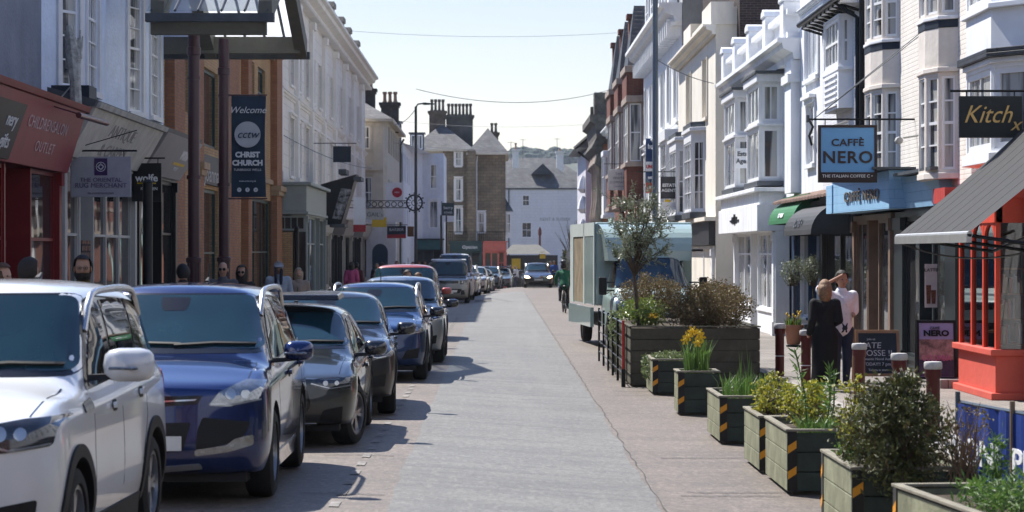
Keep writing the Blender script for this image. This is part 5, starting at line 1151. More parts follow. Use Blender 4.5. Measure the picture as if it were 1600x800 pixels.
for k in range(12):
    a = math.pi/6*k; q.tube([(cxk+.22*math.cos(a),118.05,czk+.22*math.sin(a)),(cxk+.34*math.cos(a),118.05,czk+.34*math.sin(a))], .02, 4)
    q.ball((cxk+.47*math.cos(a),118.05,czk+.47*math.sin(a)), .045, 6, 4)
q.tube([(cxk,118.0,czk),(cxk,118.0,czk+.28)], .018, 4); q.tube([(cxk,118.0,czk),(cxk+.18,118.0,czk-.05)], .018, 4); obj('dial', q, BLACKM, ck)
q = MB(); 
for k in range(6): ring(q, -6.2+k*.32, 118, 4.55, .1,.14,118.02,118.08, 12)
q.tube([(-7.3,118.05,4.72),(cxk-.4,118.05,4.72)], .02, 4); q.tube([(-7.3,118.05,4.38),(cxk-.4,118.05,4.38)], .02, 4); obj('bracket', q, BLACKM, ck)
ss = thing('hanging_sign', 'dark blue and red hanging board beyond the pub lantern', 'sign', (-5.2,128,2.9), 'hanging shop signs')
q = MB(); q.box(-5.7,-4.7,128,128.06,3.15,3.6); obj('board', q, M('dark_navy_board', (.015,.025,.04), .5), ss); q = MB(); q.box(-5.7,-4.7,127.99,128.07,2.95,3.15); obj('red_foot', q, M('board_red2',(.4,.03,.04),.5), ss); letters(ss, CF(128), [('BARBER',.22,-5.2,3.4)], .003, LT)
q = MB(); q.tube([(-7.3,128.03,3.66),(-4.6,128.03,3.66)], .02, 5); obj('bracket', q, BLACKM, ss)
q = MB(); q.box(-4.7,-4.35,130,130.05,3.05,3.6); tag(obj('brown_board', q, M('brown_board', (.16,.08,.03), .6)), 'small brown board beside the dark blue and red hanging board', 'sign')
gs = thing('road_sign', 'dark green and white street board on the brown stone building corner', 'sign', (-3.4,170,4.2))
q = MB(); q.box(-3.7,-2.85,170,170.06,4.8,5.7); obj('board', q, M('bottle_green2',(.015,.04,.045),.5), gs); q = MB(); q.box(-3.7,-2.85,169.99,170.07,4.35,4.78); obj('board', q, WHITEC, gs); letters(gs, CF(170), [('berry',.3,-3.27,5.35),('STARS',.2,-3.27,5.0)], .003, WHITEC)
q = MB(); q.tube([(-3.72,170.03,gz(170)),(-3.72,170.03,5.8)], .04, 6); obj('post', q, LEAD, gs)

# ---- lamp posts and wires
def lamp(label, x, y, h, r, arm, mat, zb=.12, name='lamp_post'):
    t = thing(name, label, 'lamp post', (x,y,zb), 'street lamp posts')
    q = MB(); q.lathe([(r*1.5,zb),(r*1.5,zb+1.3),(r,zb+1.4),(r*.8,zb+h)], (x,y,0), 14); obj('post', q, mat, t, smooth=True)
    q = MB(); q.tube([(x,y,zb+h-.02),(x+arm*.3,y,zb+h+.12),(x+arm,y,zb+h+.15)], r*.5, 8); obj('arm', q, mat, t, smooth=True)
    q = MB(); s_ = 1 if arm > 0 else -1; q.hexa([(x+arm,y-.12,zb+h+.08),(x+arm+s_*.6,y-.12,zb+h+.1),(x+arm+s_*.6,y+.12,zb+h+.1),(x+arm,y+.12,zb+h+.08),(x+arm,y-.1,zb+h+.2),(x+arm+s_*.6,y-.06,zb+h+.15),(x+arm+s_*.6,y+.06,zb+h+.15),(x+arm,y+.1,zb+h+.2)]); obj('lantern', q, mat, t, bev=.01)
STL = M('steel_grey_post', (.1,.125,.15), .4, metal=.3, var=.1); DKP = M('dark_post', (.03,.033,.036), .4)
lamp('tall blue grey lamp post beside the box truck on the right', 4.98, 75, 10.8, .1, -1.0, STL)
lamp('slender dark lamp post beside the skeleton clock on the left', -3.72, 114, 8.9, .075, .35, DKP, .17)
def post(label, x, y, h, r, mat, cat='post', zb=.17, cap=None, name='post'):
    q = MB(); q.lathe([(r*1.35,zb),(r*1.35,zb+.5),(r,zb+.56),(r,zb+h-.06),(r*1.15,zb+h-.05),(r*.6,zb+h)], (x,y,0), 12)
    return tag(obj(name, q, mat, smooth=True), label, cat, 'black pavement posts')
post('thick black post standing in front of the wolfe kitchen sign', -6.1, 42.5, 3.3, .09, BLACKM)
post('black post in front of the yellow brick return wall', -5.9, 72, 2.8, .07, BLACKM)
post('black post beside the pink coated pedestrian', -5.6, 92, 2.6, .07, BLACKM)
post('dark post standing past the clock', -3.1, 140, 4.2, .06, DKP); post('dark post between parked cars and the white dormer house', -3.0, 150, 4.4, .05, DKP)
rl = thing('old_lamp_post', 'slim rust red and black post in front of the white building closing the street', 'lamp post', (4.2,225,gz(225)))
q = MB(); q.lathe([(.12,gz(225)),(.1,gz(225)+5.2),(.16,gz(225)+5.3),(.16,gz(225)+5.7),(.05,gz(225)+6)], (4.2,225,0), 8); obj('post', q, M('rust_red',(.15,.04,.03),.5), rl, smooth=True)
def wire(label, pa, pb, sag, r=.008, n=24, group='overhead wires'):
    P = []
    for i in range(n+1):
        t = i/n; p = Vector(pa).lerp(Vector(pb), t); p.z -= sag*4*t*(1-t); P.append(p)
    q = MB(); q.tube(P, r, 4); tag(obj('overhead_wire', q, M('wire_grey', (.12,.13,.14), .6)), label, 'wire', group)
wire('thin wire crossing high over the street between the topmost stone blocks and the dark dormers', (-7.3,124,13.55), (6.6,131,14.1), .25)
wire('garland cable from the slender lamp post to the right hand roofs', (-3.7,114,9.9), (6.4,128,10.9), .7, .014)
wire('cable from the cream corner building up to the slender lamp post', (-5.9,141,9.7), (-3.7,114,9.0), .25, .02)
wire('faint lower wire crossing in front of the chimney pots', (-6.3,150,9.0), (6.4,147,8.6), .35)
wire('faint wire below the chimney stack line', (-6.3,158,10.8), (6.4,150,10.2), .3)
wire('wire stretched across the cream classical facade to the navy hanging board', (-7.4,84,6.3), (-7.0,138,7.0), .25, .015)
wire('wire slanting from the tall grey lamp post to the cream building', (4.98,75,8.2), (6.75,74.5,7.4), .1, .012)
wire('wire from the letting board to the oriels', (5.0,75,4.4), (6.5,86,5.9), .05, .01)

# ---- distant wooded ridge
hm = MB(); rnd = random.Random(9)
for i in range(420):
    x = rnd.uniform(-90, 130); y = 1330+rnd.uniform(-40,60); z = gz_full(y); r_ = rnd.uniform(2.2,4.5)
    hm.ball((x,y,z+r_*.3), (r_*1.2,r_,r_*rnd.uniform(.8,1.2)), 7, 5)
tag(obj('distant_wood', hm, M('far_trees', (.05,.075,.05), .95, var=.4, vs=.3)), 'dark wooded ridge on the horizon beyond the slate roofs', 'woodland', kind='stuff')
# ================================================================ VEHICLES
def paint(name, col, metal=.3, rough=.32, dust=.12):
    if name in MC: return MC[name]
    m = M(name, col, rough, metal=metal, var=.03, vs=2, coat=1.0)
    nt = m.node_tree; p = nt.nodes['Principled BSDF']; L = nt.links
    # a film of road dust low on the bodywork
    tc = node(nt, 'ShaderNodeTexCoord'); sp = node(nt, 'ShaderNodeSeparateXYZ'); L.new(tc.outputs['Object'], sp.inputs[0])
    mr = node(nt, 'ShaderNodeMapRange'); L.new(sp.outputs[2], mr.inputs[0]); mr.inputs[1].default_value = -.15; mr.inputs[2].default_value = -.75; mr.inputs[3].default_value = 0; mr.inputs[4].default_value = 1
    nz = node(nt, 'ShaderNodeTexNoise'); nz.inputs['Scale'].default_value = 3; nz.inputs['Detail'].default_value = 6; L.new(tc.outputs['Object'], nz.inputs['Vector'])
    ml = node(nt, 'ShaderNodeMath', operation='MULTIPLY'); L.new(mr.outputs[0], ml.inputs[0]); L.new(nz.outputs['Fac'], ml.inputs[1])
    ml2 = node(nt, 'ShaderNodeMath', operation='MULTIPLY_ADD'); L.new(ml.outputs[0], ml2.inputs[0]); ml2.inputs[1].default_value = dust*4; ml2.inputs[2].default_value = dust*.12; ml2.use_clamp = True
    src = p.inputs['Base Color'].links[0].from_socket
    x = node(nt, 'ShaderNodeMix', data_type='RGBA'); L.new(ml2.outputs[0], x.inputs[0]); L.new(src, x.inputs[6]); x.inputs[7].default_value = (.24,.19,.14,1); L.new(x.outputs[2], p.inputs['Base Color'])
    r = node(nt, 'ShaderNodeMath', operation='MULTIPLY_ADD'); L.new(ml2.outputs[0], r.inputs[0]); r.inputs[1].default_value = .5; r.inputs[2].default_value = rough; L.new(r.outputs[0], p.inputs['Roughness'])
    c = node(nt, 'ShaderNodeMath', operation='MULTIPLY_ADD'); L.new(ml2.outputs[0], c.inputs[0]); c.inputs[1].default_value = -1.0; c.inputs[2].default_value = 1; L.new(c.outputs[0], p.inputs['Coat Weight'])
    return m
PLAST = M('black_plastic', (.012,.012,.013), .6, var=.15)
TRIMB = M('gloss_black_trim', (.008,.008,.009), .15)
CHROME = M('chrome', (.7,.7,.7), .12, metal=1, var=.02)
CGLASS = glass_mat('car_glass', (.008,.03,.04), wav=.02, rough=.02, sp_=.7)
CGLASSD = glass_mat('car_side_glass', (.01,.012,.013), wav=.05, rough=.02)
TYRE = M('tyre_rubber', (.018,.018,.018), .8, var=.3)
ALLOY = M('alloy_rim', (.42,.42,.43), .3, metal=.8, var=.1)
DALLOY = M('dark_alloy', (.1,.1,.11), .35, metal=.7)
LENS = M('lamp_lens', (.42,.45,.48), .08, metal=.6, var=.1, coat=1)
LAMP = M('headlamp_glass', (.3,.32,.34), .12, metal=.7, var=.25, vs=25, coat=1)
LAMPD = M('headlamp_dark', (.06,.065,.075), .1, metal=.5, var=.3, vs=25, coat=1)
LAMPON = M('lit_headlamp', (.9,.8,.6), .2, em=(1,.75,.45,6))
REDL = M('tail_lamp', (.3,.01,.01), .12, coat=1)
PLATEW = M('number_plate_white', (.62,.63,.62), .4)

def lerp_tab(tab, t):
    return interp(tab, t)
def car_shell(S):
    """S: spec dict.  car faces -y, centred on the origin.  returns mesh with wheel arches cut"""
    L, W, H = S['L'], S['W'], S['H']; y0 = -L/2; hw = W/2
    zb = S.get('zb', .22); hood0, hood1 = S['hood0'], S['hood1']      # hood height at nose and at cowl
    yc, yh, yr, yt = y0+S['cowl'], y0+S['header'], y0+S['roofend'], L/2-S.get('tail', .12)
    zsh0, zsh1 = S['sh0'], S['sh1']                                    # shoulder height front and rear
    zdeck = S['deck']
    tum = S.get('tum', .2)                                             # how far the roof leans in
    def station(y, top, wk=1., zlift=0, sweep=0, full=1.):
        """top: list of (x frac of hw or abs, z) for rows 7..10"""
        t = (y-y0)/L; zs = zsh0+(zsh1-zsh0)*t; w = hw*wk
        rows = [(0,zb+zlift),(.4*w,zb+zlift),(.72*w,zb+zlift),(.93*w,zb+.02+zlift),(.985*w,zb+.18+zlift*.8),(1.*w,.58+.05*t),(.975*w,zs-.07),(.9*w if top[0][0] is None else top[0][0],top[0][1])]
        rows += [(x,z) for x, z in top[1:]]
        return y, rows, sweep
    def hoodtop(z, w, y):
        t = (y-y0)/L; zs = zsh0+(zsh1-zsh0)*t
        return [(w*.9, min(z-.02, zs+.015)), (w*.66, z-.012), (w*.36, z), (0, z+.012)]
    def rooftop(z, w, inn):
        x7 = hw-tum*(1-.25)-.0
        return [(hw-.085, None), (hw-tum-inn, z-.055), ((hw-tum)*.62, z-.005), (0, z+.01)]
    st = []
    hz = lambda f: hood0+(hood1-hood0)*f
    st.append(station(y0+.02, hoodtop(hood0-.04, hw*.84, y0), .86, .06, .0))
    st.append(station(y0+.16, hoodtop(hood0, hw*.94, y0+.16), .955, .02))
    st.append(station(y0+.45, hoodtop(hz(.3), hw*.98, y0+.45), 1.0))
    st.append(station((y0+yc)/2+.1, hoodtop(hz(.7), hw, 0), 1.0))
    st.append(station(yc-.06, hoodtop(hz(1.0), hw, yc), 1.0))
    def gh(y, zt, inn=0):                                               # greenhouse station
        t = (y-y0)/L; zs = zsh0+(zsh1-zsh0)*t
        return station(y, [(hw*.9, zs+.02), (hw-tum-inn, zt-.075), ((hw-tum)*.66, zt-.008), (0, zt+.012)])
    # windscreen base
    st.append(station(yc+.04, [(hw*.905, zsh0+(zsh1-zsh0)*.3+.03), (hw*.8, hood1+.04), (hw*.42, hood1+.05), (0, hood1+.055)]))
    st.append(gh(yh, H-.035, .015)); st.append(gh(yh+.25, H-.006)); st.append(gh((yh+yr)/2, H)); st.append(gh(yr-.3, H-.02)); st.append(gh(yr, H-.06, .03))
    t = 1
    st.append(station(yt-.02, [(hw*.87, zdeck-.01), (hw*.76, zdeck+.05), (hw*.42, zdeck+.07), (0, zdeck+.075)], .975))
    st.append(station(L/2-.02, [(hw*.8, zdeck-.1), (hw*.66, zdeck-.06), (hw*.36, zdeck-.05), (0, zdeck-.05)], .9, .08))
    V = []; Fc = []
    nr = 11
    idx = {}
    for si, (y, rows, sw) in enumerate(st):
        for ri, (x, z) in enumerate(rows):
            yy = y
            if si == 0: yy = y0+.0+.24*(x/hw)**2.2 + (.07 if ri >= 7 else 0)+(.05 if ri < 4 else 0)
            if si == 1: yy = y+.12*(x/hw)**2.5
            if si == len(st)-1: yy = L/2-.16*(x/hw)**2.2
            if 5 <= si <= 6 and ri >= 7: yy = yy+ (.16 if si == 5 else .13)*(x/hw)**2   # curved windscreen
            for sg in (1, -1):
                if x == 0 and sg == -1: idx[si, ri, -1] = idx[si, ri, 1]; continue
                idx[si, ri, sg] = len(V); V.append((sg*x, yy, z))
    for si in range(len(st)-1):
        for ri in range(nr-1):
            for sg in (1, -1):
                Fc.append((idx[si,ri,sg], idx[si+1,ri,sg], idx[si+1,ri+1,sg], idx[si,ri+1,sg]))
    # caps
    for si, yb, bul in ((0, y0, -1), (len(st)-1, L/2, 1)):
        lv = [3,4,5,6,7]; rows = st[si][1]; grid = {}
        cols = [0,1,2]                                                    # x = 0, .4, .72 then edge
        for li, r_ in enumerate(lv):
            z = rows[r_][1]
            for c in cols:
                for sg in (1, -1):
                    if li == 0: grid[li,c,sg] = idx[si,c,sg]
                    elif li == 4: grid[li,c,sg] = idx[si,10-c,sg]
                    else:
                        if c == 0 and sg == -1: grid[li,c,-1] = grid[li,c,1]; continue
                        x = (0,.4,.74)[c]*rows[r_][0]
                        off = S.get('nose', [0,0,.02,.04,.06])[li] if bul < 0 else .0
                        sweep = (.24 if bul < 0 else .16)*(x/hw)**2.2
                        grid[li,c,sg] = len(V); V.append((sg*x, yb-bul*(sweep)+(off if bul < 0 else -off), z))
                for sg in (1, -1): grid[li,3,sg] = idx[si,r_,sg]
        for li in range(4):
            for c in range(3):
                for sg in (1, -1): Fc.append((grid[li,c,sg], grid[li,c+1,sg], grid[li+1,c+1,sg], grid[li+1,c,sg]))
    me = bpy.data.meshes.new('cage'); me.from_pydata(V, [], Fc); me.validate()
    bm = bmesh.new(); bm.from_mesh(me); bmesh.ops.remove_doubles(bm, verts=bm.verts, dist=1e-5); bmesh.ops.recalc_face_normals(bm, faces=bm.faces)
    cr = bm.edges.layers.float.get('crease_edge') or bm.edges.layers.float.new('crease_edge')
    key = {}
    for v in bm.verts: key[(round(v.co.x,4), round(v.co.y,4), round(v.co.z,4))] = v
    def getv(si, ri, sg): 
        c = Vector(V[idx[si,ri,sg]]); return min(bm.verts, key=lambda v: (v.co-c).length_squared)
    def crease(si, ri, sj, rj, val):
        for sg in (1, -1):
            a, b = getv(si,ri,sg), getv(sj,rj,sg)
            e = bm.edges.get((a, b)) if a is not b else None
            if e: e[cr] = val
    for si in range(1, len(st)-1): crease(si, 6, si+1 if si+1 < len(st)-1 else si, 6, .35)
    for si in range(1, 5): crease(si, 7, si+1, 7, .45)
    for si in range(5, 11): crease(si, 7, si+1, 7, .55)
    for si in range(len(st)-1): crease(si, 3, si+1, 3, .7)
    for r_ in (7,8,9): crease(5, r_, 5, r_+1, .6); crease(6, r_, 6, r_+1, .35) ; crease(10, r_, 10, r_+1, .3)
    bm.to_mesh(me); bm.free()
    o = bpy.data.objects.new('cage', me); TMP.collection.objects.link(o)
    s = o.modifiers.new('s', 'SUBSURF'); s.levels = 3; s.render_levels = 3; s.quality = 2
    m1 = ev_mesh(o); bpy.data.objects.remove(o)
    # full shell kept for casting panels on to it
    bmf = bmesh.new(); bmf.from_mesh(m1); bvh = BVHTree.FromBMesh(bmf); bmf.free()
    o = bpy.data.objects.new('shell', m1); TMP.collection.objects.link(o)
    cut = MB(); r = S['wr']+.055
    for y in (y0+S['fo'], y0+S['fo']+S['wb']):
        for sg in (1, -1):
            x0, x1 = sg*(hw-.34), sg*(hw+.3); n = 36
            cut.lathe([(r, x0), (r, x1)], (0, y, S['wr']+.01), n, axis='x')
    cm = bpy.data.meshes.new('cut'); cm.from_pydata(cut.v, [], cut.f)
    b2 = bmesh.new(); b2.from_mesh(cm); bmesh.ops.recalc_face_normals(b2, faces=b2.faces); b2.to_mesh(cm); b2.free()
    m1.materials.append(S['paint']); cm.materials.append(PLAST)
    co = bpy.data.objects.new('cut', cm); TMP.collection.objects.link(co)
    bo = o.modifiers.new('b', 'BOOLEAN'); bo.object = co; bo.operation = 'DIFFERENCE'; bo.solver = 'EXACT'
    try: bo.material_mode = 'TRANSFER'
    except Exception: pass
    m2 = ev_mesh(o); bpy.data.objects.remove(o); bpy.data.objects.remove(co)
    return m2, bvh

def patch(bvh, poly, ax, off=.004, th=.006, step=.05, sgn=1, start=4., curve=True):
    """outline poly projected on to the shell. ax: 'f' (x,z) cast +y from the front; 'r' from the rear; 's' (y,z) cast from the +x or -x side; 't' (x,y) from above. returns MB"""
    bm = bmesh.new()
    vs = [bm.verts.new((p[0], p[1], 0)) for p in poly]; bm.faces.new(vs)
    xs = [p[0] for p in poly]; ys_ = [p[1] for p in poly]
    for k, (lo, hi) in enumerate(((min(xs), max(xs)), (min(ys_), max(ys_)))):
        n = int((hi-lo)/step)
        for i in range(1, n+1):
            c = lo+(hi-lo)*i/(n+1); no = (1,0,0) if k == 0 else (0,1,0); pt = (c,0,0) if k == 0 else (0,c,0)
            bmesh.ops.bisect_plane(bm, geom=bm.verts[:]+bm.edges[:]+bm.faces[:], plane_co=pt, plane_no=no)
    bmesh.ops.triangulate(bm, faces=[f for f in bm.faces if len(f.verts) > 4])
    mb = MB(); bm.verts.index_update(); top = []; nor = []
    bad = False
    for v in bm.verts:
        a, b = v.co.x, v.co.y
        if ax == 'f': o, d = Vector((a, -start, b)), Vector((0,1,0))
        elif ax == 'r': o, d = Vector((a, start, b)), Vector((0,-1,0))
        elif ax == 's': o, d = Vector((sgn*start, a, b)), Vector((-sgn,0,0))
        else: o, d = Vector((a, b, start)), Vector((0,0,-1))
        h, n, i, ds = bvh.ray_cast(o, d)
        if h is None: h = None; n = -d
        elif n.dot(d) > 0: n = -n
        top.append(h); nor.append(n)
    ok = [h is not None for h in top]
    if not any(ok): bm.free(); return None
    co2 = [v.co.copy() for v in bm.verts]
    for i, h in enumerate(top):
        if h is None:
            key = min((j for j in range(len(top)) if ok[j]), key=lambda j: (co2[j]-co2[i]).length)
            q_ = top[key].copy(); nor[i] = nor[key]; c = co2[i]
            if ax in 'fr': q_.x = c.x; q_.z = c.y
            elif ax == 's': q_.y = c.x; q_.z = c.y
            top[i] = q_
    n = len(top)
    mb.v = [tuple(top[i]+nor[i]*off) for i in range(n)]+[tuple(top[i]-nor[i]*th) for i in range(n)]
    for f in bm.faces:
        ids = [v.index for v in f.verts]; mb.f.append(tuple(ids)); mb.m.append(0)
    for e in bm.edges:
        if len(e.link_faces) == 1:
            a, b = e.verts[0].index, e.verts[1].index; mb.f.append((a, b, n+b, n+a)); mb.m.append(0)
    bm.free(); return mb
def strip_poly(pts, w):
    """thin ribbon outline round an open polyline"""
    L_, R_ = [], []
    for i, p in enumerate(pts):
        a = Vector(pts[max(i-1,0)]); b = Vector(pts[min(i+1,len(pts)-1)]); t = (b-a).normalized(); nn = Vector((-t.y, t.x))*w/2
        L_.append((p[0]+nn.x, p[1]+nn.y)); R_.append((p[0]-nn.x, p[1]-nn.y))
    return L_+R_[::-1]
def fillet(poly, r, n=4):
    out = []
    m = len(poly)
    for i in range(m):
        p = Vector(poly[i]); a = Vector(poly[i-1]); b = Vector(poly[(i+1)%m])
        ra = min(r, (a-p).length*.45); rb = min(r, (b-p).length*.45)
        s, e = p+(a-p).normalized()*ra, p+(b-p).normalized()*rb
        for k in range(n+1):
            t = k/n; q = s*(1-t)**2+p*2*t*(1-t)+e*t**2; out.append((q.x, q.y))
    return out
def wheel(root, x, y, r, sg, rim=None, steer=0, name='wheel', spokes=5, wd=.23):
    w = thing(name, None, None, (0,0,0)); 
    w.parent = root; w.location = (x, y, r); w.rotation_euler = (0,0,steer); WL[w.name] = Vector((0,0,0))
    h = wd/2; ri = r*.68
    t = MB(); t.lathe([(ri,-h*.8),(ri+.01,-h),(r-.05,-h),(r-.012,-h*.82),(r,-h*.5),(r,h*.5),(r-.012,h*.82),(r-.05,h),(ri+.01,h),(ri,h*.8)], (0,0,0), 40, axis='x', closed=True)
    obj('tyre', t, TYRE, w, smooth=True)
    m = MB(); s = sg
    m.lathe([(ri+.004,-h*.8*s),(ri+.004,h*.86*s),(ri-.025,h*.9*s),(ri-.03,h*.5*s),(ri-.03,-h*.8*s)], (0,0,0), 36, axis='x', closed=True)
    m.lathe([(.055,h*.5*s),(.06,h*.72*s),(.035,h*.78*s),(.001,h*.78*s)], (0,0,0), 14, axis='x')
    for k in range(spokes*2):
        a = 2*math.pi*(k//2)/spokes+(.16 if k % 2 else -.16); a2 = 2*math.pi*(k//2)/spokes+(.1 if k % 2 else -.1)*1.2
        c0, c1 = (math.cos(a2), math.sin(a2)), (math.cos(a), math.sin(a)); px = (-c1[1], c1[0])
        wa, wb_ = .016, .02
        pts = []
        for xx in (h*.42*s, h*.72*s):
            pts += [(xx, c0[0]*.05-px[0]*wa, c0[1]*.05-px[1]*wa), (xx, c0[0]*.05+px[0]*wa, c0[1]*.05+px[1]*wa), (xx+.0, c1[0]*(ri-.02)+px[0]*wb_, c1[1]*(ri-.02)+px[1]*wb_), (xx, c1[0]*(ri-.02)-px[0]*wb_, c1[1]*(ri-.02)-px[1]*wb_)]
        m.hexa(pts[:4]+pts[4:])
    obj('rim', m, rim or ALLOY, w, smooth=True, sharp=30)
    d = MB(); d.lathe([(ri-.035,-h*.1*s),(ri-.035,h*.2*s)], (0,0,0), 24, axis='x'); obj('brake_drum', d, PLAST, w)
    return w
def car(S, name, label, cat='car', group='cars parked along the left kerb'):
    root = thing(name, label, cat, (0,0,0), group)
    L, W, H = S['L'], S['W'], S['H']; y0 = -L/2; hw = W/2
    me, bvh = car_shell(S)
    me.name = 'body'
    body = link_mesh('body', me, root, smooth=True, sharp=35)
    P = S['paint']
    yc, yh, yr = y0+S['cowl'], y0+S['header'], y0+S['roofend']; z1 = S['hood1']; tum = S.get('tum', .2)
    def add(nm, poly, ax, mat, off=.005, sgn=1, par=root, step=.05, smooth=True, th=.006):
        m = patch(bvh, poly, ax, off, th, step, sgn)
        return obj(nm, m, mat, par, smooth=smooth, sharp=50) if m else None
    # windscreen
    zt = H-.1; xb, xt = hw*.84, hw-tum-.085
    pl = fillet([(-xb, z1+.055), (xb, z1+.055), (xt, zt), (-xt, zt)], .07)
    pl2 = fillet([(-xb-.025, z1+.025), (xb+.025, z1+.025), (xt+.012, zt+.018), (-xt-.012, zt+.018)], .08)
    add('windscreen_seal', pl2, 'f', TRIMB, .003, par=body, step=.08)
    ws = add('windscreen', pl, 'f', CGLASS, .008, step=.08)
    m = MB(); m.box(-.07,.07,-.02,.02,-.03,.03)
    mp = patch(bvh, fillet([(-.13,zt-.02),(.13,zt-.02),(.1,zt-.13),(-.1,zt-.13)], .03), 'f', .0095, .002, .08); 
    if mp: obj('sensor_panel', mp, TRIMB, ws, smooth=True)
    # wipers
    for x0, x1, zz in ((-.55,.1,z1+.075),(.05,.68,z1+.075)):
        mp = patch(bvh, strip_poly([(x0*hw/.9,zz),((x0+x1)/2*hw/.9,zz+.018),(x1*hw/.9,zz+.01)], .013), 'f', .03, -.012, .06)
        if mp: obj('wiper', mp, PLAST, root)
    # side windows
    zb_ = lambda y: S['sh0']+(S['sh1']-S['sh0'])*((y-y0)/L)+.045
    zt_ = lambda y: S['H']-.135-(.0 if y < yr-.35 else (y-yr+.35)*.16)-(max(0,(yh+.35-y))*.12)
    ya = yc+S.get('awin', .42); yat = yh+.16
    yq = S.get('qend', yr-.02); yqb = S.get('qendb', yq+.32)
    mid = y0+S.get('bpil', 2.55); cpl = y0+S.get('cpil', 3.5)
    def win(pts): return fillet(pts, .045)
    for sg in (1, -1):
        outer = fillet([(ya-.1, zb_(ya)-.02), (yqb+.05, zb_(yqb)-.0), (yq+.03, zt_(yq)+.02), (mid, zt_(mid)+.035), (yat-.02, zt_(yat)+.03)], .05)
        add('window_surround', outer, 's', TRIMB if not S.get('chromewin') else TRIMB, .003, sg, body, .12)
        if S.get('chromewin'):
            add('window_trim', strip_poly([(ya-.12, zb_(ya)-.028),(mid, zb_(mid)-.028),(yqb+.06, zb_(yqb)-.01)], .022), 's', CHROME, .009, sg, body, .12)
        add('side_window', win([(ya, zb_(ya)), (mid-.03, zb_(mid)), (mid-.03, zt_(mid)), (yat+.05, zt_(yat))]), 's', CGLASSD, .007, sg, step=.12)
        add('side_window', win([(mid+.05, zb_(mid)), (cpl, zb_(cpl)), (cpl, zt_(cpl)), (mid+.05, zt_(mid))]), 's', CGLASSD, .007, sg, step=.12)
        if yq-cpl > .12: add('side_window', win([(cpl+.06, zb_(cpl)), (yqb-.02, zb_(yqb)+.02), (yq, zt_(yq)), (cpl+.06, zt_(cpl))]), 's', CGLASSD, .007, sg, step=.12)
        # door gaps
        y1_, y2_ = yc+S.get('dfront', .22), cpl+.02; zs_ = .34
        for pts in ([(y1_+.02, zb_(y1_)-.03), (y1_-.03, .75), (y1_, zs_)], [(mid+.01, zb_(mid)-.03), (mid-.0, zs_)], [(y2_+.03, zb_(y2_)-.03), (y2_+.04, .85), (y2_-.12, .62), (y2_-.22, zs_)], [(y1_, zs_), (y2_-.22, zs_)]):
            add('door_gap', strip_poly(pts, .011), 's', TRIMB, .0015, sg, body, .15, False)
        # handles
        for yy in (mid-.25, y2_-.16):
            zz = zb_(yy)-.16
            h = patch(bvh, fillet([(yy-.1, zz-.018),(yy+.1, zz-.014),(yy+.1, zz+.022),(yy-.1, zz+.018)], .015), 's', .035, -.012, .04, sg)
            if h: obj('door_handle', h, P if not S.get('chromehandle') else CHROME, root, smooth=True)
            add('handle_recess', fillet([(yy-.07, zz-.04),(yy+.07, zz-.04),(yy+.07, zz+.035),(yy-.07, zz+.035)], .03), 's', PLAST, .002, sg, body, .05)
        # cladding / sill
        clad = PLAST if S.get('clad') else P
        yf_, yb_ = y0+S['fo'], y0+S['fo']+S['wb']; ra = S['wr']+.05; zc = S['wr']+.01
        add('sill', fillet([(yf_+ra+.06, .2),(yb_-ra-.06, .2),(yb_-ra-.02, .34),(yf_+ra+.02, .34)], .02), 's', clad, .012, sg, body, .12)
        if S.get('clad'):
            for yy in (yf_, yb_):
                n = 22; a0, a1 = -.14, math.pi+.14
                for k in range(0, n):
                    pass
                o_ = [(yy+(ra+.075)*math.cos(a0+(a1-a0)*k/n), zc+(ra+.075)*math.sin(a0+(a1-a0)*k/n)) for k in range(n+1)]
                i_ = [(yy+(ra-.004)*math.cos(a0+(a1-a0)*k/n), zc+(ra-.004)*math.sin(a0+(a1-a0)*k/n)) for k in range(n, -1, -1)]
                add('arch_trim', o_+i_, 's', PLAST, .016, sg, body, .3)
        # mirror
        MS = S.get('mirs', 1.0); mm = MB(); mx, my, mz = sg*(hw+.13*MS), yc+S.get('mir', .42), zb_(yc)+.1+S.get('mirz', 0)
        mirr = thing('door_mirror', None, None, (0,0,0)); mirr.parent = root; mirr.location = (0,0,0)
        n, m_ = 14, 9; V = []
        prof_ = [(-1,.0),(-.9,.55),(-.6,.86),(-.2,1.0),(.3,1.0),(.72,.92),(.92,.78),(1,.0)]
        for (u, s_) in prof_:
            for k in range(n):
                a = 2*math.pi*k/n; cx, cz_ = math.copysign(abs(math.cos(a))**.6, math.cos(a)), math.copysign(abs(math.sin(a))**.6, math.sin(a))
                V.append((mx+cx*s_*.125*MS*(1 if cx*sg < 0 else .95), my+u*.09+ (.03 if cx*sg > 0 else 0), mz+cz_*s_*.083*MS))
        fcs = []
        for i in range(len(prof_)-1):
            for k in range(n): fcs.append((i*n+k, i*n+(k+1)%n, (i+1)*n+(k+1)%n, (i+1)*n+k))
        mm.add(V, fcs); obj('mirror_shell', mm, S.get('mircol', P), mirr, smooth=True, sharp=60)
        if S.get('mirlamp'):
            q = MB(); q.box(mx+sg*(-.03)-.09, mx+sg*(-.03)+.1, my-.094, my-.07, mz-.028, mz-.008); obj('indicator', q, LAMP, mirr, bev=.008)
        q = MB(); q.hexa([(sg*(hw-.09),my-.05,mz-.1),(mx,my-.04,mz-.08),(mx,my+.04,mz-.08),(sg*(hw-.09),my+.06,mz-.1),(sg*(hw-.09),my-.04,mz-.06),(mx,my-.03,mz-.05),(mx,my+.03,mz-.05),(sg*(hw-.09),my+.05,mz-.06)]); obj('mirror_arm', q, PLAST, mirr)
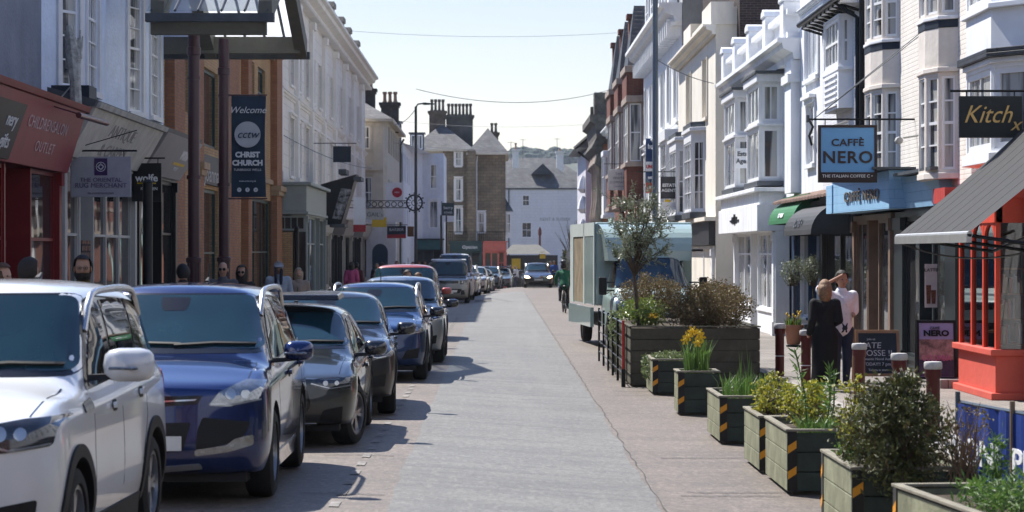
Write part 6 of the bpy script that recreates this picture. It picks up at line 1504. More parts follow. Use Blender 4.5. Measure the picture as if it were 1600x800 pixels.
        # headlight, front corner
        for nm, poly, ax, mat, off in S['face']:
            pts = [(sg*x, z) for x, z in poly]
            if ax == 'c' : continue
            p_ = add(nm, fillet(pts, .02, 3), ax, mat, off, sg, root, .04)
            if nm == 'headlight' and p_:
                cx = sum(p[0] for p in pts)/len(pts); cz = sum(p[1] for p in pts)/len(pts); hh = (max(p[1] for p in pts)-min(p[1] for p in pts))
                for dx, rr in ((-.05, .2), (.06, .17)):
                    c_ = [(cx+sg*dx+hh*rr*math.cos(k*math.pi/7), cz+hh*rr*math.sin(k*math.pi/7)) for k in range(14)]
                    add('lens', c_, ax, LENS if mat is not LAMPON else LAMPON, off+.006, sg, p_, .2)
                zlo = min(p[1] for p in pts); a_, b_ = sorted(pts, key=lambda p: abs(p[0]))[0], sorted(pts, key=lambda p: -abs(p[0]))[0]
                add('lamp_strip', strip_poly([(a_[0]+sg*.02, a_[1]+.012), (cx, zlo+.02), (b_[0]-sg*.03, zlo+.05)], .012), ax, LENS, off+.008, sg, p_, .06)
        for nm, poly, mat, off in S.get('side', []):
            add(nm, fillet(poly, .02, 3), 's', mat, off, sg, root, .06)
        add('tail_light', fillet([(L/2-.28, S['deck']-.08),(L/2-.06, S['deck']-.06),(L/2-.05, S['deck']-.3),(L/2-.15, S['deck']-.26)], .03), 's', REDL, .006, sg, root, .05)
        # roof rails
        if S.get('rails'):
            q = MB(); xr = sg*(hw-tum-.02); ra_, rb_ = yh-.02, yr-.1; pts = []; zr = H-.045
            for k in range(17):
                t = k/16; e = min(1, math.sin(math.pi*min(t, 1-t)*3.2)) if min(t,1-t) < .16 else 1
                yy_ = ra_+(rb_-ra_)*t; h_ = bvh.ray_cast(Vector((xr,yy_,4)), Vector((0,0,-1)))[0]; pts.append((xr, yy_, (h_.z if h_ else zr)-.015+.135*e))
            q.tube(pts, .024, 8); obj('roof_rail', q, S.get('railmat', M('satin_alu', (.55,.56,.57), .25, metal=.9)), root, smooth=True)
        if S.get('mud'): pass
    for nm, poly, ax, mat, off in S['face']:
        pass
    for nm, poly, mat, off in S.get('centre', []):
        pl = [(x, z) for x, z in poly]+[(-x, z) for x, z in reversed(poly)]
        cl = []
        for p in pl:
            if not cl or (abs(p[0]-cl[-1][0])+abs(p[1]-cl[-1][1])) > 1e-4: cl.append(p)
        if abs(cl[0][0]-cl[-1][0])+abs(cl[0][1]-cl[-1][1]) < 1e-4: cl.pop()
        add(nm, fillet(cl, .015, 2), 'f', mat, off, 1, root, .06)
    zp = S.get('plate', .5)
    add('number_plate', [(-.26,zp-.055),(.26,zp-.055),(.26,zp+.055),(-.26,zp+.055)], 'f', PLATEW, .022, 1, root, .2, False)
    # hood shut line
    zl = S['hood0']
    for sg in (1, -1):
        add('bonnet_gap', strip_poly([(sg*hw*.80, y0+.3),(sg*hw*.82, yc-.25),(sg*hw*.8, yc-.02)], .012), 't', TRIMB, .0015, 1, body, .15, False)
        if False: add('bonnet_crease', strip_poly([(sg*hw*.30, y0+.25),(sg*hw*.52, yc-.1)], .03), 't', P, .009, 1, body, .12)
    # rear screen & wheels
    add('rear_window', fillet([(-hw*.7,S['deck']+.12),(hw*.7,S['deck']+.12),(hw-tum-.1,H-.15),(-hw+tum+.1,H-.15)], .05), 'r', CGLASSD, .006, 1, root, .1)
    q = MB(); q.tube([(0.0, yr-.12, H-.02),(0,yr+.02,H+.03),(0, yr+.06, H+.16)] if not S.get('fin') else [(0,yr-.2,H-.02),(0,yr-.05,H+.06),(0,yr,H+.07)], [.03,.01,.004] if not S.get('fin') else [.035,.02,.006], 6); obj('aerial', q, PLAST, root)
    u = MB(); u.box(-hw*.8, hw*.8, y0+.25, L/2-.25, .18, .3); obj('underbody', u, PLAST, root)
    for yy, st_ in ((y0+S['fo'], S.get('steer', 0)), (y0+S['fo']+S['wb'], 0)):
        for sg in (1, -1): wheel(root, sg*(hw-.125-.0), yy, S['wr'], sg, S.get('rim'), st_, spokes=S.get('spokes', 5))
    return root
def place(root, x, y, yaw=0): root.location = (x, y, gxy(x, y)+.008); root.rotation_euler = (0, 0, R(yaw))

def base(**k):
    d = dict(L=4.4, W=1.82, H=1.6, hood0=.82, hood1=1.02, cowl=1.2, header=1.95, roofend=3.75, sh0=.86, sh1=1.02, deck=1.05, fo=.88, wb=2.65, wr=.34)
    d.update(k); return d
def face_hatch(h=.7, lamp=None, gr=.5):
    lamp = lamp or LAMPD
    return dict(face=[('headlight', [(.42,h-.02),(.62,h-.035),(.86,h-.0),(.885,h+.1),(.74,h+.1),(.5,h+.055)], 'f', lamp, .008),
                      ('bumper_intake', [(.5,.28),(.78,.3),(.8,.45),(.6,.42)], 'f', PLAST, .004)],
                centre=[('grille', [(0,.4),(.34,.4),(.4,h-.02),(.36,h+.02),(0,h+.02)], TRIMB, .006), ('lower_intake', [(0,.24),(.45,.24),(.42,.33),(0,.33)], PLAST, .005)])
# ---------------------------------------------------------------- the parked row
def suv_face(lamp=None, h=.84, W=.92, grille=TRIMB):
    return dict(face=[('headlight', [(.46,h-.02),(.62,h-.05),(.84,h-.02),(.875,h+.1),(.74,h+.11),(.52,h+.06)], 'f', lamp or LAMPD, .009),
                      ('bumper_intake', [(.5,.36),(.76,.38),(.78,.54),(.58,.5)], 'f', PLAST, .004)],
                centre=[('grille', [(0,h-.22),(.36,h-.2),(.43,h-.04),(.42,h+.03),(0,h+.03)], grille, .006), ('lower_intake', [(0,.3),(.46,.3),(.43,.42),(0,.42)], PLAST, .005), ('grille_bar', [(0,h-.09),(.4,h-.08),(.4,h-.06),(0,h-.07)], CHROME, .012)])
PW = paint('pearl_white_paint', (.72,.74,.76), .1, .3, .16)
S = base(L=4.2, W=1.79, H=1.79, hood0=1.03, hood1=1.18, cowl=1.16, header=1.82, roofend=3.78, sh0=1.03, sh1=1.18, deck=1.2, fo=.86, wb=2.55, wr=.345, paint=PW, rails=1, clad=1, chromehandle=0, tum=.16, plate=.52, awin=.36, bpil=2.28, cpil=3.1, mir=.36, mirz=.05, mircol=M('mirror_white', (.6,.62,.65), .3, coat=1), mirlamp=1, mirs=1.28,
  side=[('side_vent', [(-.98,.99),(-.72,1.0),(-.7,1.07),(-.96,1.05)], TRIMB, .01)],
  face=[('headlight', [(.36,.9),(.55,.82),(.84,.86),(.86,1.02),(.7,1.01),(.45,.97)], 'f', LAMPD, .01), ('bumper_intake', [(.5,.36),(.76,.38),(.78,.56),(.56,.52)], 'f', PLAST, .005)],
  centre=[('grille', [(0,.66),(.42,.7),(.5,.86),(0,.88)], TRIMB, .006), ('lower_intake', [(0,.3),(.46,.3),(.43,.46),(0,.46)], PLAST, .005)])
c1 = car(S, 'parked_car', 'dusty white SUV with silver roof rails, cropped at the lower left edge'); place(c1, -3.32, 15.7, -2)
S = base(L=4.52, W=1.86, H=1.72, hood0=.97, hood1=1.13, cowl=1.1, header=1.86, roofend=4.0, sh0=.98, sh1=1.14, deck=1.2, fo=.9, wb=2.69, wr=.36, paint=paint('deep_blue_paint', (.001,.016,.1), .55, .2, .01),
  rails=1, chromewin=1, mirlamp=1, tum=.21, crease=1, plate=.5, rim=ALLOY, mir=.36,
  face=[('headlight', [(.46,.79),(.62,.78),(.84,.83),(.88,.97),(.74,.98),(.54,.89)], 'f', LAMP, .01),
        ('bumper_intake', [(.37,.44),(.66,.5),(.74,.56),(.78,.66),(.42,.7),(.38,.6)], 'f', PLAST, .005),
        ('fog_light', [(.36,.40),(.62,.43),(.8,.48),(.8,.56),(.66,.53),(.6,.48),(.36,.45)], 'f', LAMP, .014)],
  centre=[('upper_grille', [(0,.78),(.38,.8),(.42,.87),(0,.86)], TRIMB, .006), ('lower_grille', [(0,.42),(.27,.44),(.33,.66),(0,.66)], PLAST, .006), ('grille_bar', [(0,.815),(.36,.83),(.38,.842),(0,.827)], CHROME, .012), ('skid_plate', [(0,.27),(.42,.3),(.4,.34),(0,.31)], ALLOY, .012)])
c2 = car(S, 'parked_car', 'glossy deep blue SUV parked behind the dusty white one'); place(c2, -2.7, 21.05, 0)
DKB = paint('dark_grey_green_paint', (.018,.026,.032), .5, .3, .08)
S = base(L=4.31, W=1.79, H=1.44, hood0=.76, hood1=.95, cowl=1.28, header=2.0, roofend=3.75, sh0=.8, sh1=.95, deck=1.0, fo=.86, wb=2.63, wr=.325, paint=DKB, tum=.22, crease=1, plate=.42, steer=-.28, qend=1.5, mir=.38, mirz=-.01, awin=.4,
  mircol=M('mirror_black', (.015,.016,.02), .25, coat=1), face=[('headlight', [(.42,.66),(.6,.6),(.83,.62),(.85,.72),(.66,.73),(.45,.71)], 'f', LAMPD, .009), ('bumper_intake', [(.5,.24),(.74,.26),(.76,.44),(.56,.4)], 'f', PLAST, .004)],
  centre=[('grille', [(0,.3),(.36,.3),(.44,.46),(.38,.7),(0,.7)], TRIMB, .006), ('splitter', [(0,.24),(.5,.25),(.5,.27),(0,.26)], CHROME, .008)])
c3 = car(S, 'parked_car', 'low dark grey hatchback with raised glass sunroof and turned front wheel'); place(c3, -2.31, 26.65, 0)
q = MB(); q.hexa([(-.62,-.35,1.44),(.62,-.35,1.44),(.62,.5,1.46),(-.62,.5,1.46),(-.6,-.3,1.5),(.6,-.3,1.5),(.6,.5,1.52),(-.6,.5,1.52)])
sr = MB(); sr.v = q.v; sr.f = q.f; sr.m = q.m
o = obj('sunroof', sr, TRIMB, None, bev=.015); o.parent = c3; o.location = (0,.1,1.485)
S = base(L=4.42, W=1.82, H=1.52, hood0=.84, hood1=1.03, cowl=1.25, header=2.0, roofend=3.85, sh0=.86, sh1=1.02, deck=1.05, fo=.87, wb=2.72, wr=.345, paint=paint('near_black_paint', (.01,.012,.018), .4, .28, .1), tum=.2, clad=1, chromewin=1, plate=.48, crease=1, mircol=M('mirror_black', (.015,.016,.02), .25, coat=1), **suv_face(None,.76))
c4 = car(S, 'parked_car', 'near black crossover with chrome window line between dark hatchback and mid blue SUV'); place(c4, -2.2, 31.7, 2.5)
S = base(L=4.27, W=1.8, H=1.56, hood0=.9, hood1=1.06, cowl=1.15, header=1.85, roofend=3.75, sh0=.9, sh1=1.04, deck=1.1, fo=.84, wb=2.6, wr=.34, paint=paint('mid_blue_paint', (.001,.028,.11), .45, .24, .02), rails=1, tum=.2, clad=1, crease=1, mircol=M('mirror_black', (.015,.016,.02), .25, coat=1), **suv_face(LAMPD,.8))
c5 = car(S, 'parked_car', 'mid blue compact SUV with silver rails, third car ahead of the red one'); place(c5, -1.98, 40.4, 0)
S = base(L=4.4, W=1.83, H=1.62, hood0=.92, hood1=1.08, cowl=1.2, header=1.95, roofend=3.8, sh0=.92, sh1=1.06, deck=1.12, fo=.88, wb=2.67, wr=.35, paint=paint('silver_grey_paint', (.34,.37,.4), .6, .3, .12), tum=.2, clad=1, crease=1, mircol=M('mirror_black', (.015,.016,.02), .25, coat=1), **suv_face(LAMPD,.84))
c6 = car(S, 'parked_car', 'silver grey SUV with black mirrors directly in front of the red people carrier'); place(c6, -1.86, 47.2, 0)
RP = paint('faded_red_paint', (.36,.06,.05), .1, .4, .1)
S = base(L=4.38, W=1.83, H=1.84, hood0=1.0, hood1=1.18, cowl=1.0, header=1.6, roofend=4.1, sh0=1.02, sh1=1.12, deck=1.15, fo=.88, wb=2.73, wr=.33, paint=RP, tum=.14, clad=1, bpil=2.3, cpil=3.3, **suv_face(LAMP,.88))
c7 = car(S, 'parked_car', 'faded red tall people carrier in the middle of the row'); place(c7, -2.22, 60, 0)
S = base(L=4.6, W=2.0, H=1.97, hood0=1.12, hood1=1.2, cowl=1.35, header=1.75, roofend=4.35, sh0=1.12, sh1=1.2, deck=1.22, fo=.85, wb=3.0, wr=.4, paint=paint('gunmetal_sand_paint', (.25,.27,.28), .5, .35, .25), tum=.12, clad=1, bpil=2.45, cpil=3.5,
  face=[('headlight', [(.58,.86),(.88,.86),(.88,1.04),(.58,1.04)], 'f', LAMPD, .01), ('bumper_intake', [(.6,.4),(.8,.4),(.76,.6),(.62,.6)], 'f', PLAST, .004)],
  centre=[('grille', [(0,.9),(.5,.9),(.5,1.02),(0,1.02)], TRIMB, .006), ('lower_intake', [(0,.46),(.56,.46),(.66,.66),(0,.66)], PLAST, .005), ('skid_plate', [(0,.5),(.42,.5),(.46,.6),(0,.6)], ALLOY, .012)])
c8 = car(S, 'parked_car', 'boxy grey off-road car with white roof behind the red people carrier'); place(c8, -2.15, 112, 0)
q = MB(); q.hexa([(-.8,-.4,1.93),(.8,-.4,1.93),(.82,2.0,1.93),(-.82,2.0,1.93),(-.76,-.36,1.985),(.76,-.36,1.985),(.78,1.96,1.985),(-.78,1.96,1.985)]); o = obj('roof_skin', q, WHITEC, None, bev=.02); o.parent = c8; o.location = (0,.8,1.95)
S = base(L=4.9, W=1.95, H=2.3, hood0=1.1, hood1=1.32, cowl=.95, header=1.7, roofend=4.7, sh0=1.12, sh1=1.25, deck=1.3, fo=.95, wb=2.95, wr=.34, paint=paint('van_white_paint', (.6,.62,.64), .0, .4, .15), tum=.14, clad=0, bpil=2.3, cpil=2.9, **suv_face(LAMP,.95))
c9 = car(S, 'parked_van', 'tall white van parked behind the boxy grey off-road car', 'van'); place(c9, -1.98, 120.5, 0)
def recol(root, mats):
    for o in walk(root):
        if o.type != 'MESH': continue
        if any(sl in mats for sl in [m.name for m in o.data.materials if m]):
            o.data = o.data.copy()
            for i, m in enumerate(o.data.materials):
                if m and m.name in mats: o.data.materials[i] = mats[m.name]
far = [(c2, 'deep_blue_paint', ('far_silver_paint', (.45,.47,.5)), -1.75, 133, 'silver car just beyond the tall white van'),
       (c6, 'silver_grey_paint', ('far_white_paint', (.6,.62,.63)), -1.25, 140, 'pale car second beyond the tall white van'),
       (c3, 'dark_grey_green_paint', ('far_silver2_paint', (.4,.43,.46)), -.95, 148, 'light silver low car at the crest of the road'),
       (c5, 'mid_blue_paint', ('far_blue_paint', (.08,.14,.2)), -.45, 157, 'slate blue car just over the crest of the road'),
       (c3, 'dark_grey_green_paint', ('far_teal_paint', (.12,.16,.18)), .35, 166, 'grey green car at the end of the parked row')]
for src, old, (nm, col), x, y, lab in far:
    c = copy_tree(src); recol(c, {old: paint(nm, col, .4)}); c['label'] = lab; place(c, x, y, -3)
S = base(L=4.5, W=1.82, H=1.56, hood0=.78, hood1=1.0, cowl=1.2, header=1.95, roofend=4.1, sh0=.84, sh1=1.0, deck=1.05, fo=.9, wb=2.68, wr=.33, paint=paint('black_car_paint', (.015,.017,.022), .4, .3, .08), tum=.2, plate=.52, rails=1,
  face=[('headlight', [(.5,.64),(.66,.6),(.83,.64),(.86,.75),(.66,.74)], 'f', LAMPON, .01)], centre=[('grille', [(0,.66),(.42,.67),(.44,.72),(0,.72)], CHROME, .008), ('lower_intake', [(0,.28),(.6,.3),(.56,.4),(0,.4)], PLAST, .005), ('badge', [(0,.66),(.05,.67),(.06,.72),(.05,.76),(0,.77)], CHROME, .02)])
c10 = car(S, 'oncoming_car', 'dark estate car with glowing headlights driving towards the viewer', 'car', 'cars on the move'); place(c10, 2.64, 152, 2)
del c10['group']
# ---------------------------------------------------------------- box truck
TG = paint('pale_green_grey_paint', (.33,.43,.4), .05, .4, .03)
TW = M('truck_white_frame', (.5,.56,.53), .4, var=.06, grime=.2)
tk = thing('box_truck', 'pale green box truck with open side shutter parked behind the big wooden planter', 'truck', (0,0,0))
q = MB(); q.box(-1.12,1.12,.0,5.2,.95,2.86); bx = obj('cargo_box', q, TG, tk, bev=.05)
q = MB(); n_ = 8
for i in range(n_):       # rounded wind deflector over the cab
    t0, t1 = i/n_, (i+1)/n_
    f = lambda t: (-.95*math.sin(t*math.pi/2), 1.98+.84*math.cos(t*math.pi/2)**.8)
    (y0_, z0_), (y1_, z1_) = f(t0), f(t1); k0, k1 = 1.08-.14*t0, 1.08-.14*t1
    q.quad((-k0,y0_,z0_),(k0,y0_,z0_),(k1,y1_,z1_),(-k1,y1_,z1_)); q.quad((k0,y0_,z0_),(k1,y1_,z1_),(k1,0,z1_),(k0,0,z0_)); q.quad((-k0,y0_,z0_),(-k1,y1_,z1_),(-k1,0,z1_),(-k0,0,z0_))
obj('wind_deflector', q, TG, tk, smooth=True, sharp=50)
q = MB(); q.box(-1.135,-1.121,.15,.3,1.0,2.8); q.box(-1.15,-1.121,.0,.14,.95,2.86); q.box(-1.15,-1.121,2.0,2.25,.95,2.86); q.box(-1.15,-1.121,4.5,5.2,.95,2.86); q.box(-1.15,-1.121,.14,4.5,2.55,2.86); obj('side_frame', q, TW, tk)
q = MB(); q.box(-1.13,-1.122,2.3,4.45,.98,2.54); obj('shutter', q, M('tan_ply', (.25,.2,.13), .7, var=.3), tk)
q = MB(); q.box(-1.14,-1.121,.32,1.95,.98,2.54); obj('shutter', q, TG, tk)
q = MB(); q.box(-1.2,-1.12,.3,5.1,.45,.9); obj('side_skirt', q, TG, tk); q = MB(); q.box(-.9,.9,-1,5,.45,.7); obj('chassis', q, PLAST, tk)
# cab from the car shell
St = base(L=2.5, W=2.0, H=2.12, hood0=1.12, hood1=1.34, cowl=.72, header=1.3, roofend=2.25, sh0=1.12, sh1=1.3, deck=1.5, fo=.8, wb=9, wr=.35, paint=TG, tum=.2, tail=.05, zb=.3)
St['wb'] = 9
me, bvh = car_shell(St); me.transform(Matrix.Translation((0,-1.25+.2,0))); cb = link_mesh('cab', me, tk, smooth=True, sharp=35)
def tp(nm, poly, ax, mat, off, sgn=1):
    m = patch(bvh, fillet(poly, .04), ax, off, .006, .08, sgn)
    if m:
        m.v = [(a, b-1.05, c) for a, b, c in m.v]; return obj(nm, m, mat, tk, smooth=True, sharp=50)
tp('windscreen_seal', [(-.86,1.37),(.86,1.37),(.76,2.05),(-.76,2.05)], 'f', TRIMB, .004); tp('windscreen', [(-.82,1.41),(.82,1.41),(.72,2.02),(-.72,2.02)], 'f', glass_mat('truck_glass', (.01,.03,.05), wav=.03), .01)
tp('grille', [(-.5,.9),(.5,.9),(.55,1.05),(-.55,1.05)], 'f', TRIMB, .008); tp('bumper', [(-.9,.36),(.9,.36),(.92,.62),(-.92,.62)], 'f', PLAST, .012)
for sg in (1, -1):
    tp('headlight', [(sg*.62,.86),(sg*.88,.88),(sg*.9,1.16),(sg*.72,1.1)], 'f', LAMP, .012)
    tp('side_window', [(-.25,1.38),(.55,1.38),(.55,1.95),(.1,1.98)], 's', CGLASSD, .008, sg)
    q = MB(); q.box(sg*1.13-.09,sg*1.13+.09,-1.6,-1.5,1.22,1.62); m_o = obj('door_mirror', q, PLAST, tk, bev=.03)
    q = MB(); q.tube([(sg*.85,-1.35,1.5),(sg*1.1,-1.54,1.5)], .02, 6); q.tube([(sg*.85,-1.35,1.32),(sg*1.1,-1.54,1.32)], .02, 6); obj('mirror_arm', q, PLAST, m_o)
    for yy in (-1.5, 3.6): wheel(tk, sg*.92, yy, .35, sg, M('steel_wheel', (.3,.31,.32), .5), spokes=8)
    q = MB(); q.lathe([(.4,sg*.93),(.46,sg*.93),(.46,sg*1.0),(.4,sg*1.0)], (0,-1.5,.37), 24, axis='x', closed=True); obj('wheel_arch', q, PLAST, tk)
    q = MB(); q.box(sg*.62-.09,sg*.62+.09,-.7,-.62,2.1,2.2); obj('marker_lamp', q, LAMP, tk)
tk.location = (3.42, 55.5, .02); tk.rotation_euler = (0,0,R(4.2))
# ================================================================ PLANTS
def leafset(pts, rnd, ln, wd, up=0., spread=1., dirs=None, fold=0):
    mb = MB()
    for i, p in enumerate(pts):
        d = Vector((rnd.gauss(0,1), rnd.gauss(0,1), rnd.gauss(0,1)*spread+up))
        if dirs is not None: d = d*.6+Vector(dirs[i])*1.6
        if d.length < 1e-3: continue
        d.normalize(); s = d.cross(Vector((rnd.gauss(0,1), rnd.gauss(0,1), rnd.gauss(0,1)))).normalized()
        l = ln*rnd.uniform(.6,1.3); w = wd*rnd.uniform(.7,1.2); p = Vector(p); m = p+d*l*.5
        n_ = d.cross(s)*w*.25
        mb.add([p, m+s*w/2+n_, p+d*l, m-s*w/2+n_], [(0,1,2,3)])
    return mb
def ell(rnd, c, r, n, shell=.0, bumps=None):
    out = []
    while len(out) < n:
        v = Vector((rnd.uniform(-1,1), rnd.uniform(-1,1), rnd.uniform(-1,1))); l = v.length
        if l > 1 or l < shell: continue
        k = 1.0
        if bumps:
            u = v.normalized() if l > 0 else v
            k = 1+bumps*(math.sin(5*u.x+c[0]*7)*math.sin(6*u.y+c[1]*3)+.6*math.sin(9*u.z+4*u.x))
        out.append((c[0]+v.x*r[0]*k, c[1]+v.y*r[1]*k, c[2]+v.z*r[2]*k))
    return out
def clumps(rnd, c, r, nc, per, cr, bumps=.12):
    out = []
    for q in ell(rnd, c, r, nc, .45, bumps):
        for _ in range(per): out.append((q[0]+rnd.gauss(0,cr), q[1]+rnd.gauss(0,cr), q[2]+rnd.gauss(0,cr)))
    return out
def blades(rnd, x0, x1, y0, y1, z, n, h, w=.012, lean=.25):
    mb = MB()
    for _ in range(n):
        x, y = rnd.uniform(x0,x1), rnd.uniform(y0,y1); a = rnd.uniform(0,6.28); hh = h*rnd.uniform(.5,1.1); l = lean*hh*rnd.uniform(.2,1.3)
        dx, dy = math.cos(a), math.sin(a); sx, sy = -dy*w/2, dx*w/2
        p1 = (x+dx*l*.3, y+dy*l*.3, z+hh*.6); p2 = (x+dx*l, y+dy*l, z+hh)
        mb.add([(x-sx,y-sy,z),(x+sx,y+sy,z),(p1[0]+sx,p1[1]+sy,p1[2]),(p1[0]-sx,p1[1]-sy,p1[2]),p2], [(0,1,2,3),(3,2,4)])
    return mb
def twigs(rnd, c, r, base, n, rad=.006, name=None):
    mb = MB()
    for q in ell(rnd, c, r, n, .5):
        b = Vector(base)+Vector((rnd.gauss(0,.05), rnd.gauss(0,.05), 0)); e = Vector(q); m = b.lerp(e, .5)+Vector((rnd.gauss(0,.04), rnd.gauss(0,.04), .05))
        mb.tube([b, m, e], [rad, rad*.7, rad*.3], 4, cap=False)
    return mb
G_OLIVE = rand_leaf('olive_leaves', [(.1,.12,.06),(.18,.21,.12),(.3,.33,.24),(.13,.16,.09)], .4, .2)
G_CON = rand_leaf('conifer_leaves', [(.025,.035,.01),(.07,.085,.02),(.14,.14,.035),(.045,.06,.015),(.11,.08,.03)], .6, .15)
G_YEL = rand_leaf('yellow_green_leaves', [(.12,.16,.02),(.3,.3,.03),(.42,.38,.05),(.1,.14,.02)], .5, .35)
G_GRN = rand_leaf('fresh_green_leaves', [(.05,.11,.02),(.09,.18,.03),(.14,.24,.05),(.06,.12,.03)], .5, .35)
G_HEA = rand_leaf('russet_leaves', [(.11,.075,.03),(.19,.12,.05),(.1,.1,.035),(.26,.19,.09),(.07,.07,.025)], .7, .2)
G_IVY = rand_leaf('ivy_leaves', [(.06,.1,.03),(.2,.24,.1),(.1,.14,.05)], .5, .25)
YELF = M('daffodil_yellow', (.75,.5,.02), .5, var=.15); BARK = M('bark', (.12,.09,.065), .9, var=.3, vs=9); DRY = M('dry_stems', (.22,.15,.09), .9, var=.3)
SOIL = M('soil', (.06,.045,.03), .95, var=.4, vs=9, bump=.8, bs=20)
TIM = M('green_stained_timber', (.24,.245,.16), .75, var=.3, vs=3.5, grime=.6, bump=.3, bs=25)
GTIM = M('dark_green_timber', (.035,.048,.036), .6, var=.3, vs=3, grime=.3, bump=.3, bs=25)  # darker green, used only on the front panels of the striped planters
DTIM = M('dark_stained_timber', (.085,.08,.056), .8, var=.25, vs=2.5, grime=.4, bump=.3, bs=25)
RIMT = M('weathered_rim', (.24,.22,.17), .8, var=.3, vs=4, grime=.3)
TAPEB = M('tape_black', (.012,.012,.013), .4); TAPEO = M('tape_orange', (.72,.3,.02), .5, var=.1)
def planter(label, x0, x1, y0, y1, h, mat=None, rows=3, tapes=('f',), z0=0.02, group='striped timber planters along the parklet', rim=None, yaw=0):
    mat = mat or TIM; t = thing('timber_planter', label, 'planter', (0,0,0), group)
    cx, cy = (x0+x1)/2, (y0+y1)/2; a, b = (x1-x0)/2, (y1-y0)/2
    ph = (h-.03)/rows
    for (xa, xb, ya, yb) in ((-a,a,-b,-b+.035),(-a,a,b-.035,b),(-a,-a+.035,-b+.037,b-.037),(a-.035,a,-b+.037,b-.037)):
        q = MB()
        for r_ in range(rows): q.box(xa,xb,ya,yb,z0+.02+r_*ph+.004,z0+.02+(r_+1)*ph-.004)
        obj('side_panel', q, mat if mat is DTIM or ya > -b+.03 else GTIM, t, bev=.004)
    q = MB()
    for (xa, xb, ya, yb) in ((-a-.015,a+.015,-b-.015,-b+.05),(-a-.015,a+.015,b-.05,b+.015),(-a-.015,-a+.05,-b+.051,b-.051),(a-.05,a+.015,-b+.051,b-.051)): q.box(xa,xb,ya,yb,z0+h,z0+h+.022)
    obj('rim', q, rim or RIMT, t, bev=.004)
    q = MB(); q.box(-a+.04,a-.04,-b+.04,b-.04,z0+.05,z0+h-.05); obj('soil', q, SOIL, t)
    q = MB(); q.box(-a+.05,a-.05,-b+.05,b-.05,0,z0+.02); obj('base', q, DTIM, t)
    for tp_ in tapes:
        if tp_ == 'f': fr, o_ = CF(-b), -a+.0
        elif tp_ == 's': fr, o_ = SF(1,-a), b-.09
        else: fr, o_ = SF(1,-a), -b
        w_ = .085
        q = MB(); q.fb(fr,o_,o_+w_,z0+.02,z0+h,.002,.008); tb = obj('hazard_tape', q, TAPEB, t)
        q = MB(); s_ = -1 if tp_ == 'f' else 1
        n = max(2, int(h/.2)); 
        for k in range(n):
            zc = z0+.07+(h-.1)*(k+.35)/n
            if s_ == -1: q.prism(fr, [(o_+.004,zc-.02),(o_+w_-.004,zc+.03),(o_+w_-.004,zc+.1),(o_+.004,zc+.05)], .008, .011)
            else: q.prism(fr, [(o_+.004,zc+.03),(o_+w_-.004,zc-.02),(o_+w_-.004,zc+.05),(o_+.004,zc+.1)], .008, .011)
        obj('stripe', q, TAPEO, tb)
    t.location = (cx, cy, 0); t.rotation_euler = (0,0,R(yaw)); return t
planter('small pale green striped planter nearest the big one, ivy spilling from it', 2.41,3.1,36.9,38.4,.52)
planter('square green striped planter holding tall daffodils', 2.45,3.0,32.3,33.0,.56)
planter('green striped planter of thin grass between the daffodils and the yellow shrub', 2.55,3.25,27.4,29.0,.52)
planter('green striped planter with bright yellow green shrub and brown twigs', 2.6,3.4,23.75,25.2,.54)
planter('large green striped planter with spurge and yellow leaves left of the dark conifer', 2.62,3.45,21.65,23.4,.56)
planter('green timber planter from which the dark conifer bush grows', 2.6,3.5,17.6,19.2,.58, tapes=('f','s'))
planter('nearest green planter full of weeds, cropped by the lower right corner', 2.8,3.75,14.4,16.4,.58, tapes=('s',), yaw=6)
bp_ = planter('big dark timber planter of russet shrubs in front of the box truck', 2.2,4.3,39.2,46.8,.95, DTIM, 5, (), group=None, rim=DTIM)
# --- shrubs
def bush(name, label, cat, leaf, twig, leafmat, twigmat=None, group=None, z=None):
    c = Vector(leaf.v[0]); t = thing(name, label, cat, (c.x, c.y, z if z is not None else c.z-.3), group)
    obj('foliage', leaf, leafmat, t, fix=False)
    if twig: obj('stems', twig, twigmat or BARK, t, smooth=True, fix=False)
    return t
r_ = random.Random(21)
bush('ivy', 'pale variegated ivy trailing over the small planter beside the big one', 'plant', leafset(ell(r_, (2.75,37.6,.56), (.33,.7,.09), 700)+ell(r_, (2.38,37.9,.4), (.07,.5,.2), 300), r_, .05, .04), None, G_IVY)
db_ = thing('daffodil_clump', 'clump of tall yellow daffodils in the square planter', 'flowers', (2.7,32.6,.55))
obj('leaves', blades(r_, 2.55,2.9,32.4,32.9,.52,150,.5,.014,.35), G_GRN, db_, fix=False)
for x, y, z in ((2.6,32.5,1.06),(2.66,32.55,1.13),(2.75,32.5,1.1),(2.78,32.6,1.04),(2.72,32.4,.98),(2.58,32.7,1.0)):
    q = MB(); q.tube([(2.7+(x-2.7)*.4,32.6,.5),(x,y,z)], .006, 4); st_ = obj('stem', q, G_GRN, db_, fix=False)
    q = MB(); q.lathe([(.012,-.02),(.03,.02),(.032,.035)], (x,y-.02,z), 8, axis='y')
    for k in range(6):
        a = k*math.pi/3; q.add([(x,y,z),(x+.055*math.cos(a-.35),y-.01,z+.055*math.sin(a-.35)),(x+.075*math.cos(a),y-.005,z+.075*math.sin(a)),(x+.055*math.cos(a+.35),y-.01,z+.055*math.sin(a+.35))], [(0,1,2,3)])
    obj('flower', q, YELF, db_, fix=False)
bush('grass_clump', 'thin tall grass in the planter beyond the yellow shrub', 'grass', blades(r_, 2.65,3.1,27.6,28.6,.5,260,.3,.01,.5), None, G_GRN, z=.5)
q = blades(r_, 2.8,2.95,27.7,28.0,.5,14,.62,.014,.15); tag(obj('daffodil_leaves', q, G_GRN, fix=False), 'few tall upright flower leaves above the thin grass planter', 'plant')
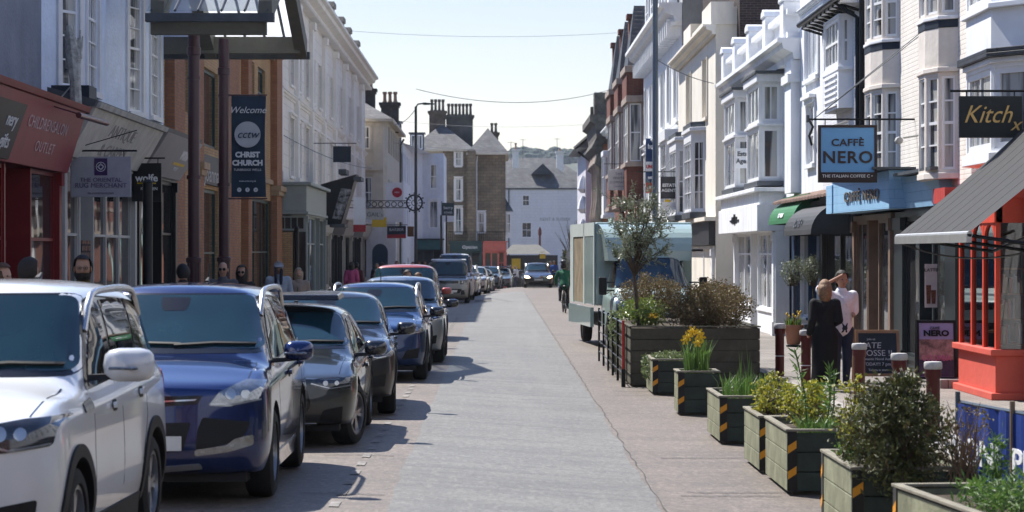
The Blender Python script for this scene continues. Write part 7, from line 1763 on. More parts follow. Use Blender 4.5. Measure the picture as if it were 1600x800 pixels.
bush('low_herbs', 'low mossy green cover in the square planter below the daffodils', 'plant', leafset(ell(r_, (2.72,32.6,.57), (.24,.28,.06), 400), r_, .04, .02), None, G_IVY)
bush('yellow_shrub', 'yellow green shrub growing in the fourth striped planter', 'shrub', leafset(clumps(r_, (2.8,24.5,.74), (.2,.35,.19), 50, 14, .03), r_, .05, .03, .5), twigs(r_, (2.8,24.5,.74), (.2,.35,.19), (2.8,24.5,.5), 40), G_YEL, z=.5)
bush('dry_shrub', 'brown twiggy dried plant beside the yellow shrub', 'shrub', leafset(clumps(r_, (3.12,24.2,.66), (.24,.3,.15), 60, 8, .03), r_, .03, .02), twigs(r_, (3.12,24.2,.68), (.24,.35,.17), (3.2,24.2,.5), 90, .005), G_HEA, DRY, z=.5)
bush('yellow_shrub', 'dense yellow and green leaved shrub left of the dark conifer', 'shrub', leafset(clumps(r_, (2.9,22.6,.76), (.22,.4,.2), 70, 14, .035), r_, .055, .032, .5)
     , twigs(r_, (2.9,22.6,.76), (.22,.4,.2), (2.95,22.5,.5), 50), G_YEL, z=.5)
sp = MB(); spl = []; spd = []
for b, e, n in (((2.85,22.0,.5),(2.72,21.9,1.3),46),((2.98,21.9,.5),(3.02,21.8,1.15),50),((3.05,22.2,.5),(3.12,22.2,1.05),30)):
    b, e = Vector(b), Vector(e); sp.tube([b, b.lerp(e,.5)+Vector((.03,0,0)), e], .008, 5)
    for k in range(n):
        t = .35+.65*k/n; p = b.lerp(e, t); a = k*2.4; spl.append(p); spd.append((math.cos(a), math.sin(a), .35+1.2*(t > .9)))
bush('tall_spurge', 'tall leafy green stems rising above the yellow leaved shrub', 'plant', leafset(spl, r_, .1, .022, dirs=spd), sp, G_GRN, G_GRN, z=.5)
bush('grass_clump', 'bright grass at the foot of the tall leafy green stems', 'grass', blades(r_, 2.75,3.35,21.75,22.2,.5,260,.22,.012,.6), None, G_GRN, z=.5)
cone = []
for k in range(9):
    z = .5+.083*k; rr = .38*math.sin(math.pi*min(1,(k+2.2)/11.5))**.75
    cone += clumps(r_, (2.95+.03*math.sin(k*2.3),17.7,z), (rr*(1+.12*math.sin(k*1.9)),rr,.1), 55, 17, .034, .3)
cl_ = leafset(cone, r_, .045, .022, .9)
bush('conifer_bush', 'dense dark green conifer bush in the foreground on the right', 'shrub', cl_, twigs(r_, (2.95,17.7,.85), (.34,.34,.36), (2.95,17.7,.5), 160, .006), G_CON, z=.5)
bush('yellow_shrub', 'small yellow leaved sprig at the left side of the dark conifer', 'shrub', leafset(clumps(r_, (2.78,18.9,.93), (.1,.14,.32), 30, 14, .03), r_, .04, .025, .5), twigs(r_, (2.78,18.9,.95), (.1,.12,.3), (2.8,18.9,.5), 18), G_YEL, z=.5)
bush('white_blossom', 'small white blossoms showing on top of the dark conifer', 'flowers', leafset(clumps(r_, (2.98,17.7,1.26), (.12,.1,.05), 9, 5, .012), r_, .018, .018), None, M('blossom_white', (.7,.66,.66), .6))
bush('dry_stalks', 'dry brown seed stalks between the conifer and the blue banner', 'plant', leafset(clumps(r_, (3.4,17.6,.98), (.22,.3,.14), 26, 7, .015), r_, .03, .02), twigs(r_, (3.4,17.6,.95), (.25,.35,.2), (3.4,17.6,.5), 70, .005), G_HEA, DRY, z=.5)
bush('fern_weeds', 'feathery green weeds in the nearest planter', 'plant', leafset(clumps(r_, (3.35,15.3,.6), (.42,.7,.13), 120, 14, .035), r_, .075, .018, .5), twigs(r_, (3.35,15.3,.62), (.4,.7,.15), (3.35,15.3,.5), 60, .005), G_GRN, G_GRN, z=.5)
bush('fern_weeds', 'tall feathery weed stem in front of the blue banner', 'plant', leafset(clumps(r_, (3.32,16.0,.8), (.07,.07,.16), 20, 10, .025), r_, .07, .016, .5), twigs(r_, (3.3,16.0,.8), (.06,.06,.15), (3.3,16.0,.5), 12), G_GRN, G_GRN, z=.5)
bush('green_sprigs', 'fresh green sprigs at the left end of the conifer planter', 'plant', leafset(clumps(r_, (2.8,18.95,.64), (.14,.2,.08), 30, 10, .03), r_, .05, .02, .4), None, G_GRN)
for (c, r, n, lab) in (((3.55,40.2,1.27),(.75,.6,.36),330,'wide russet brown shrub at the front of the big dark planter'),((2.85,44.5,1.42),(.6,.8,.34),240,'taller russet shrub behind the olive tree trunk in the big planter'),((4.0,43.5,1.36),(.45,.8,.3),150,'russet shrub at the back right of the big planter')):
    bush('russet_shrub', lab, 'shrub', leafset(clumps(r_, c, r, n, 24, .045, .15), r_, .045, .026, .3), twigs(r_, c, r, (c[0],c[1],.9), 200, .006), G_HEA, DRY, z=.93)
bush('green_shrub', 'leafy bright green shrub with yellow flowers at the left corner of the big planter', 'shrub', leafset(clumps(r_, (2.55,41.6,1.16), (.36,.7,.2), 120, 14, .05), r_, .075, .05, .4), None, rand_leaf('bright_leaves', [(.09,.15,.03),(.16,.22,.05),(.28,.3,.08)], .4, .3))
bush('trailing_plant', 'trailing pale green plant hanging over the railing side of the big planter', 'plant', leafset(ell(r_, (2.12,43,.85), (.1,1.2,.32), 420), r_, .06, .035, -.6), None, G_IVY)
bush('yellow_blossom', 'yellow blossoms beside the green shrub in the big planter', 'flowers', leafset(ell(r_, (2.68,40.5,1.12), (.1,.1,.06), 26), r_, .05, .04), None, YELF)
# --- olive tree
ot = thing('olive_tree', 'slender olive tree with airy grey green crown rising from the big planter', 'tree', (2.45,41.2,.93))
q = MB(); base_ = Vector((2.46,41.2,.93)); fork = Vector((2.38,41.2,1.78)); q.tube([base_, (2.42,41.2,1.25), fork], [.04,.033,.03], 8)
tips = []
for i in range(26):
    a = r_.uniform(0,6.28); rr = r_.uniform(.2,.62); e = Vector((2.36+rr*math.cos(a), 41.2+rr*math.sin(a), r_.uniform(2.05,3.3)-.1*rr))
    m = fork.lerp(e,.45)+Vector((r_.gauss(0,.05), r_.gauss(0,.05), .1)); q.tube([fork, m, e], [.018,.011,.004], 5, cap=False)
    for k in range(7):
        s_ = m.lerp(e, r_.uniform(.15,1)); e2 = s_+Vector((r_.gauss(0,.14), r_.gauss(0,.14), r_.gauss(.05,.12))); q.tube([s_, e2], [.005,.002], 4, cap=False); tips.append((s_, e2))
    tips.append((m, e))
obj('trunk', q, BARK, ot, smooth=True, fix=False)
lp = []; ld = []
for s_, e2 in tips:
    for k in range(26):
        t = r_.uniform(.2,1.15); lp.append(s_.lerp(e2, t)+Vector((r_.gauss(0,.02), r_.gauss(0,.02), r_.gauss(0,.02)))); ld.append((e2-s_).normalized()*.5)
obj('crown', leafset(lp, r_, .07, .021, 0, 1, ld), G_OLIVE, ot, fix=False)
# --- standard trees in pots by the shops
TCP = M('terracotta_pot', (.42,.2,.12), .75, var=.12)
for (x, y, zc, lab, pot) in ((6.55,53.0,1.78,'clipped round olive standard in a terracotta pot of yellow tulips', 1), (7.0,53.2,1.82,'second round headed standard tree against the dark shop window', 0)):
    t = thing('standard_tree', lab, 'tree', (x,y,.12))
    q = MB(); q.tube([(x,y,.3),(x+.01,y,1.5)], .018, 6); q2 = twigs(r_, (x,y,zc), (.26,.26,.26), (x,y,1.45), 60, .006); b = len(q.v); q.v += q2.v; q.f += [tuple(b+i for i in f) for f in q2.f]; q.m += q2.m
    obj('trunk', q, BARK, t, smooth=True, fix=False)
    obj('crown', leafset(clumps(r_, (x,y,zc), (.27,.27,.29), 90, 16, .04, .2), r_, .05, .018), G_OLIVE, t, fix=False)
    pt = thing('flower_pot', 'terracotta pot on small castors outside the navy shop front' if pot else 'dark round pot under the second standard tree', 'pot', (x,y,.12))
    q = MB(); q.lathe([(.13,.17),(.15,.2),(.19,.52),(.22,.53),(.22,.6),(.18,.6),(.17,.5)], (x,y,0), 20); obj('pot', q, TCP if pot else DKS, pt, smooth=True)
    q = MB(); q.lathe([(.16,.12),(.16,.16)], (x,y,0), 12); obj('castor_base', q, BLACKM, pt)
    if pot:
        f_ = thing('tulips', 'yellow tulips flowering in the terracotta pot', 'flowers', (x,y,.6)); obj('leaves', blades(r_, x-.15,x+.15,y-.15,y+.15,.55,110,.22,.022,.4), G_GRN, f_, fix=False)
        for k in range(11):
            q = MB(); fx, fy, fz = x+r_.uniform(-.17,.17), y+r_.uniform(-.15,.1), .82+r_.uniform(-.06,.08); q.ball((fx,fy,fz), (.022,.022,.032), 7, 5); q.tube([(fx,fy,.6),(fx,fy,fz-.02)], .004, 4); obj('flower', q, YELF, f_, smooth=True)
# distant plants by the kiosk
t = thing('conical_tree', 'dark conical clipped tree before the grey low shop', 'tree', (5.9,205,gz(205))); q = MB(); q.tube([(5.9,205,gz(205)),(5.9,205,gz(205)+1)], .08, 6); obj('trunk', q, BARK, t, fix=False)
pts_ = []
for k in range(12): pts_ += ell(r_, (5.9,205,gz(205)+.8+.22*k), (.55*(1-k/13),.55*(1-k/13),.2), 60)
obj('crown', leafset(pts_, r_, .2, .12), G_CON, t, fix=False)
t = thing('round_shrub', 'pale leafy shrub beside the dark conical tree', 'shrub', (4.6,204,gz(204))); obj('foliage', leafset(clumps(r_, (4.6,204,gz(204)+1.3), (.9,.8,.9), 60, 10, .12), r_, .2, .13), G_IVY, t, fix=False)
t = thing('bare_tree', 'bare winter tree in front of the white building closing the street', 'tree', (7.4,230,gz(230))); q = MB(); zb_ = gz(230); q.tube([(7.4,230,zb_),(7.4,230,zb_+3)], [.14,.1], 6)
for i in range(60):
    a = r_.uniform(0,6.28); rr = r_.uniform(.4,1.7); e = (7.4+rr*math.cos(a), 230+rr*math.sin(a), zb_+r_.uniform(3.5,7.6)-rr*.4); q.tube([(7.4,230,zb_+r_.uniform(2.2,3)), (7.4+rr*.5*math.cos(a),230+rr*.5*math.sin(a),(zb_+3+e[2])/2), e], [.05,.03,.01], 4, cap=False)
obj('trunk', q, BARK, t, fix=False)

# ================================================================ STREET FURNITURE
# railing beside the big planter
rl = thing('railing', 'low black metal railing with red end post along the big planter', 'railing', (2.12,43,0))
for i, y in enumerate((39.15,40.9,42.6,44.3,46.2,48.2)):
    q = MB(); q.box(2.06,2.1,y-.03,y+.03,.02,1.08); obj('post', q, M('red_pole', (.4,.03,.025), .5) if i == 0 else BLACKM, rl)
for z in (.22,.42,.62,.82,1.04):
    q = MB(); q.tube([(2.08,39.15,z),(2.08,48.2,z)], .011, 5); obj('rail', q, BLACKM if z < 1 else STL, rl)
q = MB(); q.box(2.05,2.115,39.1,39.2,.01,.3); obj('post_sleeve', q, BLACKM, rl)
for y in (40.2,43.3): q = MB(); q.box(2.13,2.17,y,y+.3,.05,1.0); obj('timber_upright', q, TIM, rl)
# covered white item and folded bike behind the railing
# bollards
BOLL = M('dark_red_bollard', (.1,.015,.015), .4, var=.15)
BLAB = ['dark red bollard with white cap standing alone left of the woman in black','dark red bollard half hidden behind the woman in black','dark red bollard with white cap left of the chalkboard','dark red white capped bollard right of the chalkboard, above the conifer','rightmost dark red bollard in front of the coffee poster board']
for (x, y), lab in zip(((4.75,40.3),(4.75,36.9),(4.75,31.5),(4.75,28.4),(4.75,26.2)), BLAB):
    t = thing('bollard', lab, 'bollard', (x,y,.12), 'dark red bollards along the right pavement')
    q = MB(); q.lathe([(.075,.12),(.075,.82),(.09,.84),(.09,.92)], (x,y,0), 16); q.lathe([(.079,.46),(.079,.48)], (x,y,0), 16); obj('post', q, BOLL, t, smooth=True)
    q = MB(); q.lathe([(.092,.92),(.1,.93),(.1,.985),(.09,1.0),(.001,1.005)], (x,y,0), 18); obj('cap', q, M('dull_white_cap', (.5,.49,.47), .6, var=.2, vs=8), t, smooth=True)
    q = MB(); q.lathe([(.08,.455),(.08,.47)], (x,y,0), 16); obj('band', q, WHITE, t)
# A-boards
def aboard(name, label, x0, x1, y, h, fmat, pmat, z=.12, w=.045):
    t = thing(name, label, 'board', (0,0,0)); lean = .16; cx = (x0+x1)/2; a = (x1-x0)/2
    def sl(sg): return lambda A, D, Z: (A, sg*(-.28+lean*Z/h*1.2)-sg*D, Z)
    for sg in (1, -1):
        fr = sl(sg); q = MB(); q.fb(fr,-a,-a+w,0,h,-.015,.015); q.fb(fr,a-w,a,0,h,-.015,.015); q.fb(fr,-a+w,a-w,h-w,h,-.015,.015); q.fb(fr,-a+w,a-w,.12,.12+w,-.015,.015); f = obj('frame', q, fmat, t)
        q = MB(); q.fb(fr,-a+w,a-w,.12+w,h-w,-.008,.006); p = obj('panel', q, pmat, f)
        if sg == 1: face = p
    t.location = (cx, y, z); return t, face, sl(1), a
CHALK = M('chalkboard', (.02,.03,.04), .7, var=.3, vs=4)
t, fc, fr, a = aboard('chalk_board', 'wooden framed chalkboard with white handwriting reading Kate Mosse', 5.68,6.37,38.2,.84, M('pine_frame', (.3,.17,.09), .6, var=.2), CHALK)
letters(fc, fr, [('KATE', .13, -.12, .6, dict(shear=.1,wx=1.1)), ('MOSSE !!', .13, -.03, .48, dict(wx=1.05)), ('Romantic Novel Author', .055, 0, .39), ('TODAY!! 7 pm', .07, -.02, .31), ('Tickets in store', .05, 0, .22), ('join us', .05, -.1, .7)], .008, M('chalk_white', (.5,.52,.55), .8))
t, fc, fr, a = aboard('poster_board', 'black framed coffee poster board reading Nero and Colombia by the red bay', 6.5,7.1,37.3,1.02, BLACKM, M('poster_lilac', (.3,.29,.5), .5), w=.04)
q = MB(); q.fb(fr,-.258,.258,.42,.73,.007,.009); obj('picture', q, M('poster_mountain', (.42,.26,.24), .6, var=.6, vs=5), fc)
q = MB(); q.fb(fr,-.258,.258,.165,.42,.0071,.0092); obj('lower_picture', q, M('poster_dusk', (.07,.05,.1), .6, var=.4), fc)
letters(fc, fr, [('CAFFÈ', .055, -.02, .9), ('NERO', .12, 0, .82, dict(offset=.006,wx=1.2))], .01, BLACKM); letters(fc, fr, [('COLOMBIA', .12, .0, .44, dict(wx=.72)), ]  , .012, M('poster_pink_text', (.6,.16,.32), .5))
t.rotation_euler = (0,0,R(-6))
# rubbish bag
q = MB(); n = 16
for i in range(10):
    z = .36*i/9; rr = .2*math.sin(math.pi*(.12+.8*i/9))**.6
    for k in range(n): a = 2*math.pi*k/n; w_ = 1+.12*math.sin(3*a+i)+.06*math.sin(7*a-i*2); q.v.append((6.45+rr*w_*math.cos(a), 43.6+rr*w_*math.sin(a), .12+z))
for i in range(9):
    for k in range(n): q.f.append((i*n+k, i*n+(k+1)%n, (i+1)*n+(k+1)%n, (i+1)*n+k)); q.m.append(0)
q.ball((6.45,43.6,.5), (.06,.06,.05), 8, 5)
tag(obj('rubbish_bag', q, M('black_bag', (.012,.014,.015), .25, bump=.6, bs=9), smooth=True), 'shiny black tied rubbish bag on the pavement behind the man in white', 'bag')
# stone step
q = MB(); q.box(6.75,7.3,36.65,37.25,.1,.26); tag(obj('stone_step', q, KERB, bev=.02), 'low stone step at the far corner of the red bookshop bay', 'step')
# blue beer banner on posts
bb = thing('barrier_banner', 'blue cloth barrier banner with white Peroni lettering at the right edge', 'banner', (3.7,17,.02))
def bfr(a, d, z):      # a = world y
    return (3.6+(18.8-a)*.14-d, a, z)
q = MB(); n = 44
def bz(i, j): a = 18.8-4.6*i/n; return bfr(a, .018*math.sin(i*1.3)+.012*math.sin(i*2.9+1), .16+.86*j/6-.012*abs(math.sin(i*.35))*(j/6))
for i in range(n):
    for j in range(6): q.quad(bz(i,j),bz(i+1,j),bz(i+1,j+1),bz(i,j+1))
obj('cloth', q, M('banner_blue', (.01,.035,.2), .55, var=.15, bump=.3, bs=4), bb, smooth=True)
q = MB(); q.tube([bfr(18.8,-.02,1.02), bfr(14.2,-.02,1.02)], .016, 6); obj('top_rail', q, STL, bb)
for a in (18.8,17.6,15.9,14.2):
    q = MB(); q.tube([bfr(a,.0,.02),bfr(a,.0,1.1)], .02, 8); obj('post', q, M('wooden_post', (.22,.16,.11), .8) if a == 17.6 else STL, bb)
letters(bb, bfr, [('PERONI', .27, 18.5, .66, dict(wx=1.6,offset=.004)), ('PERONI', .27, 16.75, .66, dict(wx=1.6,offset=.004)), ('PERONI', .27, 15.0, .66, dict(wx=1.6,offset=.004))], .035, WHITEC)
for ch in list(bb.children):
    pass

# ================================================================ PEOPLE
def skinmesh(verts, edges, root=0, sub=2, name='m'):
    """verts: (x,y,z,rx,ry); tapered limbs fused into one continuous surface"""
    q = MB(); n = 12
    for v in verts: q.ball(v[:3], (v[3], v[4], (v[3]+v[4])/2), 12, 8)
    for a, b in edges:
        A, B = Vector(verts[a][:3]), Vector(verts[b][:3]); t = B-A
        if t.length < 1e-4: continue
        t.normalize(); u = Vector((1,0,0))-t*t.x
        if u.length < .2: u = Vector((0,0,1))-t*t.z
        u.normalize(); w = t.cross(u).normalized(); base_i = len(q.v)
        for f in (0, .5, 1):
            p = A.lerp(B, f); rx = verts[a][3]*(1-f)+verts[b][3]*f; ry = verts[a][4]*(1-f)+verts[b][4]*f
            if abs(t.x) > .8: rx = ry = (rx+ry)/2
            for k in range(n):
                an = 2*math.pi*k/n; q.v.append(tuple(p+u*math.cos(an)*rx+w*math.sin(an)*ry))
        for i in range(2):
            for k in range(n): q.f.append((base_i+i*n+k, base_i+i*n+(k+1)%n, base_i+(i+1)*n+(k+1)%n, base_i+(i+1)*n+k)); q.m.append(0)
        q.f.append(tuple(base_i+k for k in range(n-1,-1,-1))); q.m.append(0); q.f.append(tuple(base_i+2*n+k for k in range(n))); q.m.append(0)
    me = bpy.data.meshes.new('s'); me.from_pydata(q.v, [], q.f)
    bm = bmesh.new(); bm.from_mesh(me); bmesh.ops.recalc_face_normals(bm, faces=bm.faces); bm.to_mesh(me); bm.free()
    o = bpy.data.objects.new('s', me); TMP.collection.objects.link(o)
    m = o.modifiers.new('r', 'REMESH'); m.mode = 'VOXEL'; m.voxel_size = (.03,.02,.009)[min(sub, 2)]; m.use_smooth_shade = True
    k_ = o.modifiers.new('k', 'SMOOTH'); k_.factor = .5; k_.iterations = (1,2,4)[min(sub, 2)]
    r = ev_mesh(o); bpy.data.objects.remove(o); return r
SKN = M('skin', (.5,.29,.2), .55, var=.08); SKD = M('skin_tan', (.4,.22,.14), .55, var=.08)
EYEW = M('eye_dark', (.03,.02,.02), .2)
def person(label, x, y, z, yaw, h=1.72, top=(.1,.1,.1), legs=(.03,.03,.04), hair=(.03,.02,.015), skin=None, detail=1, female=False, longhair=False, arms=None, step=.12, short=False, coat=False, cap=None, glasses=False, beard=False, skirt=False, bald=False, group='pedestrians', legpose=None, lean=0):
    t = thing('person', label, 'person', (0,0,0), group); sk = skin or SKN
    k = h; w = .93 if female else 1.0
    sh = .105*w*k; 
    J = dict(pel=(0,0,.53*k), sp=(0,-lean*.3,.62*k), ch=(0,-lean*.7,.735*k), nk=(0,-lean,.825*k), nk2=(0,-lean-.01*k,.865*k))
    hd = (0, -lean-.012*k, .93*k)
    A = arms or [((-sh-.035*k,.03*k,.64*k),(-sh-.04*k,-.03*k,.5*k)), ((sh+.035*k,.03*k,.64*k),(sh+.04*k,-.03*k,.5*k))]
    S_ = [(-sh,-lean*.9,.795*k),(sh,-lean*.9,.795*k)]
    Hp = [(-.052*k,0,.5*k),(.052*k,0,.5*k)]
    if legpose: K, An = legpose
    else: K = [(-.055*k,-step*.5*k*.6,.28*k),(.055*k,step*.2*k,.28*k)]; An = [(-.05*k,-step*.5*k,.045*k),(.05*k,step*.7*k,.05*k)]
    def g(full, d, arm_to=1., inc=('t','a','l','h')):
        V = []; E = []
        def ad(p, rx, ry=None): V.append((p[0],p[1],p[2],(rx+d)*1.0,((ry if ry is not None else rx)+d))); return len(V)-1
        p = ad(J['pel'], .088*k*w, .07*k)
        if 't' in inc:
            s = ad(J['sp'], .076*k*w, .062*k); c = ad(J['ch'], .098*k*w, .07*k); n = ad(J['nk'], .042*k if 'h' not in inc else .036*k); E += [(p,s),(s,c),(c,n)]
            if 'h' in inc: n2 = ad(J['nk2'], .033*k); E.append((n,n2)); hh = ad(hd, .052*k, .062*k); E.append((n2,hh)); ht = ad((hd[0],hd[1]+.006*k,hd[2]+.03*k), .05*k, .058*k); E.append((hh,ht))
        if 'a' in inc:
            for i in (0,1):
                a = ad(S_[i], .038*k); E.append((c,a)); el, wr = A[i]
                if arm_to < 1:
                    m = [S_[i][q]+(el[q]-S_[i][q])*.8 for q in range(3)]; e = ad(m, .036*k); E.append((a,e)); continue
                e = ad(el, .027*k); w2 = ad(wr, .019*k); E += [(a,e),(e,w2)]
                if full:
                    dv = Vector(wr)-Vector(el); dv.normalize(); pm = Vector(wr)+dv*.045*k; pi = ad(tuple(pm), .016*k, .02*k); E.append((w2,pi))
                    if detail >= 2:
                        sd = dv.cross(Vector((0,1,0)) if abs(dv.y) < .8 else Vector((1,0,0))).normalized()
                        cu = dv.cross(sd).normalized()
                        for f in range(4):
                            o_ = (f-1.5)*.011*k; b_ = pm+sd*o_+dv*.012*k; l_ = (.05,.056,.052,.04)[f]*k
                            i1 = ad(tuple(b_), .0058*k); i2 = ad(tuple(b_+dv*l_*.55+cu*.006*k), .0052*k); i3 = ad(tuple(b_+dv*l_+cu*.018*k), .0045*k); E += [(pi,i1),(i1,i2),(i2,i3)]
                        b_ = pm-sd*.018*k-dv*.02*k; i1 = ad(tuple(b_), .0065*k); i2 = ad(tuple(b_-sd*.012*k+dv*.035*k), .0052*k); E += [(w2,i1),(i1,i2)]
        if 'l' in inc:
            for i in (0,1):
                hp = ad(Hp[i], .052*k); kn = ad(K[i], .034*k); an = ad(An[i], .021*k); E += [(p,hp),(hp,kn),(kn,an)]
                if full:
                    ft = ad((An[i][0], An[i][1]-.08*k, max(An[i][2]-.025*k,.02*k)), .018*k, .024*k); E.append((an,ft))
        return V, E
    sub = detail
    V, E = g(True, -.006*k)
    link_mesh('body', skinmesh(V, E, 0, sub), t, smooth=True, sharp=180); bo = t.children[-1] if t.children else None
    bodyo = [o for o in bpy.data.objects if o.parent is t and o.name.startswith('body')][-1]; bodyo.data.materials.clear(); bodyo.data.materials.append(sk)
    def clothing(nm, inc, d, col, arm_to=1., mt=None):
        V, E = g(False, d, arm_to, inc); me = skinmesh(V, E, 0, sub); me.materials.clear(); me.materials.append(mt or M('cloth_%s_%02x%02x%02x' % ((nm,)+tuple(int(min(c,1)*255) for c in col)), col, .85, var=.15, vs=5, bump=.3, bs=7)); return link_mesh(nm, me, t, smooth=True, sharp=180)
    clothing('jacket' if coat else 'shirt', ('t','a'), .012*k if not coat else .02*k, top, .5 if short else 1.)
    if skirt:
        q = MB(); n = 28; pr = [(.09,.60),(.115,.54),(.125,.48),(.12,.35),(.118,.2),(.125,.06)]
        for i,(rr,zz) in enumerate(pr):
            for j in range(n):
                a = 2*math.pi*j/n; f = 1+(.05*math.sin(7*a+i*.3)+.03*math.sin(13*a))*(i/5); q.v.append((rr*k*f*math.cos(a), rr*k*.8*f*math.sin(a), zz*k))
        for i in range(len(pr)-1):
            for j in range(n): q.f.append((i*n+j,i*n+(j+1)%n,(i+1)*n+(j+1)%n,(i+1)*n+j)); q.m.append(0)
        q.f.append(tuple(range(n))); q.m.append(0)
        obj('skirt', q, M('skirt_%02x%02x%02x' % tuple(int(c*255) for c in legs), legs, .9, var=.15, bump=.3, bs=7), t, smooth=True)
    else: clothing('trousers', ('l',), .009*k, legs)
    if coat:
        q = MB(); n = 20
        for i,(rr,zz) in enumerate(((.085,.68),(.09,.6),(.105,.52),(.115,.44))):
            for j in range(n): a = 2*math.pi*j/n; q.v.append((rr*k*w*1.1*math.cos(a), rr*k*.85*math.sin(a), zz*k))
        for i in range(3):
            for j in range(n): q.f.append((i*n+j,i*n+(j+1)%n,(i+1)*n+(j+1)%n,(i+1)*n+j)); q.m.append(0)
        obj('coat_skirt', q, M('cloth_jacket_%02x%02x%02x' % tuple(int(min(c,1)*255) for c in top), top), t, smooth=True)
    for i in (0,1):
        q = MB(); q.ball((An[i][0], An[i][1]-.045*k, max(An[i][2]-.02*k,.022*k)), (.028*k,.075*k,.025*k), 10, 6); obj('shoe', q, BLACKM, t, smooth=True)
    hx, hy, hz = hd; HR = M('hair_%02x%02x%02x' % tuple(int(c*255) for c in hair), hair, .6, var=.35, vs=30, bump=.6, bs=60)
    if not bald:
        q = MB(); n, m_ = 18, 10
        top_ = (.062*k, .074*k, .083*k)
        for i in range(m_+1):
            th = math.pi*.56*i/m_
            for j in range(n):
                a = 2*math.pi*j/n; fy = math.sin(a)     # +y is the back of the head
                drop = 1.0 if fy > -.3 else .5
                tt = th*drop*(1.28 if fy > .3 else 1); rr = 1+.03*math.sin(5*a+i)
                q.v.append((hx+top_[0]*math.sin(tt)*math.cos(a)*rr, hy+.008*k+top_[1]*math.sin(tt)*math.sin(a)*rr, hz+.008*k+top_[2]*math.cos(tt)))
        for i in range(m_):
            for j in range(n): q.f.append((i*n+j,i*n+(j+1)%n,(i+1)*n+(j+1)%n,(i+1)*n+j)); q.m.append(0)
        if longhair:
            q.lathe([(.045*k,-.12*k),(.062*k,-.06*k),(.066*k,.0),(.055*k,.04*k)], (hx,hy+.022*k,hz), 16)
        obj('hair', q, HR, t, smooth=True, sharp=180)
    # face
    if detail >= 1:
        q = MB(); q.hexa([(hx-.006*k,hy-.062*k,hz-.016*k),(hx+.006*k,hy-.062*k,hz-.016*k),(hx+.008*k,hy-.05*k,hz-.018*k),(hx-.008*k,hy-.05*k,hz-.018*k),(hx-.003*k,hy-.054*k,hz+.01*k),(hx+.003*k,hy-.054*k,hz+.01*k),(hx+.005*k,hy-.045*k,hz+.012*k),(hx-.005*k,hy-.045*k,hz+.012*k)]); obj('nose', q, sk, t, smooth=True)
        for sg in (1,-1):
            q = MB(); q.ball((hx+sg*.018*k,hy-.049*k,hz+.007*k), (.0065*k,.005*k,.0045*k), 8, 5); obj('eye', q, EYEW, t, smooth=True)
            q = MB(); q.ball((hx+sg*.05*k,hy+.004*k,hz-.002*k), (.006*k,.014*k,.02*k), 8, 6); obj('ear', q, sk, t, smooth=True)
        q = MB(); q.ball((hx,hy-.05*k,hz-.034*k), (.015*k,.005*k,.0035*k), 8, 5); obj('mouth', q, M('lips', (.35,.12,.1), .5), t, smooth=True)
    if beard:
        q = MB(); n = 16
        for i in range(7):
            th = i/6
            for j in range(n):
                a = math.pi+math.pi*j/(n-1); q.v.append((hx+.052*k*math.cos(a)*(1-.35*th**2), hy+.062*k*math.sin(a)*(1-.15*th**2)-.002, hz-.024*k-.045*k*th))
        for i in range(6):
            for j in range(n-1): q.f.append((i*n+j,i*n+j+1,(i+1)*n+j+1,(i+1)*n+j)); q.m.append(0)
        obj('beard', q, HR, t, smooth=True, sharp=180, fix=False)
    if glasses:
        q = MB()
        for sg in (1,-1): q.lathe([(.011*k,-.002),(.0135*k,-.002),(.0135*k,.002),(.011*k,.002)] if glasses != 'sun' else [(.0005,-.002),(.015*k,-.002),(.015*k,.002),(.0005,.002)], (hx+sg*.019*k,hy-.06*k,hz+.007*k), 14, axis='y', closed=True)
        q.tube([(hx-.006*k,hy-.06*k,hz+.01*k),(hx+.006*k,hy-.06*k,hz+.01*k)], .0015, 4)
        for sg in (1,-1): q.tube([(hx+sg*.033*k,hy-.06*k,hz+.01*k),(hx+sg*.052*k,hy,hz+.01*k)], .0015, 4)
        obj('glasses', q, BLACKM, t)
    if cap:
        q = MB(); q.ball((hx,hy+.004*k,hz+.03*k), (.06*k,.068*k,.05*k), 14, 8); q.hexa([(hx-.035*k,hy-.115*k,hz+.02*k),(hx+.035*k,hy-.115*k,hz+.02*k),(hx+.05*k,hy-.04*k,hz+.03*k),(hx-.05*k,hy-.04*k,hz+.03*k),(hx-.033*k,hy-.112*k,hz+.025*k),(hx+.033*k,hy-.112*k,hz+.025*k),(hx+.05*k,hy-.04*k,hz+.04*k),(hx-.05*k,hy-.04*k,hz+.04*k)]); obj('cap', q, M('cap_%02x' % int(cap[0]*255), cap, .8), t, smooth=True, sharp=50)
    t.location = (x, y, z); t.rotation_euler = (0,0,R(yaw)); return t
def lp_(y): return gxy(-5, y)+.13
# foreground right
kk = 1.63
person('woman with light brown bob in long black coat dress, seen from behind', 4.93,36.1,.125,182,1.63,(.006,.006,.007),(.005,.005,.006),(.26,.15,.08),female=True,longhair=True,detail=2,skirt=True,step=.02,
  arms=[((-.2,.08,1.05),(-.14,-.12,.98)),((.2,.08,1.05),(.23,-.03,.86))])
kk = 1.74
person('man in white short sleeved shirt shading his forehead with a raised arm', 5.27,36.75,.125,15,1.76,(.75,.75,.8),(.02,.03,.06),(.02,.014,.01),SKD,detail=2,short=True,step=.03,
  arms=[((-.42,-.12,1.52),(-.12,-.14,1.68)),((.22,.05,1.12),(.12,-.16,1.1))])
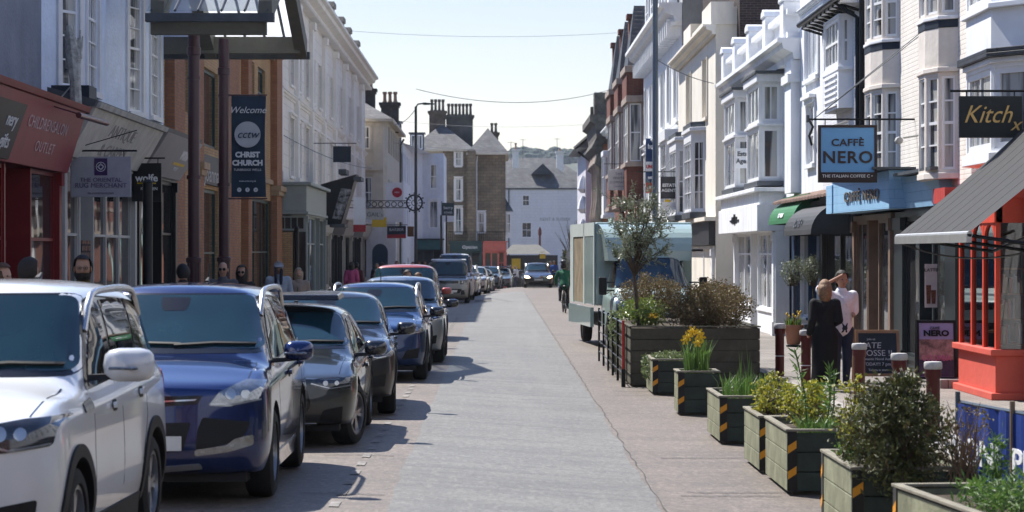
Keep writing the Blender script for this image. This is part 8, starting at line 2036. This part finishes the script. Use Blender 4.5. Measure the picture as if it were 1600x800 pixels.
# left pavement
person('bearded man with dark hair and glasses in mustard brown jumper between white and blue cars', -4.6,27,lp_(27),8,1.83,(.11,.075,.02),(.03,.03,.05),(.02,.015,.012),SKD,detail=2,glasses=True,beard=True)
person('person with short dark hair and dark jacket turning away, behind the white car roof', -4.82,25,lp_(25),150,1.8,(.015,.018,.03),(.03,.03,.05),(.025,.018,.014),detail=2,coat=True)
person('person with brown shoulder length hair at the left picture edge', -5.3,26,lp_(26),60,1.74,(.05,.05,.06),(.03,.03,.05),(.12,.06,.03),detail=1,female=True,longhair=True)
person('dark haired person in front of the yellow brick pier', -4.9,38,lp_(38),200,1.72,(.03,.03,.035),(.03,.03,.05),(.02,.018,.02),detail=1)
person('bald man in sunglasses walking towards the viewer', -4.72,42,lp_(42),0,1.76,(.1,.1,.11),(.03,.03,.05),(.3,.2,.15),detail=1,bald=True,glasses='sun')
person('dark haired woman in sunglasses beside the bald man', -4.5,43,lp_(43),0,1.7,(.02,.02,.02),(.03,.03,.05),(.03,.02,.015),detail=1,female=True,longhair=True,glasses='sun')
tm = person('man in cap with pale blue shirt and dark scarf', -4.47,50,lp_(50),5,1.76,(.32,.38,.46),(.05,.05,.08),(.2,.18,.16),detail=1,cap=(.25,.27,.32),short=False)
q = MB(); q.tube([(-.05,-.17,1.1),(-.06,-.15,1.4),(0,.02,1.5),(.06,-.15,1.4),(.05,-.17,1.1)], .035, 6); s_ = obj('scarf', q, M('scarf_navy', (.015,.02,.04), .9), None, smooth=True); s_.parent = tm; s_.location = (0,-.04,1.3)
person('fair haired woman in beige coat behind the man in the cap', -4.3,53,lp_(53),10,1.62,(.3,.24,.2),(.05,.05,.08),(.35,.28,.2),female=True,longhair=True,detail=1,coat=True)
person('woman with long dark hair in bright pink coat', -5.45,92,lp_(92),180,1.74,(.5,.08,.2),(.03,.03,.05),(.02,.015,.015),female=True,longhair=True,detail=1,coat=True)
cols = [(.03,.03,.035),(.02,.02,.03),(.15,.28,.45),(.03,.03,.03),(.05,.06,.1),(.12,.1,.08),(.03,.03,.04),(.1,.03,.03),(.25,.24,.22)]
labs = ['grey haired pedestrian in dark jacket under the GAIL\'s board','dark haired pedestrian in black beside the grey haired one','pedestrian in light blue top before the dark blue and red board','pedestrian in black at the left of the lamp post foot','pedestrian in slate jacket near the lamp post foot','pedestrian in brown coat right of the lamp post','pedestrian in dark clothes before the grey shopfront','pedestrian in maroon top behind the tall white van','pedestrian in pale coat near the clock']
for i, (px, Y) in enumerate(((589,112),(597,113),(620,128),(632,126),(645,130),(664,140),(672,145),(557,95),(655,135))):
    X = Xpx(px, Y); person(labs[i], X, Y, gxy(X,Y)+.13, (10,180,0,170,20,0,190,175,5)[i], 1.72+.05*(i%3)-.05, cols[i], (.03,.03,.05), ((.3,.28,.26),(.02,.02,.02),(.1,.06,.03))[i%3], detail=0, coat=i%2 == 0, female=i%3 == 2, longhair=i%3 == 2)
person('left of two dark haired heads crossing in front of the red people carrier', -1.93,53.5,gxy(-1.9,53.5),20,1.7,(.03,.03,.04),(.03,.03,.05),(.03,.02,.015),detail=1)
person('right of the two pedestrians crossing before the red people carrier, ginger brown hair', -1.7,53.8,gxy(-1.7,53.8),-20,1.64,(.06,.05,.05),(.03,.03,.05),(.16,.08,.04),detail=1)
for i, (px, Y, lab, c) in enumerate(((866,158,'pedestrian in bright blue beside the oncoming dark car',(.03,.1,.4)),(860,160,'pedestrian in dark brown beside the oncoming dark car',(.06,.04,.03)),(806,190,'pedestrian in white top before the yellow signed pavilion',(.5,.5,.52)),(799,188,'pedestrian in dark clothes before the yellow signed pavilion',(.03,.03,.03)))):
    X = Xpx(px, Y); person(lab, X, Y, gz(Y)+(.1 if Y > 170 else 0), 20*i, 1.7, c, (.03,.03,.05), (.04,.03,.02), detail=0)
# cyclist and bicycle
bk_ = thing('bicycle', 'dark bicycle ridden by the cyclist in green beside the box truck', 'bicycle', (0,0,0))
for y in (-.52,.52):
    q = MB(); q.lathe([(.325,-.012),(.34,-.018),(.35,0),(.34,.018),(.325,.012)], (0,y,.35), 32, axis='x', closed=True); wh = obj('wheel', q, TYRE, bk_, smooth=True)
    q = MB()
    for k in range(16): a = k*math.pi/8; q.tube([(0,y,.35),(0,y+.32*math.cos(a),.35+.32*math.sin(a))], .0025, 3)
    obj('spokes', q, STL, wh)
q = MB(); q.tube([(0,-.5,.35),(0,-.38,.85),(0,.12,.8),(0,.02,.3),(0,-.36,.75)], .018, 6); q.tube([(0,.52,.35),(0,.02,.3)], .014, 6); q.tube([(0,.52,.35),(0,.12,.8)], .012, 6); q.tube([(0,.12,.78),(0,.16,.95)], .014, 6); obj('frame', q, BLACKM, bk_, smooth=True)
q = MB(); q.tube([(-.25,-.35,1.0),(0,-.4,.98),(.25,-.35,1.0)], .014, 6); q.tube([(0,-.38,.85),(0,-.4,.98)], .014, 6); obj('handlebar', q, BLACKM, bk_, smooth=True)
q = MB(); q.ball((0,.18,.97), (.07,.13,.03), 10, 6); obj('saddle', q, BLACKM, bk_, smooth=True)
q = MB(); q.tube([(-.14,.02,.16),(-.05,.02,.3),(.05,.02,.3),(.14,.02,.44)], .012, 5); q.box(-.2,-.1,-.03,.07,.14,.17); q.box(.1,.2,-.03,.07,.43,.46); obj('crank', q, STL, bk_)
bk_.location = (2.52,87.6,.01); bk_.rotation_euler = (0,0,R(183))
cy = person('cyclist in green jacket and helmet riding away from the viewer', 2.52,87.6,.04,183,1.78,(.01,.11,.055),(.015,.015,.02),(.03,.02,.02),detail=1,coat=False,lean=.28,
  arms=[((-.28,-.3,1.22),(-.24,-.5,1.03)),((.28,-.3,1.22),(.24,-.5,1.03))], legpose=([(-.13,-.3,.72),(.13,-.22,.8)],[(-.15,-.03,.2),(.15,-.03,.46)]))
hq = MB(); hq.ball((0,-.28,1.72), (.115,.14,.09), 14, 8); hm_ = obj('helmet', hq, M('helmet_dark', (.05,.05,.06), .4), None, smooth=True); hm_.parent = cy; hm_.location = (0,-.3,1.72)
# haze
hz_ = MB(); hz_.box(-1200,1200,-80,2600,-6,75)
hm_ = bpy.data.materials.new('haze'); hm_.use_nodes = True; nt_ = hm_.node_tree; nt_.nodes.remove(nt_.nodes['Principled BSDF']); pv = node(nt_, 'ShaderNodeVolumePrincipled'); pv.inputs['Density'].default_value = .00012; pv.inputs['Color'].default_value = (.75,.85,1,1); pv.inputs['Anisotropy'].default_value = .3
nt_.links.new(pv.outputs[0], nt_.nodes['Material Output'].inputs['Volume'])
tag(obj('haze', hz_, hm_), 'thin blue air haze over the whole street', 'haze', kind='stuff')



# ================================================================ unseen buildings added behind the viewer, for glass and car paint to reflect
def back_row(side, xf, y0, y1, h, mat, label):
    t = thing('added_terrace', label, 'building', (xf+side*4, (y0+y1)/2, .1)); fr = SF(side, xf); w = MB(); ops = []
    a = y0+1.5
    while a < y1-2.2: ops += [(a,a+1.2,4.4,6.1),(a,a+1.2,6.9,8.3)]; a += 3.6
    wall(w, fr, y0, y1, 3.2, h, ops); shell(w, side, xf, y0, y1, 8, 0, h); obj('wall', w, mat, t)
    for o in ops: window(t, fr, *o, 2, 2)
    shop(t, fr, y0, y1, .15, 3.1, max(2, int((y1-y0)/3)), DKS, .5)
back_row(-1, -7.5, -70, -30, 10, RB, 'unseen red brick terrace added on the left behind the viewer for reflections'); back_row(-1, -7.5, -29.9, 9, 9, STUC, 'unseen cream terrace added on the left just behind the viewer for reflections')
back_row(1, 7.5, -70, -20, 10, RB, 'unseen red brick terrace added on the right behind the viewer for reflections'); back_row(1, 7.5, -19.9, 27.3, 9.4, WB, 'unseen white brick terrace added on the right just behind the viewer for reflections')
t = thing('added_terrace', 'unseen brick building added across the street behind the viewer for reflections', 'building', (0,-76,0)); w = MB(); ops = [(-12+i*3,-10.8+i*3,z,z+1.6) for i in range(9) for z in (1.2,4.2,7.2)]
cb_ = lambda a, d, z: (a, -72+d, z)
wall(w, cb_, -16, 16, 0, 10.5, ops); w.box(-16,16,-80,-72.3,0,10.5); obj('wall', w, YB, t)
for o in ops: window(t, cb_, *o, 2, 2)
hip_roof(t, -16, 16, -80, -72, 10.5, 13.5, 3, SLATE)
bpy.data.scenes.remove(TMP)
